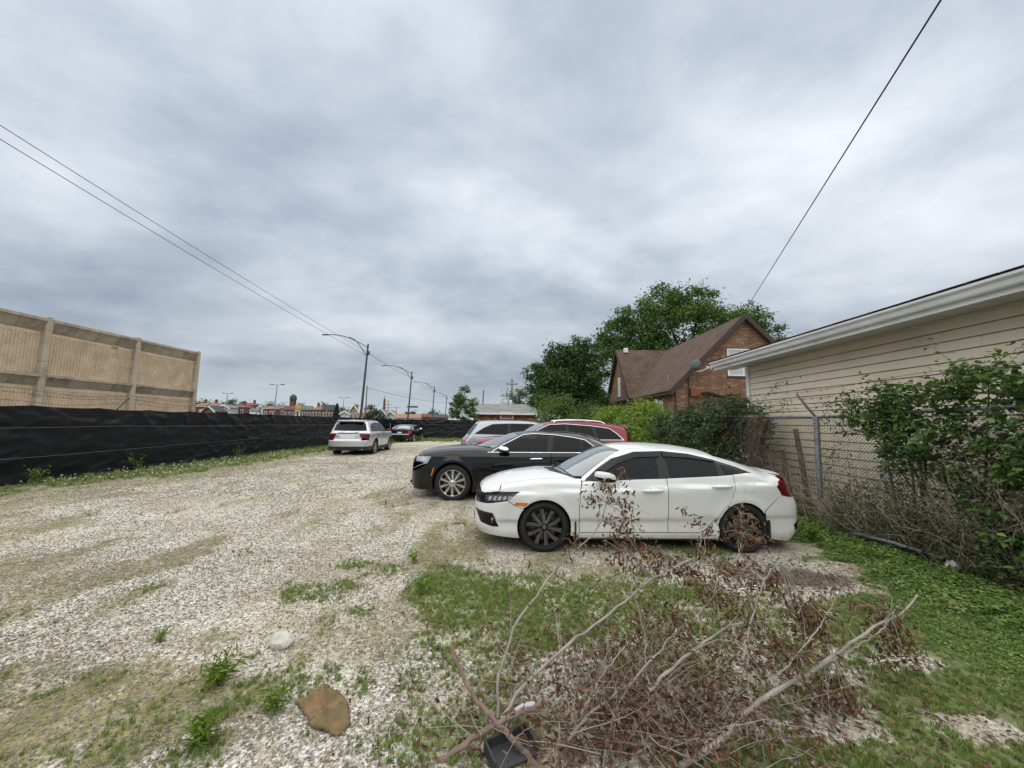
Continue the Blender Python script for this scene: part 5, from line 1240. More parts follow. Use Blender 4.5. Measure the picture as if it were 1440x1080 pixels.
sprig_set([((5.24, 5.6, .1), (5.2, 5.5, .7), (5.22, 5.35, 1.3), (5.2, 5.3, 1.8)), ((5.24, 5.2, .1), (5.2, 5.15, .9), (5.2, 5.1, 1.6))], 60, .055, M['leaf_vine_dark'], 'climbing vine on the chain link left of the large vine', 76, spread=.06)
sprig_set([((5.3, 8.6, 2.3), (5.2, 8.9, 2.6), (5.1, 9.1, 2.72)), ((5.3, 9.2, 2.4), (5.1, 9.0, 2.2), (4.95, 8.8, 1.9), (4.85, 8.5, 1.2)), ((5.3, 8.5, 2.0), (4.95, 8.2, 1.7), (4.85, 8.0, 1.1))], 26, .06, M['leaf_vine_dark'], 'arching pale shoots over the dark vine mound', 77)

# ---- chain link fence on the right
cf = empty('fence', (5.3, 0, 0)); tag(cf, 'old chain link fence with steel posts and a bent top rail, overgrown with vines', 'fence')
def rail_z(y): return np.interp(y, [2, 3.3, 5.1, 6.5, 8.15, 12, 28], [1.93, 1.93, 1.925, 1.86, 1.915, 1.95, 2.0])
def bulge(y, z): return -.10 * np.exp(-((y - 8.3) / .5) ** 2) * np.sin(np.clip(z / 1.9, 0, 1) * 3.14) - .05 * np.exp(-((y - 4.6) / .6) ** 2) * (1 - z / 1.9) * 2
V = []; F = []; rw = .0029; pit = .058
ys = np.arange(.4, 13.5, pit / 2)
for k, y0 in enumerate(ys):
    n = 66; zz = np.linspace(.04, 1.0, n)
    for_ = (k % 2) * 2 - 1
    z = .03 + zz * (rail_z(y0) - .05); y = y0 + pit * .5 * np.where((np.arange(n) % 2) == 0, 0, 1) + .004 * np.sin(z * 5 + y0)
    x = .004 * np.where((np.arange(n) % 2) == 0, 1, -1) + bulge(y, z) + .02 * (vnoise(y * 1.5, z * 1.5, 81) - .5)
    P = np.stack([x, y, z], 1); o = np.array([[rw, 0, 0], [-rw, rw, 0], [-rw, -rw, 0]])
    b0 = len(V); V += [tuple(p + q) for p in P for q in o]
    if k % 2: continue
    F += [(b0 + 3 * i + j, b0 + 3 * i + (j + 1) % 3, b0 + 3 * (i + 1) + (j + 1) % 3, b0 + 3 * (i + 1) + j) for i in range(n - 1) for j in range(3)]
    c0 = len(V); y2 = y0 + pit * np.where((np.arange(n) % 2) == 0, 1.0, .5) + .004 * np.sin(z * 5 + y0); P = np.stack([-x * .3 + bulge(y2, z), y2, z], 1); V += [tuple(p + q) for p in P for q in o]
    F += [(c0 + 3 * i + j, c0 + 3 * i + (j + 1) % 3, c0 + 3 * (i + 1) + (j + 1) % 3, c0 + 3 * (i + 1) + j) for i in range(n - 1) for j in range(3)]
bulk('chain_link_mesh', V, np.array(F), M['link_wire'], cf)['kind'] = 'stuff'
MB().tube([(0, y, float(rail_z(y)) + .012 * math.sin(y * 2.1)) for y in np.arange(.3, 27, .35)], .024, 8).build('top_rail', M['galv'], cf, True)
def post(y, z1, r_=.044, lean=0.0, arm=True):
    MB().tube([(-.05 + lean, y + .06, -.1), (-.055 + lean * .5, y + .03, z1 * .5), (-.06, y, z1)], r_, 12).build('post', M['galv'], cf, True)
    MB().lathe([(r_ + .008, -.02), (r_ + .010, .02), (r_ * .7, .05), (0, .06)], 12, (-.06, y, z1), 'z').build('post_cap', M['galv'], cf, True)
    for z in (.35, 1.0, 1.6): MB().lathe([(r_ + .006, -.012), (r_ + .008, 0), (r_ + .006, .012)], 12, (-.056, y + .03 * (1 - z / z1), z), 'z').build('tension_band', M['galv'], cf, True)
    if arm: MB().tube([(-.06, y, z1 + .02), (-.20, y + .01, z1 + .20), (-.36, y + .02, z1 + .43)], [.022, .020, .016], 6).build('barb_arm', M['galv'], cf, True)
post(6.5, 1.84); [post(y, z, .044, 0, False) for y, z in ((10.1, 1.9), (13.2, 1.94), (16.3, 1.95), (19.4, 1.96))]; post(3.45, 1.92); post(.45, 1.93)
MB().tube([(-.12, 5.95, .10), (-.22, 5.7, .15), (-.20, 5.2, .18), (-.10, 4.70, .15)], .024, 8).build('bottom_rail', M['galv'], cf, True)
MB().tube([(-.06, 7.6, .06), (-.08, 6.55, .08), (.0, 6.2, .04)], .021, 8).build('bottom_rail', M['galv'], cf, True)
for dz, dx in ((.15, -.17), (.29, -.26), (.42, -.35)):
    mb = MB(); P = [(dx + .02 * math.sin(y * 1.7 + dz * 20), y, float(rail_z(y)) + dz + .018 * math.sin(y * 2.3 + dz * 40)) for y in np.arange(.4, 9.8, .25)]; mb.tube(P, .0032, 4)
    for a, b_ in zip(P[:-1], P[1:]):
        a, b_ = np.array(a), np.array(b_); c_ = a + (b_ - a) * random.random()
        for s_ in (-1, 1): mb.tube([c_ - np.array([.012 * s_, .01, .02]), c_ + np.array([.012 * s_, .012, .02])], .0028, 3, False)
    mb.build('barbed_wire', M['rusty'], cf)['kind'] = 'stuff'
# bare stems tangled through the mesh
r = np.random.default_rng(90); mb = MB()
for k in range(760):
    y = r.choice([r.uniform(3.4, 6.3), r.uniform(6.3, 8.2)], p=[.82, .18]); z = abs(r.normal(.0, .18)); x = -.06 + r.normal() * .06; a = r.uniform(.5, 2.6); P = []
    hz3 = r.uniform(.5, 1.5) * (1.25 if y < 5.2 else 1.1)
    for i in range(9):
        P.append((x, y, max(.0, z))); a += r.normal() * .38; st = hz3 / 8 * r.uniform(.7, 1.3); y += math.cos(a) * st; z += math.sin(a) * st * .9; x += r.normal() * .025
        x = min(.12, max(-.32, x)); z = min(z, 2.0)
    w = r.uniform(.0016, .0045); mb.tube(P, [w * (1.15 - .08 * i) for i in range(9)], 4, False)
for k in range(60):
    y = r.uniform(3.5, 6.2); z = r.uniform(.0, .5); a = r.uniform(.6, 2.5); x = -.16 + r.normal() * .05; P = []
    for i in range(12): P.append((x, y, max(.02, z))); a += r.normal() * .22; st = r.uniform(.08, .14); y += math.cos(a) * st; z += math.sin(a) * st * .8 - .008 * i; x = min(.0, max(-.38, x + r.normal() * .02))
    mb.tube(P, [.0055 - .00033 * i for i in range(12)], 5, False)
tg_ = mb.build('dead_vine_tangle', pm('dead_vine', (.25, .205, .15), .9, 0, var=.35, vscale=3)); tg_.location = (5.3, 0, 0); tg_['kind'] = 'stuff'; tg_['label'] = 'tangle of bare brown vine stems on the lower part of the chain link fence'
C = np.stack([r.normal(5.2, .11, 9800), np.concatenate([3.3 + 2.9 * r.random(9000) ** 1.35, r.uniform(6.6, 8.4, 800)]), np.abs(r.normal(0, .50, 9800)) * .95], 1); C = C[(C[:, 2] < 1.7) & (C[:, 2] < np.interp(C[:, 1], [3.3, 5.0, 6.2, 7], [1.7, 1.35, .7, 1.0]))]
C2 = np.stack([r.normal(5.22, .08, 7000), r.uniform(3.4, 6.4, 7000), r.uniform(.3, 2.15, 7000)], 1); C2 = C2[fbm(C2[:, 1] * 1.6, C2[:, 2] * 1.6, 88) + .06 * (5.2 - C2[:, 1]) > .465]; C = np.concatenate([C, C2])
V, F, m = leaf_arrays(C, .050, r, .3, .3, .45); o = bulk('fence_foliage', V, F, M['leaf_dull'], None, False, dict(tone=np.repeat(r.random(len(C)), m))); o['kind'] = 'stuff'; o['label'] = 'thin scattered dull leaves through the chain link'
# brown dead creeper hanging on the mesh beside the dark mound, and leaning stakes
r = np.random.default_rng(93); mb = MB()
for k in range(55):
    y = r.normal(8.05, .20); P = [(-.05 + r.normal() * .05 - .12 * math.sin(u * 3.1), y + .25 * u - .12 * u * u + r.normal() * .02, 1.95 - 1.75 * u) for u in np.linspace(0, r.uniform(.4, 1), 8)]
    mb.tube(P, .003, 3, False)
dc = empty('dead_creeper', (5.3, 0, 0)); tag(dc, 'brown dead creeper hanging down the mesh behind the tail of the white sedan', 'creeper')
mb.build('stem', pm('dead_creeper_brown', (.105, .080, .060), .95, 0, var=.3), dc)
C = np.stack([r.normal(-.06, .06, 450), r.normal(8.05, .2, 450), r.uniform(.3, 1.9, 450)], 1); V, F, m = leaf_arrays(C, .05, r, .2, .6, .4); bulk('leaves', V, F, M['leaf_dead'], dc, False, dict(tone=np.repeat(r.random(450), m)))
M['old_wood'] = pm('old_stake_wood', (.15, .105, .08), .95, 0, var=.3, vscale=8, bump=.004, bscale=40)
for (a, b_, lb) in (((5.62, 7.50, 1.65), (5.6, 7.2, .0), 'weathered brown stake leaning behind the chain link left of the steel post'), ((5.75, 8.1, 1.2), (5.72, 7.85, .0), 'shorter brown stake behind the dead creeper')):
    mb = MB(); mb.tube([b_, tuple((np.array(a) + np.array(b_)) / 2 + .01), a], [.052, .05, .046], 7); tag(mb.build('wooden_stake', M['old_wood'], None, True), lb, 'stake')
# ------------------------------------------------------------------ white sedan (nearest car)
def rear_of(pts): return pts
def make_white_sedan():
    sp = dict(wb=2.70, rw=.325, ra=.352, sill=.165, k=.05, kw=.5, cd=.11, cc=.20, cc_r=.07, sl=.045, flare=.010, xm=1.75,
        deck=[(-1.1, .50), (-1.0, .66), (-.93, .765), (-.80, .835), (-.56, .918), (-.24, .975), (.07, 1.005), (.30, 1.005), (.6, .985), (1.5, .95), (2.6, 1.0), (3.2, 1.052), (3.46, 1.045), (3.54, 1.035), (3.7, .98)],
        cab=[(-.3, .62), (.0, .84), (.22, .985), (.63, 1.212), (.98, 1.365), (1.2, 1.405), (1.5, 1.42), (1.97, 1.40), (2.44, 1.335), (2.85, 1.225), (3.2, 1.10), (3.45, 1.01), (4.2, .7)],
        nose=[(.05, -.84), (.2, -.955), (.3, -.995), (.42, -.985), (.6, -.985), (.68, -.965), (.76, -.935), (.9, -.92), (2.5, -.9)],
        tail=[(.05, 3.42), (.22, 3.61), (.35, 3.665), (.6, 3.67), (.72, 3.63), (.80, 3.58), (.95, 3.55), (1.05, 3.55), (2.5, 3.52)],
        side=[(.05, .77), (.12, .805), (.17, .845), (.25, .870), (.36, .860), (.40, .860), (.455, .884), (.60, .893), (.80, .910), (.832, .904), (.852, .880), (.90, .866), (.96, .850), (1.0, .828), (1.34, .61), (2.5, .1)],
        wp=[(-1.2, .86), (-1.0, .90), (-.6, .985), (-.2, 1.0), (2.7, 1.0), (3.2, .965), (3.62, .90), (4.5, .8)],
        plan_f=(.12, .32), plan_r=(.10, .22))
    B = Body(sp); c = empty('car')
    wp_, bt, gl = M['white_paint'], M['black_trim'], M['glass']
    P = lambda *a, **k: add_panel(c, B, *a, **k)
    fa = arch(0, .325, .36, -24, 204, 29); ra = arch(2.70, .325, .345, -20, 200, 29)
    fa_top = [p for p in fa if -.27 < p[0]][::-1]
    P('fender', 'S', [(-.285, .565), (-.405, .612), (-.495, .673), (-.33, .785), (-.605, .775), ('T', -.575, -.718), ('T', -.2, -.737), ('T', .2, -.727), ('T', .435, -.70), ('T', .53, -.70), (.515, .925), (.485, .80), (.468, .56), (.47, .26), (.425, .19)] + [p for p in fa[::-1] if p[0] > -.27 and p[1] > .19], wp_, res=.035)
    fb = [p for p in fa if p[0] < -.27 and p[1] > .17]
    P('front_bumper', 'F', [('F', 0, .20), ('F', -.45, .205), (-.66, .20), (-.40, .175)] + fb + [(-.285, .563), (-.405, .606), (-.497, .666), (-.70, .622), (-.80, .604), ('F', -.5, .59), ('F', -.3, .575), ('F', 0, .57)], wp_, sym=True, res=.04)
    P('grille', 'F', [('F', 0, .572), ('F', -.3, .577), ('F', -.5, .592), (-.80, .607), (-.80, .728), ('F', -.5, .735), ('F', 0, .745)], M['gloss_black'], sym=True, off=-.012, rim=.02, res=.05)
    P('grille_bar', 'F', [('F', 0, .665), ('F', -.45, .672), (-.81, .69), (-.80, .735), ('F', -.5, .745), ('F', 0, .75)], M['gloss_black'], sym=True, off=.006, res=.05)
    P('lower_grille', 'F', [('F', 0, .29), ('F', -.40, .30), ('F', -.36, .44), ('F', 0, .45)], bt, sym=True, off=.002, res=.06)
    fog = P('fog_lamp_pocket', 'F', [(-.60, .318), (-.70, .315), (-.86, .345), (-.93, .47), (-.90, .49), (-.72, .485), (-.69, .455)], M['gloss_black'], off=.003, rnd=.02, res=.03)
    P('fog_lamp_bezel', 'F', [(-.93, .475), (-.70, .468), (-.655, .40), (-.645, .405), (-.69, .492), (-.93, .500)], bt, off=.012, res=.03)
    q = B.P('S', [(-.70, .395)])[0]
    for sg in (1, -1): MB().lathe([(0, .0), (.034, .0), (.042, .012), (.048, .03)], 16, axis='x', c=(q[0] - .012, q[1] * sg - sg * .0, q[2])).build('fog_lamp', M['dark_lens'], c, True)
    hl = [(-.80, .612), (-.70, .632), (-.497, .677), (-.335, .778), (-.61, .776), (-.80, .738)]
    P('headlight', 'F', hl, M['dark_lens'], off=.004, res=.03)
    P('headlight_brow', 'F', [(-.80, .712), (-.60, .738), (-.40, .752), (-.335, .778), (-.61, .779), (-.80, .741)], M['gloss_black'], off=.009, res=.03)
    for i in range(5):
        x0 = -.76 + i * .066; P('headlight_cell', 'F', [(x0, .648 + i * .008), (x0 + .042, .650 + i * .009), (x0 + .062, .705 + i * .006), (x0 + .022, .702 + i * .006)], M['clear_lens'], off=.007, gap=0, res=.03)
    P('side_marker', 'S', [(-.405, .612), (-.385, .648), (-.24, .648), (-.215, .638), (-.262, .598)], M['amber'], off=.005, res=.03)
    P('hood', 'T', [('T', -.925, 0), ('T', -.90, -.33), (-.86, .715), (-.80, .722), (-.70, .752), (-.61, .772), ('T', -.575, -.718), ('T', -.2, -.737), ('T', .2, -.727), ('T', .435, -.70), ('T', .32, -.55), ('T', .14, -.3), ('T', .085, 0)], wp_, sym=True, res=.05)
    P('cowl', 'T', [('T', .09, 0), ('T', .145, -.3), ('T', .325, -.55), ('T', .445, -.695), ('T', .54, -.675), ('T', .41, -.55), ('T', .235, -.3), ('T', .185, 0)], bt, sym=True, off=-.012)
    P('windscreen', 'T', [('T', .19, 0), ('T', .24, -.3), ('T', .415, -.55), ('T', .55, -.655), ('T', .83, -.582), ('T', 1.125, -.515), ('T', 1.045, -.3), ('T', .995, 0)], M['screen_glass'], sym=True, off=-.003)
    for y0, y1, x1 in ((.10, -.62, .58), (.55, .0, .46)):
        V = [B.pt(('T', .235 + .12 * abs(y0 + (y1 - y0) * i / 8) + .11 * i / 8, y0 + (y1 - y0) * i / 8)) + np.array([-.02, 0, .022]) for i in range(9)]
        MB().tube(V, .008, 5).build('wiper', bt, c, True)
    P('roof', 'T', [('T', 1.0, 0), ('T', 1.045, -.3), ('T', 1.132, -.517), ('T', 1.6, -.535), ('T', 2.2, -.53), ('T', 2.51, -.50), ('T', 2.46, -.3), ('T', 2.44, 0)], wp_, sym=True, res=.07)
    P('rear_window', 'T', [('T', 2.45, 0), ('T', 2.47, -.3), ('T', 2.515, -.50), ('T', 3.03, -.46), ('T', 3.12, -.3), ('T', 3.14, 0)], gl, sym=True, off=-.003, res=.07)
    P('trunk_lid', 'T', [('T', 3.15, 0), ('T', 3.13, -.3), ('T', 3.035, -.462), ('T', 3.2, -.60), ('T', 3.29, -.68), ('T', 3.47, -.55), ('T', 3.53, 0)], wp_, sym=True, res=.05)
    P('side_frame', 'S', [(.52, .925), ('T', .555, -.665), ('T', .83, -.587), ('T', 1.132, -.518), ('T', 1.6, -.536), ('T', 2.2, -.531), ('T', 2.51, -.502), ('T', 3.035, -.463), ('T', 3.2, -.601), ('T', 3.285, -.69), (3.175, .885), (3.245, .785), (3.235, .772), (2.99, .56)] + [p for p in ra[::-1] if p[1] > .35 and p[0] < 3.0] + [(2.352, .374), (2.293, .425), (2.53, .70), (2.60, .91), (2.60, 1.035), (2.80, 1.058), (2.905, 1.048), (2.70, 1.128), (2.41, 1.218), (2.06, 1.296), (1.70, 1.328), (1.30, 1.312), (.98, 1.218), (.75, 1.068), (.565, .918)], wp_, res=.04)
    P('door', 'S', [(.525, .915), (.488, .80), (.472, .56), (.475, .262), (1.665, .268), (1.672, .972), (1.21, .955), (.75, .925)], wp_, res=.045)
    P('door', 'S', [(1.672, .268), (2.10, .270), (2.19, .322), (2.29, .428), (2.527, .70), (2.595, .91), (2.595, 1.03), (2.37, 1.012), (1.678, .973)], wp_, res=.045)
    P('rocker_panel', 'S', [(.43, .165), (.475, .256), (2.10, .264), (2.2, .312), (2.288, .42), (2.352, .37), (2.365, .30), (2.345, .160)], wp_, res=.05)
    P('rocker_strip', 'S', [(.47, .185), (2.33, .185), (2.33, .160), (.44, .165)], M['plastic_grey'], off=.004, rim=.01, res=.06)
    dlo = [(.565, .918), (.75, 1.068), (.98, 1.218), (1.30, 1.312), (1.70, 1.328), (2.06, 1.296), (2.41, 1.218), (2.70, 1.128), (2.905, 1.048), (2.80, 1.058), (2.60, 1.032), (2.37, 1.012), (1.64, .975), (1.21, .957), (.75, .927)]
    P('window_frame', 'S', dlo, M['gloss_black'], off=-.004, gap=0, res=.05)
    P('side_window', 'S', [(.70, .942), (.82, 1.085), (1.02, 1.205), (1.30, 1.285), (1.61, 1.302), (1.575, .985), (1.21, .972)], gl, off=.0, gap=0, rnd=.02, res=.06)
    P('side_window', 'S', [(1.735, .992), (1.72, 1.302), (2.06, 1.270), (2.405, 1.195), (2.40, 1.022)], gl, off=.0, gap=0, rnd=.02, res=.06)
    P('quarter_window', 'S', [(2.50, 1.035), (2.47, 1.165), (2.66, 1.115), (2.83, 1.060)], gl, off=.0, gap=0, rnd=.015, res=.06)
    P('rain_visor', 'S', [(.76, 1.062), (.98, 1.208), (1.30, 1.303), (1.655, 1.320), (1.655, 1.250), (1.30, 1.232), (1.03, 1.145), (.86, 1.045)], M['visor'], off=.014, rim=.01, gap=0, res=.05)
    P('rain_visor', 'S', [(1.70, 1.318), (2.06, 1.288), (2.40, 1.212), (2.40, 1.190), (2.06, 1.235), (1.70, 1.252)], M['visor'], off=.014, rim=.01, gap=0, res=.05)
    P('rear_bumper', 'R', [('R', 0, .20), ('R', -.5, .19), (3.30, .145), (3.06, .185)] + [p for p in ra[::-1] if p[0] > 2.995 and p[1] > .2] + [(2.995, .545), (3.24, .768), (3.34, .748), ('R', -.6, .735), ('R', 0, .735)], wp_, sym=True, res=.05)
    P('taillight', 'R', [(3.268, 1.022), (3.165, .885), (3.236, .776), (3.36, .740), ('R', -.60, .742), ('R', -.42, .78), ('R', -.42, .88), ('R', -.58, 1.0)], M['red_lens'], off=.004, res=.035)
    P('trunk_face', 'R', [('R', 0, .742), ('R', -.40, .75), ('R', -.40, .90), ('R', -.56, .99), ('R', -.5, 1.02), ('R', 0, 1.03)], wp_, sym=True, res=.06)
    P('rear_vent', 'R', [(3.43, .37), (3.45, .29), (3.56, .31), (3.575, .45)], M['gloss_black'], off=.004, rnd=.02, res=.03)
    P('fuel_door', 'S', [(2.68, .945), (2.70, .835), (2.72, .818), (2.86, .818), (2.88, .835), (2.87, .945)], wp_, off=.0035, rim=.006, rnd=.02, gap=0, res=.04)
    make_handle(c, B, 1.32, 1.60, .822, wp_, wp_); make_handle(c, B, 2.27, 2.545, .884, wp_, wp_)
    make_mirror(c, .79, -.985, .995, .30, wp_, M['gloss_black'])
    for sg in (-1, 1):
        MB().box((.418, sg * .80, .27), (.02, .20, .27), b=.008).build('mud_flap', M['plastic_grey'], c)
        MB().box((3.045, sg * .80, .32), (.02, .18, .24), b=.008).build('mud_flap', M['plastic_grey'], c)
    chassis(c, sp, .89)
    for x in (0, 2.70):
        for sg in (-1, 1): make_wheel(c, x, sg * .772, sg, .325, .249, .225, 'black')
    return c
white_sedan = make_white_sedan()
white_sedan.location = (.44, 6.075, .0); white_sedan.rotation_euler = (0, 0, R(.9))
tag(white_sedan, 'white sedan with smoked window visors and black wheels, nearest car in the row', 'car', 'cars parked on the gravel')
# ------------------------------------------------------------------ generic car from measured outlines
def generic_car(g):
    """g: body spec plus outlines (near side, metres behind the front axle / above the road)"""
    sp = g['sp']; B = Body(sp); c = empty('car'); wb = sp['wb']; pa = g['paint']; bt, gb, gl = M['black_trim'], M['gloss_black'], M['glass']
    P = lambda *a, **k: add_panel(c, B, *a, **k)
    arF = arch(0, sp['rw'], sp['ra'], -18, 198, 25); arR = arch(wb, sp['rw'], sp['ra'], -18, 198, 25)
    zs = sp['sill']; rk = g['rocker']          # rocker top
    nx, tx = g['nose_x'], g['tail_x']           # where side panels hand over to the end panels
    ws = g['ws']                                # windscreen: base centre x, base corner (x,y), top corner (x,y), top centre x
    rw_ = g['rwin']                             # rear window the same way: top centre x, top corner, bottom corner, bottom centre x
    hy = g['hood_y']; hz = g['hood_front']
    beltf = lambda x: np.interp(x, *zip(*g['belt']))
    low = g.get('cladding')
    # front
    seam = g['bumper_seam']                     # (x at top of the bumper beside the headlight, z), (x at the arch, z)
    fb = [p for p in arF if p[0] < -.2 and p[1] > zs + .06 and p[1] < seam[1][1]]
    fbz = g['bumper_top']
    P('front_bumper', 'F', [('F', 0, zs + .06), ('F', -.5, zs + .06), (nx + .28, zs + .05), (fb[0][0], zs + .04)] + fb + [seam[1], seam[0], (nx + .14, fbz), ('F', -.5, fbz), ('F', 0, fbz)], pa, sym=True)
    P('grille', 'F', [('F', 0, fbz + .01), ('F', -.5, fbz + .01), ('F', -.56, hz - .03), ('F', 0, hz - .01)], gb, sym=True, off=-.01)
    for k in range(4):
        z = fbz + .04 + k * (hz - fbz - .09) / 3
        V = B.P('F', [(u, z) for u in np.linspace(-.47, .47, 15)]); MB().tube(V + B.nrm(V) * .004, .007, 5).build('grille_bar', M['chrome'], c, True)
    V = B.P('F', [(u, zs + .17) for u in np.linspace(-.6, .6, 15)]); MB().tube(V + B.nrm(V) * .004, .03, 6).build('lower_grille', bt, c, True)
    P('headlight', 'F', g['headlight'], M['clear_lens'], off=.003, rnd=.02, res=.03)
    P('headlight_lamp', 'F', g['lamp'], M['chrome'], off=.006, gap=0, rnd=.02, res=.03)
    P('side_marker', 'S', g['marker'], M['amber'], off=.004, res=.03)
    hx = g['hood_x']
    P('hood', 'T', [('T', hx, 0), ('T', hx + .02, -.4), ('T', hx + .10, -hy[0] + .05), ('T', hx + .2, -hy[0]), ('T', 0, -(hy[0] + hy[1]) / 2), ('T', ws[1][0] - .12, -hy[1]), ('T', ws[0] - .06, -.3), ('T', ws[0] - .1, 0)], pa, sym=True)
    P('cowl', 'T', [('T', ws[0] - .095, 0), ('T', ws[0] - .055, -.3), ('T', ws[1][0] - .115, -hy[1]), ('T', ws[1][0] - .01, -ws[1][1] - .01), ('T', ws[0] + .05, -.3), ('T', ws[0], 0)], bt, sym=True, off=-.012)
    P('windscreen', 'T', [('T', ws[0], 0), ('T', ws[0] + .05, -.3), ('T', *ws[1][:1], -ws[1][1]), ('T', ws[2][0], -ws[2][1]), ('T', ws[3] + .03, -.3), ('T', ws[3], 0)], M['screen_glass'], sym=True, off=-.002, res=.06)
    P('roof', 'T', [('T', ws[3] + .005, 0), ('T', ws[3] + .035, -.3), ('T', ws[2][0] + .005, -ws[2][1])] + [('T', x, -y) for x, y in g['roof_edge']] + [('T', rw_[1][0] - .005, -rw_[1][1]), ('T', rw_[0] - .005, 0)], pa, sym=True, res=.08)
    ff = [p for p in arF if p[1] >= seam[1][1] or p[0] > 0][::-1]
    ff = [p for p in ff if p[1] > zs + .04]
    hl_edge = g['fender_front']
    P('fender', 'S', [seam[1], seam[0]] + hl_edge + [('T', hx + .2, -hy[0]), ('T', 0, -(hy[0] + hy[1]) / 2), ('T', ws[1][0] - .12, -hy[1]), ('T', ws[1][0] - .005, -ws[1][1] - .012), g['door'][0]] + g['door_front'] + [(g['door_front'][-1][0], rk), (ff[0][0] + .01, rk)] + [p for p in ff if p[1] > rk], pa, res=.045)
    # side
    dlo = g['dlo']; d0 = g['door'][0][0]; d1 = g['door'][1]; rd = g['rear_door']
    P('door', 'S', [g['door'][0]] + g['door_front'] + [(g['door_front'][-1][0], rk), (d1 - .01, rk), (d1, beltf(d1)), ((d0 + d1) / 2, beltf((d0 + d1) / 2))], pa, res=.06)
    P('door', 'S', [(d1, rk)] + rd + [(rd[-1][0], beltf(rd[-1][0])), ((rd[-1][0] + d1) / 2, beltf((rd[-1][0] + d1) / 2)), (d1 + .005, beltf(d1))], pa, res=.06)
    mrk = low or pa
    P('rocker_panel', 'S', [(ff[0][0], zs), (ff[0][0] + .01, rk - .005)] + [(x, z - .005) for x, z in [(d1, rk)] + [q for q in rd if q[1] < rk + .03]] + [(arR[0][0] + .0, rk - .005), (arR[0][0], zs)], mrk, res=.07)
    rear_arch = [p for p in arR[::-1] if p[1] > rk]
    rb = g['rear_seam']                         # bumper seam: arch point, tail point
    top_edge = [('T', ws[1][0], -ws[1][1] - .012), ('T', ws[2][0] + .005, -ws[2][1] - .002)] + [('T', x, -y - .002) for x, y in g['roof_edge']] + [('T', rw_[1][0], -rw_[1][1] - .002)]
    P('side_frame', 'S', [g['door'][0]] + top_edge + g['rear_corner'] + [rb[1], rb[0]] + [p for p in rear_arch if p[1] > rb[0][1] or p[0] < wb] + [(q[0] + .004, q[1]) for q in rd if q[1] > rk + .03] + [(rd[-1][0] + .004, beltf(rd[-1][0]))] + g['dlo_low_rear'] + g['dlo_top'], pa, res=.05)
    P('window_frame', 'S', dlo, gb, off=-.004, gap=0, res=.06)
    for w in g['windows']: P('side_window', 'S', w, gl, off=.0, gap=0, rnd=.03, res=.07)
    if g.get('chrome'):
        trim_tube(c, B, 'window_trim', g['chrome'], .008, M['chrome'], off=.004)
        trim_tube(c, B, 'window_trim', g['chrome_low'], .008, M['chrome'], off=.004)
    for x0, x1, z in g['handles']: make_handle(c, B, x0, x1, z, g.get('handle_mat', pa))
    if low:
        for a_ in (arF, arR):
            o_ = [(p[0] + (p[0] - (0 if a_ is arF else wb)) * .13, sp['rw'] + (p[1] - sp['rw']) * 1.13) for p in a_]
            P('arch_cladding', 'S', [p for p in a_ if p[1] > zs] + [p for p in o_[::-1] if p[1] > zs], low, off=.007, res=.05)
    # rear
    rbz = g['rear_bumper_z']
    lo_top = zs + .24 if low else None
    ra2 = [p for p in rear_arch if p[0] > wb and p[1] < rb[0][1]]
    P('rear_bumper', 'R', [('R', 0, zs + .06), ('R', -.6, zs + .06), (tx - .22, zs + .05), (arR[-1][0], zs + .05)] + ra2[::1] + [rb[0], rb[1], ('R', -.7, rbz), ('R', 0, rbz)], pa, sym=True)
    if low: P('bumper_skirt', 'R', [('R', 0, zs + .05), ('R', -.6, zs + .05), (tx - .22, zs + .04), (arR[-1][0] + .01, zs + .04), (arR[-1][0] + .02, lo_top + .02), ('R', -.7, lo_top), ('R', 0, lo_top)], low, sym=True, off=.006)
    tg = g['tailgate']
    P(g.get('tail_name', 'tailgate'), 'R', [('R', 0, rbz + .004), ('R', -.62, rbz + .004)] + tg, pa, sym=True, res=.05)
    if rw_[4] == 'T': P('rear_window', 'T', [('T', rw_[0], 0), ('T', rw_[1][0], -rw_[1][1]), ('T', rw_[2][0], -rw_[2][1]), ('T', rw_[3], 0)], g.get('rear_glass', gl), sym=True, off=-.002, res=.07)
    else: P('rear_window', 'R', rw_[5], g.get('rear_glass', gl), sym=True, off=.004, res=.06)
    if g.get('trunk'): P('trunk_lid', 'T', g['trunk'], pa, sym=True, res=.06)
    P('taillight', 'R', g['tail_lamp'], g.get('lens', M['red_lens']), off=.005, res=.04)
    for s_ in g.get('rear_bits', []): P(s_[0], 'R', s_[1], s_[2], sym=s_[3], off=.008, res=.05)
    for y in g.get('exhaust', []):
        q = B.pt(('R', y, zs + .10))
        MB().box((q[0] - .04, y, zs + .10), (.12, .17, .085), b=.02).build('exhaust_tip', M['chrome'], c)
        MB().box((q[0] + .012, y, zs + .10), (.02, .13, .055), b=.01).build('exhaust_opening', M['well'], c)
    make_mirror(c, *g['mirror'], .25, g.get('mirror_cap', pa), gb)
    chassis(c, sp, sp['hw'])
    for x in (0, wb):
        for sg in (-1, 1): make_wheel(c, x, sg * (sp['hw'] - .13), sg, sp['rw'], g['rim_r'], .245, g['rim'])
    return c, B

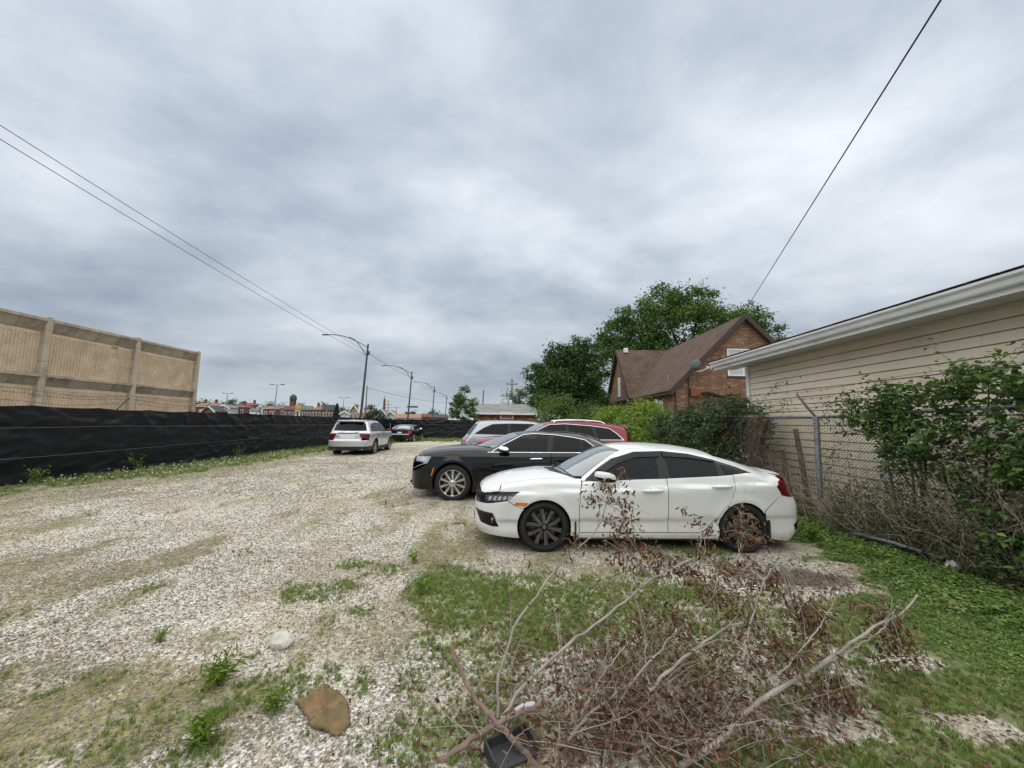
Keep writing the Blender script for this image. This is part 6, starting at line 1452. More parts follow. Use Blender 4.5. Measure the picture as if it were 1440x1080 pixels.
# ---- black sedan with chrome window trim
def sedan300():
    sp = dict(wb=3.05, rw=.372, ra=.425, sill=.18, hw=.945, k=.05, kw=.42, cd=.07, cc=.16, sl=.012, flare=.012, xm=2.0,
        deck=[(-1.05, .72), (-.98, .82), (-.90, .92), (-.78, .985), (-.6, 1.035), (-.29, 1.085), (.15, 1.115), (.5, 1.125), (1.0, 1.10), (2.8, 1.06), (3.3, 1.10), (3.75, 1.10), (3.95, 1.085), (4.1, 1.0)],
        cab=[(.1, .88), (.42, 1.10), (.9, 1.29), (1.3, 1.42), (1.55, 1.445), (2.0, 1.46), (2.48, 1.45), (2.9, 1.40), (3.2, 1.31), (3.45, 1.20), (3.75, 1.05), (4.3, .8)],
        nose=[(.05, -.84), (.22, -.955), (.35, -.985), (.6, -.985), (.8, -.965), (.93, -.90), (1.1, -.85), (2.5, -.8)],
        tail=[(.05, 3.85), (.25, 4.0), (.4, 4.06), (.6, 4.07), (.7, 4.03), (.95, 4.0), (1.08, 3.99), (2.5, 3.95)],
        side=[(.05, .83), (.15, .865), (.25, .90), (.45, .935), (.72, .948), (.88, .940), (.95, .928), (1.01, .90), (1.06, .875), (1.40, .66), (2.5, .1)],
        wp=[(-1.2, .92), (-.9, .955), (-.5, .99), (0, 1.0), (3.1, 1.0), (3.7, .97), (4.1, .93), (4.6, .9)],
        plan_f=(.07, .22), plan_r=(.06, .16))
    dt = [(2.96, 1.17), (2.80, 1.285), (2.56, 1.335), (2.12, 1.388), (1.70, 1.402), (1.46, 1.372), (1.02, 1.15), (.80, 1.015)]
    dlo = dt[::-1] + [(3.06, 1.03), (2.05, 1.018)]
    g = dict(sp=sp, paint=M['black_paint'], rocker=.275, nose_x=-.98, tail_x=4.06, ws=(.42, (.80, .70), (1.37, .575), 1.28), hood_y=(.70, .73), hood_front=.90, hood_x=-.88,
        rwin=(2.92, (2.97, .60), (3.50, .66), 3.55, 'T'), belt=[(.7, 1.01), (2.0, 1.018), (3.1, 1.03)],
        bumper_seam=[(-.56, .745), (-.405, .50)], bumper_top=.60, headlight=[(-.56, .755), (-.475, .90), (-.66, .925), (-.80, .90), (-.80, .80), (-.70, .80)],
        lamp=[(-.58, .79), (-.52, .88), (-.66, .895), (-.70, .83)], marker=[(-.385, .685), (-.405, .69), (-.455, .52), (-.43, .52)],
        fender_front=[(-.552, .757), (-.467, .905), (-.66, .93)], roof_edge=[(1.8, .605), (2.5, .605)], door=[(.79, 1.012), 2.06], door_front=[(.735, .88), (.72, .60), (.72, .30)],
        rear_door=[(2.55, .275), (2.62, .36), (2.72, .60), (2.90, .82), (2.98, .92)], dlo=dlo, dlo_top=dt, dlo_low_rear=[(3.06, 1.028)],
        windows=[[(.92, 1.035), (1.06, 1.15), (1.47, 1.355), (1.70, 1.378), (2.03, 1.372), (1.965, 1.035)], [(2.08, 1.035), (2.14, 1.365), (2.55, 1.318), (2.70, 1.285), (2.70, 1.04)], [(2.73, 1.045), (2.73, 1.28), (2.80, 1.262), (2.93, 1.165), (2.99, 1.05)]],
        chrome=[(3.07, 1.03)] + dt, chrome_low=[(.72, 1.012), (2.05, 1.02), (3.07, 1.03)], handles=[(1.62, 1.87, .895), (2.62, 2.86, .905)], handle_mat=M['chrome'],
        rear_seam=[(3.46, .52), (3.70, .66)], rear_corner=[('T', 3.50, -.67), ('T', 3.72, -.76), (3.78, 1.0), (3.74, .80)], rear_bumper_z=.66,
        tailgate=[('R', -.62, 1.0), ('R', -.5, 1.06), ('R', 0, 1.075)], tail_name='trunk_face', trunk=[('T', 3.56, 0), ('T', 3.51, -.665), ('T', 3.72, -.75), ('T', 3.9, -.68), ('T', 3.97, 0)],
        tail_lamp=[(3.76, .985), (3.745, .70), ('R', -.66, .69), ('R', -.62, .98)], lens=M['red_lens2'], rear_glass=M['screen_glass'],
        rear_bits=[('number_plate', [('R', 0, .76), ('R', -.17, .76), ('R', -.17, .87), ('R', 0, .87)], M['plate_white'], True), ('chrome_strip', [('R', 0, .675), ('R', -.7, .675), ('R', -.7, .695), ('R', 0, .695)], M['chrome'], True)],
        mirror=(1.06, -1.02, 1.07), mirror_cap=M['chrome'], rim='silver', rim_r=.268, exhaust=[-.55, .55])
    c, B = generic_car(g)
    for sg in (1, -1):
        q = B.P('F', [(-.66, .26)])[0]
        MB().box((q[0] - .005, q[1] * sg, q[2]), (.04, .16, .05), rot_z(sg * .7), b=.015).build('fog_lamp', M['chrome'], c)
    # a raised crease over the front wheel
    V = B.P('S', [(-.33 + .66 * i / 12, .90 + .06 * math.sin(math.pi * i / 12)) for i in range(13)]); V += B.nrm(V) * -.006
    for sg in (1, -1): MB().tube(V * np.array([1, sg, 1]), [.004 + .011 * math.sin(math.pi * i / 12) for i in range(13)], 8).build('fender_crease', M['black_paint'], c, True)
    return c
black_sedan = sedan300()
black_sedan.location = (-1.215, 8.95, .07)
tag(black_sedan, 'black sedan with chrome window trim and silver ten spoke wheels, beside the white sedan', 'car', 'cars parked on the gravel')
far_sedan = copy_tree(black_sedan)
far_sedan.location = (-8.95, 34.2, .03); far_sedan.rotation_euler = (0, 0, R(-90 + 1))
tag(far_sedan, 'small distant black sedan seen from behind with red tail lights, at the far fence', 'car')

# ---- dark red SUV with roof rails
def red_suv_build():
    sp = dict(wb=3.04, rw=.385, ra=.44, sill=.24, hw=.96, k=.06, kw=.35, cd=.08, cc=.10, sl=.01, flare=.014, xm=2.3,
        deck=[(-1.0, .8), (-.93, .98), (-.85, 1.06), (-.72, 1.13), (-.36, 1.19), (.07, 1.225), (.5, 1.24), (1.0, 1.2), (3.4, 1.14), (3.9, 1.14), (4.2, 1.1)],
        cab=[(.2, 1.02), (.5, 1.22), (.85, 1.45), (1.2, 1.63), (1.45, 1.685), (1.9, 1.715), (2.5, 1.715), (3.1, 1.68), (3.63, 1.61), (3.82, 1.555), (3.9, 1.47), (4.02, 1.2), (4.2, .9)],
        nose=[(.1, -.82), (.3, -.93), (.5, -.95), (.9, -.945), (1.02, -.90), (1.2, -.86), (2.5, -.8)], tail=[(.1, 3.9), (.35, 4.05), (.55, 4.10), (.8, 4.08), (1.1, 4.05), (1.3, 3.99), (1.55, 3.90), (2.5, 3.7)],
        side=[(.1, .86), (.3, .92), (.6, .955), (.85, .96), (1.05, .95), (1.14, .925), (1.6, .70), (2.5, .2)],
        wp=[(-1.2, .92), (-.9, .95), (-.4, 1.0), (3.1, 1.0), (3.8, .97), (4.2, .95)], plan_f=(.08, .22), plan_r=(.06, .15))
    dt = [(3.40, 1.36), (3.2, 1.50), (2.69, 1.565), (1.94, 1.615), (1.45, 1.585), (1.14, 1.435), (.80, 1.165)]
    g = dict(sp=sp, paint=M['red_paint'], rocker=.36, nose_x=-.94, tail_x=4.08, ws=(.5, (.82, .76), (1.32, .64), 1.2), hood_y=(.72, .77), hood_front=1.0, hood_x=-.86,
        rwin=(3.80, (3.80, .60), (3.9, .6), 3.9, 'R', [('R', 0, 1.18), ('R', -.66, 1.18), ('R', -.60, 1.50), ('R', 0, 1.52)]), belt=[(.7, 1.155), (3.6, 1.165)],
        bumper_seam=[(-.6, .86), (-.42, .60)], bumper_top=.72, headlight=[(-.60, .87), (-.50, 1.02), (-.78, 1.03), (-.84, .9)], lamp=[(-.62, .9), (-.58, .99), (-.74, 1.0), (-.76, .92)], marker=[(-.40, .75), (-.43, .75), (-.47, .64), (-.44, .64)],
        fender_front=[(-.592, .87), (-.49, 1.025), (-.66, 1.04)], roof_edge=[(1.9, .655), (3.0, .65)], door=[(.80, 1.158), 2.0], door_front=[(.74, 1.0), (.73, .6), (.73, .4)],
        rear_door=[(2.5, .36), (2.62, .55), (2.75, .82), (2.86, .95)], dlo=dt[::-1] + [(3.58, 1.175), (2.0, 1.165)], dlo_top=dt, dlo_low_rear=[(3.58, 1.172)],
        windows=[[(.92, 1.185), (1.18, 1.42), (1.46, 1.565), (1.93, 1.592), (1.93, 1.185)], [(2.02, 1.185), (2.02, 1.592), (2.68, 1.545), (2.78, 1.19)], [(2.86, 1.19), (2.80, 1.535), (3.19, 1.475), (3.37, 1.35), (3.52, 1.195)]],
        chrome=[(3.59, 1.172)] + dt, chrome_low=[(3.59, 1.172), (2.85, 1.168), (.78, 1.155)], handles=[(1.58, 1.84, 1.02), (2.56, 2.80, 1.03)],
        rear_seam=[(3.46, .62), (3.82, .74)], rear_corner=[(3.78, 1.50), (3.87, 1.2), (3.86, .9)], rear_bumper_z=.74, tailgate=[('R', -.70, .9), ('R', -.72, 1.16), ('R', -.66, 1.52), ('R', 0, 1.55)],
        tail_lamp=[(3.90, 1.12), (3.84, .90), ('R', -.66, .92), ('R', -.60, 1.10)], mirror=(1.0, -1.05, 1.22), rim='silver', rim_r=.27, exhaust=[-.6, .6])
    c, B = generic_car(g)
    for sg in (1, -1):
        V = [B.pt(('T', x, -.58)) * np.array([1, sg, 1]) + np.array([0, 0, h]) for x, h in ((1.6, .0), (1.68, .045), (2.0, .05), (2.6, .05), (3.0, .045), (3.12, .0))]
        MB().tube(V, .018, 8).build('roof_rail', M['chrome'], c, True)
    V = [B.pt(('T', 3.74, y)) + np.array([.05, 0, .005]) for y in np.linspace(-.60, .60, 9)]
    MB().tube(V, .03, 8).build('rear_spoiler', M['red_paint'], c, True)
    return c
red_suv = red_suv_build()
red_suv.location = (-.35, 11.85, .08)
tag(red_suv, 'dark red SUV with chrome window trim and roof rails, behind the black sedan', 'car', 'cars parked on the gravel')

# ---- pale grey minivan, tail to the left
def minivan_build():
    sp = dict(wb=3.0, rw=.345, ra=.40, sill=.20, hw=.97, k=.06, kw=.3, cd=.12, cc=.07, sl=.005, flare=.010, xm=2.0,
        deck=[(-1.0, .7), (-.93, .86), (-.8, .95), (-.5, 1.03), (-.1, 1.09), (.2, 1.11), (3.5, 1.1), (4.1, 1.1), (4.3, 1.08)],
        cab=[(-.4, .85), (-.1, 1.06), (.4, 1.37), (.8, 1.58), (1.1, 1.67), (1.6, 1.715), (2.3, 1.725), (2.9, 1.72), (3.4, 1.695), (3.55, 1.655), (3.66, 1.52), (3.92, 1.2), (4.2, .85)],
        nose=[(.1, -.85), (.3, -.95), (.6, -.96), (.85, -.92), (1.1, -.85), (2.5, -.8)], tail=[(.1, 3.95), (.3, 4.08), (.5, 4.13), (.75, 4.12), (.95, 4.08), (1.15, 3.98), (1.3, 3.88), (1.6, 3.66), (2.5, 3.2)],
        side=[(.1, .88), (.3, .94), (.6, .97), (1.0, .965), (1.2, .93), (1.6, .78), (2.5, .3)], wp=[(-1.2, .88), (-.8, .94), (-.3, 1.0), (3.2, 1.0), (3.9, .96), (4.3, .94)], plan_f=(.10, .25), plan_r=(.06, .16))
    dt = [(3.20, 1.44), (2.88, 1.575), (2.2, 1.605), (1.4, 1.60), (1.0, 1.50), (.62, 1.26), (.50, 1.15)]
    g = dict(sp=sp, paint=M['grey_paint'], rocker=.30, nose_x=-.95, tail_x=4.10, ws=(-.08, (.36, .80), (1.06, .68), .88), hood_y=(.68, .76), hood_front=.85, hood_x=-.84,
        rwin=(3.56, (3.58, .72), (3.9, .6), 3.9, 'R', [('R', 0, 1.18), ('R', -.74, 1.18), ('R', -.68, 1.56), ('R', 0, 1.58)]), belt=[(.4, 1.12), (2, 1.18), (3.6, 1.20)],
        bumper_seam=[(-.52, .74), (-.40, .58)], bumper_top=.58, headlight=[(-.52, .75), (-.30, .92), (-.7, .88), (-.82, .75)], lamp=[(-.56, .77), (-.45, .86), (-.66, .85), (-.72, .78)], marker=[(-.40, .66), (-.43, .66), (-.45, .6), (-.42, .6)],
        fender_front=[(-.512, .75), (-.29, .925), (-.6, .90)], roof_edge=[(1.9, .715), (2.9, .72)], door=[(.40, 1.12), 1.50], door_front=[(.46, .9), (.47, .6), (.47, .35)],
        rear_door=[(2.45, .30), (2.55, .5), (2.62, .8), (2.62, 1.0)], dlo=dt[::-1] + [(3.56, 1.21), (2.0, 1.19)], dlo_top=dt, dlo_low_rear=[(3.56, 1.205)],
        windows=[[(.70, 1.16), (.78, 1.30), (1.05, 1.49), (1.42, 1.575), (1.46, 1.19)], [(1.56, 1.2), (1.54, 1.58), (2.2, 1.58), (2.24, 1.22)], [(2.33, 1.22), (2.30, 1.58), (2.86, 1.55), (3.16, 1.43), (3.46, 1.23)]],
        handles=[(1.22, 1.46, 1.02), (1.56, 1.80, 1.03)], rear_seam=[(3.40, .55), (3.84, .72)], rear_corner=[(3.60, 1.52), (3.80, 1.22), (3.92, .95)], rear_bumper_z=.72,
        tailgate=[('R', -.76, .95), ('R', -.78, 1.16), ('R', -.72, 1.57), ('R', 0, 1.6)], tail_lamp=[(3.90, 1.13), (3.78, 1.06), (3.88, .93), ('R', -.70, .94), ('R', -.68, 1.10)], lens=M['red_lens2'], mirror=(.72, -1.06, 1.2), rim='silver', rim_r=.24)
    return generic_car(g)[0]
minivan = minivan_build()
minivan.location = (2.18, 14.9, .08); minivan.rotation_euler = (0, 0, R(180))
tag(minivan, 'pale grey minivan with dark windows, tail to the left, beyond the red SUV', 'car', 'cars parked on the gravel')

# ---- silver SUV seen from behind
def silver_suv_build():
    sp = dict(wb=2.86, rw=.38, ra=.43, sill=.24, hw=.99, k=.06, kw=.35, cd=.08, cc=.09, sl=.008, flare=.016, xm=2.1,
        deck=[(-1.0, .8), (-.93, 1.0), (-.85, 1.07), (-.5, 1.15), (0, 1.2), (.4, 1.21), (3.4, 1.16), (4.0, 1.16), (4.3, 1.1)],
        cab=[(.0, 1.0), (.35, 1.21), (.7, 1.42), (1.1, 1.62), (1.35, 1.68), (1.9, 1.735), (2.5, 1.745), (3.2, 1.72), (3.6, 1.68), (3.72, 1.62), (3.92, 1.25), (4.2, .8)],
        nose=[(.1, -.82), (.3, -.92), (.6, -.95), (.95, -.94), (1.2, -.86), (2.5, -.8)], tail=[(.1, 3.9), (.3, 4.0), (.5, 4.10), (.72, 4.10), (.8, 4.06), (1.1, 4.03), (1.2, 3.97), (1.6, 3.76), (2.5, 3.3)],
        side=[(.1, .90), (.3, .955), (.55, .98), (.85, .995), (1.05, .985), (1.15, .945), (1.65, .735), (2.5, .3)], wp=[(-1.2, .92), (-.8, .96), (-.3, 1.0), (2.9, 1.0), (3.8, .975), (4.2, .955)], plan_f=(.08, .22), plan_r=(.06, .14))
    dt = [(3.35, 1.44), (3.15, 1.54), (2.5, 1.615), (1.6, 1.61), (1.3, 1.555), (.95, 1.36), (.72, 1.16)]
    cl = M['plastic_grey']
    g = dict(sp=sp, paint=M['silver_paint'], cladding=cl, rocker=.42, nose_x=-.94, tail_x=4.08, ws=(.38, (.74, .78), (1.2, .66), 1.1), hood_y=(.74, .79), hood_front=.98, hood_x=-.86,
        rwin=(3.62, (3.64, .66), (3.9, .6), 3.9, 'R', [('R', 0, 1.20), ('R', -.78, 1.21), ('R', -.66, 1.585), ('R', 0, 1.60)]), belt=[(.6, 1.155), (3.6, 1.18)],
        bumper_seam=[(-.6, .82), (-.42, .58)], bumper_top=.70, headlight=[(-.60, .83), (-.42, 1.0), (-.78, 1.0), (-.84, .86)], lamp=[(-.62, .86), (-.55, .95), (-.72, .96), (-.76, .88)], marker=[(-.40, .72), (-.43, .72), (-.47, .6), (-.44, .6)],
        fender_front=[(-.592, .83), (-.41, 1.005), (-.66, 1.01)], roof_edge=[(1.9, .69), (3.0, .69)], door=[(.71, 1.155), 1.82], door_front=[(.66, 1.0), (.66, .6), (.66, .45)],
        rear_door=[(2.32, .42), (2.44, .6), (2.58, .85), (2.70, .98)], dlo=dt[::-1] + [(3.50, 1.19), (2.0, 1.17)], dlo_top=dt, dlo_low_rear=[(3.50, 1.185)],
        windows=[[(.86, 1.185), (.98, 1.35), (1.3, 1.53), (1.6, 1.582), (1.76, 1.585), (1.74, 1.185)], [(1.86, 1.185), (1.88, 1.588), (2.5, 1.59), (2.66, 1.2)], [(2.76, 1.2), (2.62, 1.575), (3.12, 1.515), (3.30, 1.43), (3.44, 1.21)]],
        handles=[(1.42, 1.68, 1.0), (2.36, 2.62, 1.02)], handle_mat=M['gloss_black'], rear_seam=[(3.27, .62), (3.80, .78)], rear_corner=[(3.66, 1.50), (3.82, 1.2), (3.86, .95)], rear_bumper_z=.76,
        tailgate=[('R', -.70, .9), ('R', -.80, 1.19), ('R', -.77, 1.48), ('R', -.70, 1.62), ('R', -.64, 1.66), ('R', 0, 1.675)], tail_lamp=[(3.70, 1.11), (3.82, .84), ('R', -.62, .85), ('R', -.50, 1.10)],
        rear_bits=[('number_plate', [('R', 0, .86), ('R', -.30, .86), ('R', -.42, 1.04), ('R', 0, 1.04)], M['plate_white'], True), ('chrome_strip', [('R', 0, 1.07), ('R', -.48, 1.07), ('R', -.48, 1.115), ('R', 0, 1.115)], M['gloss_black'], True),
                   ('emblem', [('R', 0, 1.115), ('R', -.10, 1.118), ('R', -.12, 1.14), ('R', -.10, 1.165), ('R', 0, 1.17)], M['badge'], True), ('wiper', [('R', 0, 1.205), ('R', -.16, 1.205), ('R', -.14, 1.23), ('R', 0, 1.24)], M['black_trim'], True)],
        mirror=(.96, -1.12, 1.2), mirror_cap=M['gloss_black'], rim='grey', rim_r=.262, exhaust=[-.62, .62])
    c, B = generic_car(g)
    MB().prism([(-.1, 0), (.22, -.04), (.22, -.075), (-.1, -.06)], (3.60, -.62, 1.715), (1, 0, 0), (0, 0, 1), (0, 1.24, 0)).build('rear_spoiler', M['silver_paint'], c)
    MB().prism([(-.02, 0), (.20, 0), (.20, -.05), (-.02, -.05)], (3.62, -.60, 1.655), (1, 0, 0), (0, 0, 1), (0, 1.20, 0)).build('spoiler_underside', M['well'], c)
    MB().prism([(0, 0), (.16, 0), (.12, .06), (.06, .05)], (3.2, -.012, 1.71), (1, 0, 0), (0, 0, 1), (0, .024, 0)).build('aerial_fin', M['silver_paint'], c)
    for sg in (1, -1):
        V = [B.pt(('T', x, -.62)) * np.array([1, sg, 1]) + np.array([0, 0, h]) for x, h in ((1.35, .0), (1.45, .035), (2.2, .045), (3.1, .035), (3.2, .0))]
        MB().tube(V, .016, 8).build('roof_rail', M['black_trim'], c, True)
    return c
silver_suv = silver_suv_build()
silver_suv.location = (-8.02, 22.0, .03); silver_suv.rotation_euler = (0, 0, R(-90 + 4))
tag(silver_suv, 'silver SUV seen from behind with a dark lower bumper, along the black fence', 'car', 'cars parked by the black fence')
far_sedan['group'] = 'cars parked by the black fence'
# ------------------------------------------------------------------ foreground: dead brush, rag, rock, rubbish
M['twig'] = pm('grey_brown_twig', (.26, .228, .195), .85, 0, var=.28, vscale=9, bump=.002, bscale=50)
M['stick'] = pm('brown_stick_bark', (.165, .115, .092), .85, 0, var=.3, vscale=9, bump=.003, bscale=45)
M['cut_wood'] = pm('fresh_cut_wood', (.52, .36, .22), .8, 0, var=.12, vscale=30)
def dead_leaf_arrays(C, size, r, hang=1.0):
    n = len(C); az = r.uniform(0, 6.28, n); el = -r.uniform(.25, 1.5, n) * hang + .15
    d = np.stack([np.cos(az) * np.cos(el), np.sin(az) * np.cos(el), np.sin(el)], 1); q = r.normal(size=(n, 3)); s = np.cross(d, q); s /= np.linalg.norm(s, axis=1)[:, None]; u_ = np.cross(s, d)
    L_ = (size * r.uniform(.55, 1.35, n))[:, None]; w = L_ * r.uniform(.10, .22, n)[:, None]; cu = r.uniform(-.6, .9, n)[:, None]; fo = r.uniform(.3, 1.5, n)[:, None]
    m1 = C + d * L_ * .34 + u_ * L_ * .10 * cu; m2 = C + d * L_ * .70 + u_ * L_ * .30 * cu; tip = C + d * L_ + u_ * L_ * .65 * cu
    P = [C, m1, m1 + s * w + u_ * w * fo, m1 - s * w + u_ * w * fo, m2, m2 + s * w * .8 + u_ * w * fo, m2 - s * w * .8 + u_ * w * fo, tip]
    V = np.stack(P, 1).reshape(-1, 3); k = np.arange(n)[:, None] * 8
    return V, [np.concatenate([k + np.array([[1, 2, 5, 4]]), k + np.array([[1, 4, 6, 3]])]), np.concatenate([k + np.array([t_]) for t_ in ([0, 2, 1], [0, 1, 3], [4, 5, 7], [4, 7, 6])])], 8
def smooth_path(P, n=26):
    P = np.array(P, float); t_ = np.concatenate([[0], np.cumsum(np.linalg.norm(np.diff(P, axis=0), axis=1))]); u = np.linspace(0, t_[-1], n)
    return np.stack([curve(list(zip(t_, P[:, i])))(u) for i in range(3)], 1)
bcount = [0]
def branch(pix, r0_, r1_, label, twigs=6, leaves=0, lspots=None, mat='twig', seed=1, tl=.35, lsz=.040, cut=False):
    """pix: rows (photo x, photo y, metres ahead); built as a real bent branch at those places"""
    r = np.random.default_rng(seed); W3 = [np.array(at(*p)) for p in pix]; o = W3[0].copy(); o[2] = float(gz(o[0], o[1]))
    b = empty('dead_branch', tuple(o)); tag(b, label, 'branch', 'dead branches of the brush pile')
    Q = smooth_path([p - o for p in W3]); Q[1:-1] += r.normal(size=(len(Q) - 2, 3)) * .004
    rad = [r0_ + (r1_ - r0_) * i / (len(Q) - 1) for i in range(len(Q))]
    for i in range(3, len(Q) - 2, 5): rad[i] *= 1.18
    MB().tube(Q, rad, 8).build('stem', M[mat], b, True)
    if cut:
        d_ = Q[-1] - Q[-2]; d_ /= np.linalg.norm(d_); MB().tube([Q[-1] + d_ * .001, Q[-1] + d_ * .004], r1_ * .98, 10).build('cut_end', M['cut_wood'], b)
    mb = MB(); ends = []
    for k in range(twigs):
        i = int(len(Q) * r.uniform(.25, .98)); i = min(i, len(Q) - 2); d0 = Q[i + 1] - Q[i - 1]; d0 /= np.linalg.norm(d0); v = r.normal(size=3); v[2] = abs(v[2]) * .7 + .1; d1 = d0 * .7 + v * .6; d1 /= np.linalg.norm(d1); l = tl * r.uniform(.4, 1.1); P = [Q[i]]
        for j in range(5): d1 = d1 + r.normal(size=3) * .16; d1[2] -= .02; d1 /= np.linalg.norm(d1); P.append(P[-1] + d1 * l / 5)
        w = max(.0016, rad[i] * .42); mb.tube(P, [w * (1 - .13 * j) for j in range(6)], 5, False); ends += P[2:]
    if twigs: mb.build('twig', M[mat], b, True)
    C = []
    for (px, py, Y, n, sx_, sy_) in (lspots or []):
        n = int(n * 2.1); c_ = np.array(at(px, py, Y)) - o; q = r.normal(size=(n, 3)) * np.array([sx_, .06, sy_]); C.append(c_ + q)
        sb = MB(); j = np.argmin(np.linalg.norm(Q - c_, axis=1))
        for kk in range(max(2, n // 14)):
            e = c_ + r.normal(size=3) * np.array([sx_, .06, sy_]) * 1.1; sb.tube([Q[j], (Q[j] + e) / 2 + np.array([0, 0, .02]), e], [.0028, .002, .0012], 4, False)
        sb.build('twig', M['twig'], b)
    if leaves and ends:
        e = np.array(ends); C.append(e[r.integers(0, len(e), leaves)] + r.normal(size=(leaves, 3)) * .018)
    if C:
        C = np.concatenate(C); V, F, m = dead_leaf_arrays(C, lsz, r); bulk('dry_leaves', V, F, M['leaf_dead'], b, False, dict(tone=np.repeat(np.clip(r.beta(2, 2.4, len(C)), 0, 1), m)))['kind'] = 'stuff'
    return b
branch([(700, 1010, 2.25), (701, 955, 2.35), (714, 913, 2.45), (720, 889, 2.5), (740, 858, 2.6), (774, 809, 2.75), (816, 768, 2.9), (842, 740, 2.95), (853, 708, 3.0)], .0085, .004, 'long pale branch rising to the front door of the white sedan', 7, 30, [(835, 700, 2.98, 26, .035, .05), (855, 690, 3.0, 26, .04, .05), (882, 715, 3.02, 48, .045, .10), (868, 740, 3.0, 30, .05, .06), (878, 668, 3.02, 9, .012, .04), (805, 760, 2.85, 18, .03, .03), (885, 752, 3.0, 46, .05, .06)], seed=1)
branch([(705, 1010, 2.2), (747, 955, 2.32), (802, 905, 2.45), (851, 868, 2.55), (899, 830, 2.65), (927, 809, 2.72), (976, 785, 2.85)], .0105, .004, 'grey branch slanting up from the crossed sticks to the middle of the car', 7, 36, [(880, 775, 2.8, 60, .09, .05), (925, 790, 2.85, 70, .08, .05), (905, 860, 2.65, 40, .05, .08), (960, 800, 2.9, 50, .07, .05)], seed=2)
branch([(598, 1086, 2.06), (640, 1056, 2.10), (695, 1021, 2.16), (768, 985, 2.25)], .0165, .0135, 'thick brown stick with a freshly cut pale end', 0, 0, mat='stick', seed=3, cut=True)
branch([(768, 1092, 2.05), (708, 1025, 2.14), (677, 993, 2.2), (646, 941, 2.28), (635, 908, 2.34)], .0155, .0095, 'thick brown stick crossing over the cut one at the left of the pile', 2, 6, mat='stick', seed=4, tl=.2)
branch([(816, 1006, 2.2), (844, 955, 2.3), (887, 900, 2.42)], .0075, .003, 'short grey branch standing in the middle left of the pile', 5, 30, [(860, 1000, 2.25, 50, .08, .05)], seed=5)
branch([(913, 972, 2.25), (944, 941, 2.32), (1003, 896, 2.45), (1031, 879, 2.5), (1076, 872, 2.58), (1110, 876, 2.64)], .0095, .0035, 'grey branch bending flat to the right in the middle of the pile', 7, 40, [(1040, 850, 2.6, 55, .08, .06), (1075, 905, 2.5, 60, .09, .06), (985, 930, 2.4, 40, .07, .06)], seed=6)
branch([(778, 1084, 2.05), (795, 1046, 2.1), (868, 972, 2.25)], .011, .005, 'grey branch at the bottom left beside the black plastic', 4, 26, [(820, 1040, 2.15, 60, .09, .04)], seed=7)
branch([(906, 1084, 2.05), (911, 962, 2.3), (903, 879, 2.45), (897, 852, 2.5)], .0055, .002, 'thin upright twig in the centre of the pile', 5, 20, [(905, 1000, 2.2, 60, .10, .06)], seed=8)
branch([(955, 1078, 2.05), (1003, 1050, 2.12), (1040, 1013, 2.2), (1073, 985, 2.28), (1117, 957, 2.36), (1147, 940, 2.42), (1193, 907, 2.55), (1237, 877, 2.66), (1273, 858, 2.74), (1290, 837, 2.82)], .0155, .0055, 'long thick grey branch sweeping out to the right', 6, 10, [(1245, 885, 2.72, 70, .07, .06), (1262, 905, 2.7, 46, .05, .08), (1240, 925, 2.68, 26, .03, .05), (1275, 915, 2.72, 20, .03, .06), (1175, 968, 2.5, 55, .08, .05), (1190, 992, 2.48, 40, .04, .06), (1160, 985, 2.45, 30, .05, .05), (1230, 855, 2.75, 40, .08, .03)], seed=9, tl=.25)
branch([(1150, 938, 2.42), (1200, 912, 2.55), (1240, 883, 2.64), (1262, 852, 2.72)], .006, .0035, 'thinner branch lying along the sweeping one at the right', 2, 0, seed=10, tl=.15)
branch([(1045, 935, 2.35), (1050, 900, 2.42), (1057, 873, 2.48), (1073, 820, 2.6), (1085, 800, 2.65), (1097, 792, 2.7)], .0065, .0025, 'pale branch curving up to a bare tip below the rear wheel', 5, 24, [(1030, 800, 2.75, 70, .10, .04), (1080, 815, 2.75, 60, .08, .04), (1125, 860, 2.65, 75, .07, .06), (1140, 885, 2.6, 60, .06, .06)], seed=11)
branch([(1095, 950, 2.35), (1107, 937, 2.38), (1147, 887, 2.5), (1170, 850, 2.6), (1171, 836, 2.64)], .0055, .0022, 'slim grey branch hooked at its tip, right of the pale one', 5, 24, [(1150, 870, 2.6, 40, .05, .05), (1110, 920, 2.45, 60, .08, .05)], seed=12)
branch([(1032, 905, 2.5), (1039, 783, 2.85), (1043, 747, 2.95), (1042, 722, 3.0)], .0045, .002, 'upright stem with dead leaves in front of the rear wheel', 4, 26, [(1045, 722, 3.0, 26, .035, .03), (1040, 752, 2.97, 30, .06, .03), (1062, 755, 2.95, 26, .04, .03), (1035, 735, 2.98, 18, .05, .02)], seed=13)
branch([(985, 905, 2.5), (992, 788, 2.85), (991, 752, 2.95)], .004, .0018, 'thin stem with a few dead leaves left of the rear wheel', 2, 14, [(998, 748, 2.95, 16, .025, .03), (985, 775, 2.88, 20, .03, .03)], seed=14)
branch([(975, 800, 2.85), (985, 745, 2.98), (972, 725, 3.02), (962, 718, 3.04)], .003, .0012, 'wispy twig with three curled leaves over the rear door', 1, 0, [(963, 717, 3.04, 7, .012, .012), (978, 729, 3.02, 4, .01, .008), (990, 738, 2.99, 5, .012, .008)], seed=15)
branch([(848, 1080, 2.05), (862, 1010, 2.18), (935, 905, 2.4), (1000, 840, 2.6), (1010, 800, 2.7)], .006, .002, 'slender branch behind the centre twig reaching towards the rear door', 6, 50, [(1000, 830, 2.65, 60, .08, .05), (950, 870, 2.5, 50, .07, .05)], seed=16)
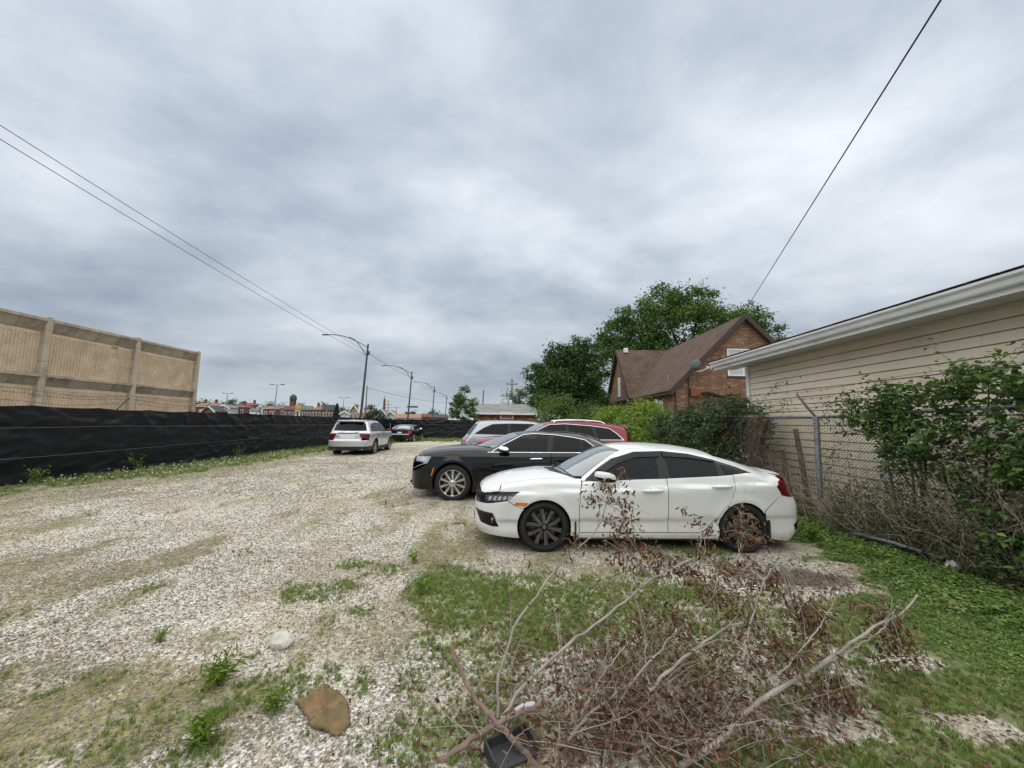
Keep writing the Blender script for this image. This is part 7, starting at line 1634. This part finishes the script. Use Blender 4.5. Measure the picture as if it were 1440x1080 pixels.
# the uncountable rest of the pile
r = np.random.default_rng(120); mb = MB(); tips = []
for k in range(230):
    px, py = r.uniform(690, 1190), r.uniform(930, 1110); Y = 2.02 + .9 * r.random() ** 1.3; x0, z0 = float(at(px, py, Y).x) * .9 + .05, 0
    x0 = r.normal(.80, .40); y0 = 2.02 + abs(r.normal(0, .42)); p = np.array([x0, y0, float(gz(x0, y0)) + r.uniform(0, .18)])
    a = r.uniform(0, 6.28); d_ = np.array([math.cos(a), math.sin(a) * .7, r.uniform(-.1, .65)]); d_ /= np.linalg.norm(d_); l = r.uniform(.15, .75); P = [p]
    for j in range(6): d_ = d_ + r.normal(size=3) * .13; d_ /= np.linalg.norm(d_); q = P[-1] + d_ * l / 6; q[2] = max(q[2], float(gz(q[0], q[1])) + .005); P.append(q)
    w = r.uniform(.0011, .0034); mb.tube(P, [w * (1.1 - .13 * j) for j in range(7)], 4, False); tips += P[1:]
bt_ = mb.build('brush_twigs', M['twig']); bt_['kind'] = 'stuff'; bt_['label'] = 'dense tangle of thin dry twigs in the heart of the brush pile'
tips = np.array(tips); C = tips[r.integers(0, len(tips), 3400)] + r.normal(size=(3400, 3)) * np.array([.03, .03, .02]); C[:, 2] = np.maximum(C[:, 2], gz(C[:, 0], C[:, 1]) + .01)
V, F, m = dead_leaf_arrays(C, .036, r, .7); o = bulk('brush_leaves', V, F, M['leaf_dead'], None, False, dict(tone=np.repeat(r.beta(2, 2.6, len(C)), m))); o['kind'] = 'stuff'; o['label'] = 'curled brown dead leaves filling the brush pile'
# leaf litter lying round the pile and under the car
xs = np.concatenate([r.normal(1.2, .9, 2600), r.normal(2.9, .8, 1500)]); ys_ = np.concatenate([2.0 + np.abs(r.normal(0, .9, 2600)), r.normal(4.2, .45, 1500)]); C = np.stack([xs, ys_, gz(xs, ys_) + .012], 1)
V, F, m = dead_leaf_arrays(C, .04, r, .12); o = bulk('leaf_litter', V, F, M['leaf_dead'], None, False, dict(tone=np.repeat(r.beta(2, 2.4, len(C)), m))); o['kind'] = 'stuff'; o['label'] = 'fallen brown leaves on the ground round the brush pile'
# ---- tan rag
rg = np.array([(415, 985), (438, 977), (452, 965), (461, 963), (471, 974), (483, 979), (491, 1000), (492, 1021), (475, 1037), (456, 1029), (437, 1021), (435, 1009)], float)
def rag():
    P = [np.array(at(px, py, 1.7 / max(.05, -((fw + rt * ((px - 720) / 530) - up * ((py - 540) / 530)).z)) * (fw + rt * ((px - 720) / 530) - up * ((py - 540) / 530)).y))[:2] for px, py in rg]
    P = np.array(P); c_ = P.mean(0); out = []
    for i in range(len(P)):
        a, b_ = P[i], P[(i + 1) % len(P)]
        for k in range(6): out.append(a + (b_ - a) * k / 6 + np.random.default_rng(i * 9 + k).normal(size=2) * .004)
    B_ = np.array(out); rings = 14; V = []; n = len(B_)
    for j in range(rings):
        f = 1 - j / rings
        V += [c_ + (q - c_) * f for q in B_]
    V.append(c_); V = np.array(V); U_ = (V - c_) @ np.array([.8, .6]); W_2 = (V - c_) @ np.array([-.35, .94]); z = .010 + .014 * (fbm(V[:, 0] * 7, V[:, 1] * 7, 3) - .40) + .020 * np.exp(-((U_ + .04 + .3 * W_2 * W_2) / .028) ** 2) + .014 * np.exp(-((W_2 - .05 - .5 * U_) / .02) ** 2) + .018 * np.exp(-((U_ - .09 + .4 * W_2) / .022) ** 2) + .008 * (fbm(V[:, 0] * 40, V[:, 1] * 40, 8) - .5)
    z[:n] = np.maximum(.004, z[:n] - .022); V3 = np.column_stack([V, z + gz(V[:, 0], V[:, 1])])
    V3 -= np.array([c_[0], c_[1], float(gz(*c_))]); F4 = np.array([(j * n + i, j * n + (i + 1) % n, (j + 1) * n + (i + 1) % n, (j + 1) * n + i) for j in range(rings - 1) for i in range(n)]); F3 = np.array([((rings - 1) * n + i, (rings - 1) * n + (i + 1) % n, rings * n) for i in range(n)])
    m = pm('tan_terry_cloth', (.245, .155, .070), .95, 0, var=.3, vscale=14, col2=(.150, .115, .050), stain=.5, stain_col=(.30, .13, .035), bump=.014, bscale=120)
    o = bulk('rag', V3, [F4, F3], m, None, True); o.location = (c_[0], c_[1], float(gz(*c_)))
    sm = o.modifiers.new('thick', 'SOLIDIFY'); sm.thickness = .006
    tag(o, 'crumpled dirty tan cloth lying flat on the gravel at the lower left', 'rag'); return o
rag()
def boulder(name, loc, size, seed, mat, label, cat_):
    rr = np.random.default_rng(seed); bm = bmesh.new(); bmesh.ops.create_icosphere(bm, subdivisions=3, radius=.5); pl = rr.normal(size=(12, 3)); pl /= np.linalg.norm(pl, axis=1)[:, None]
    for v in bm.verts:
        p = np.array(v.co)
        for q in pl:
            dd = p @ q - rr.uniform(.27, .40) * 0 - .31
            if dd > 0: p -= q * dd
        p *= 1 + .05 * (fbm(np.array([p[0] * 6]), np.array([p[1] * 6 + p[2] * 5]), seed)[0] - .5); v.co = p * np.array(size)
    me = bpy.data.meshes.new(name); bm.to_mesh(me); bm.free(); me.materials.append(mat); o = obj(name, me); o.location = loc; tag(o, label, cat_); return o
M['limestone'] = pm('pale_limestone', (.47, .445, .39), .95, 0, var=.25, vscale=14, bump=.006, bscale=50, stain=.3, stain_col=(.34, .30, .23))
boulder('rock', (-1.735, 3.05, .02), (.22, .17, .15), 5, M['limestone'], 'pale limestone rock, largest loose stone, left of centre on the gravel', 'rock')
boulder('rock', (5.14, 4.55, .13), (.13, .17, .15), 8, M['limestone'], 'rough pale grey lump lodged at the foot of the vine covered fence', 'rock')
# ---- black and white plastic scraps under the sticks
bp = empty('plastic_crate', (.02, 2.10, float(gz(.02, 2.1)) - .02), R(28)); tag(bp, 'broken black plastic tray half buried under the crossed sticks', 'tray')
MB().box((0, 0, .05), (.24, .13, .012), rot_ax((1, 0, 0), .12), .004).build('base', M['plastic_grey'], bp)
for s_ in (-1, 1): MB().box((s_ * .12, 0, .075), (.012, .13, .06), rot_ax((1, 0, 0), .12), .003).build('side_panel', M['plastic_grey'], bp)
MB().box((0, .065, .08), (.24, .012, .06), None, .003).build('side_panel', M['plastic_grey'], bp)
wp2 = empty('plastic_scrap', (.09, 2.27, float(gz(.09, 2.27)))); tag(wp2, 'curved pale grey plastic scrap beside the cut end of the stick', 'plastic scrap')
V = [(u * .12 - .06, .03 * math.sin(u * 2.5) + w * .02, .05 + w * .045 + u * .03) for u in np.linspace(0, 1, 8) for w in (0, 1)]
o = MB().add(V, [(2 * i, 2 * i + 2, 2 * i + 3, 2 * i + 1) for i in range(7)]).build('shell', pm('pale_grey_plastic', (.50, .53, .56), .4, 0, var=.1), wp2, True); o.modifiers.new('thick', 'SOLIDIFY').thickness = .006
# ---- single weeds that stand out
def weed(loc, h, label, seed, kind='broad', n=9):
    r = np.random.default_rng(seed); w = empty('weed', (loc[0], loc[1], float(gz(*loc)))); tag(w, label, 'weed', 'weeds in the gravel')
    mb = MB(); C = []
    for k in range(n):
        a = r.uniform(0, 6.28); sp_2 = r.uniform(.1, .6) * h; P = [np.array([0, 0, -.01]) + r.normal(size=3) * .01, np.array([math.cos(a) * sp_2 * .4, math.sin(a) * sp_2 * .4, h * r.uniform(.4, .6)]), np.array([math.cos(a) * sp_2, math.sin(a) * sp_2, h * r.uniform(.55, 1)])]
        mb.tube(P, [.003, .0022, .001], 4, False)
        for f in np.linspace(.2, 1, 7): C.append((P[0] * (1 - f) ** 2 + 2 * f * (1 - f) * P[1] + f * f * P[2]) + r.normal(size=3) * .012)
    mb.build('stem', M['leaf_young'] if False else pm('weed_stem', (.10, .15, .04), .7), w); V, F, m = leaf_arrays(np.array(C), min(.075, h * .30) if kind == 'broad' else min(.13, h * .5), r, .3, -.3, .42 if kind == 'broad' else .13, True)
    bulk('leaves', V, F, M['leaf_bright'], w, False, dict(tone=np.repeat(r.random(len(C)) * .8, m)))
    return w
weed((-1.87, 2.62), .15, 'leafy green weed left of the tan rag', 1, 'thin', n=20)
weed((-1.37, 2.42), .13, 'narrow leaved weed just behind the left edge of the tan rag', 2, 'thin', 12)
weed((-1.62, 2.16), .14, 'leafy weed at the bottom edge, below the tan rag', 3, 'thin', n=22)
weed((-2.68, 3.08), .09, 'small flat green tuft alone in the gravel at the left', 4, 'thin', 10)
weed((-1.15, 4.75), .16, 'small upright weed in the gravel in front of the black sedan wheel', 5, n=8)
weed((-.86, 3.9), .16, 'leafy weed at the left rim of the green patch', 6, n=9)
weed((-11.4, 11.8), .62, 'tall dry seed stalk standing against the black fabric fence', 7, 'thin', 5)
weed((-11.2, 15.7), .62, 'tall forked weed against the black fabric fence, farther along', 8, n=8)
weed((-11.5, 9.3), .45, 'clump of tall weeds at the foot of the fence at the left edge', 9, n=14)
weed((4.55, 5.0), .20, 'broad leaved plant in front of the fallen rail', 10, n=9)
weed((4.45, 5.75), .22, 'bright green leafy clump between the white sedan and the fallen rail', 11, n=22)
# white flowers in the strip along the fabric fence
r = np.random.default_rng(140); fx_, fy_ = r.uniform(-11.4, -9.4, 260), r.uniform(8.8, 19, 260); k = m_green(fx_, fy_) > .25; fx_, fy_ = fx_[k], fy_[k]
C = np.stack([fx_, fy_, gz(fx_, fy_) + r.uniform(.08, .2, len(fx_))], 1); mb = MB()
for c_ in C: mb.lathe([(.0, .012), (.020, .004), (.0, -.004)], 6, tuple(c_), 'z')
o = mb.build('white_flowers', M['white_vinyl']); o['kind'] = 'stuff'; o['label'] = 'small white flowers in the grass strip along the black fence'
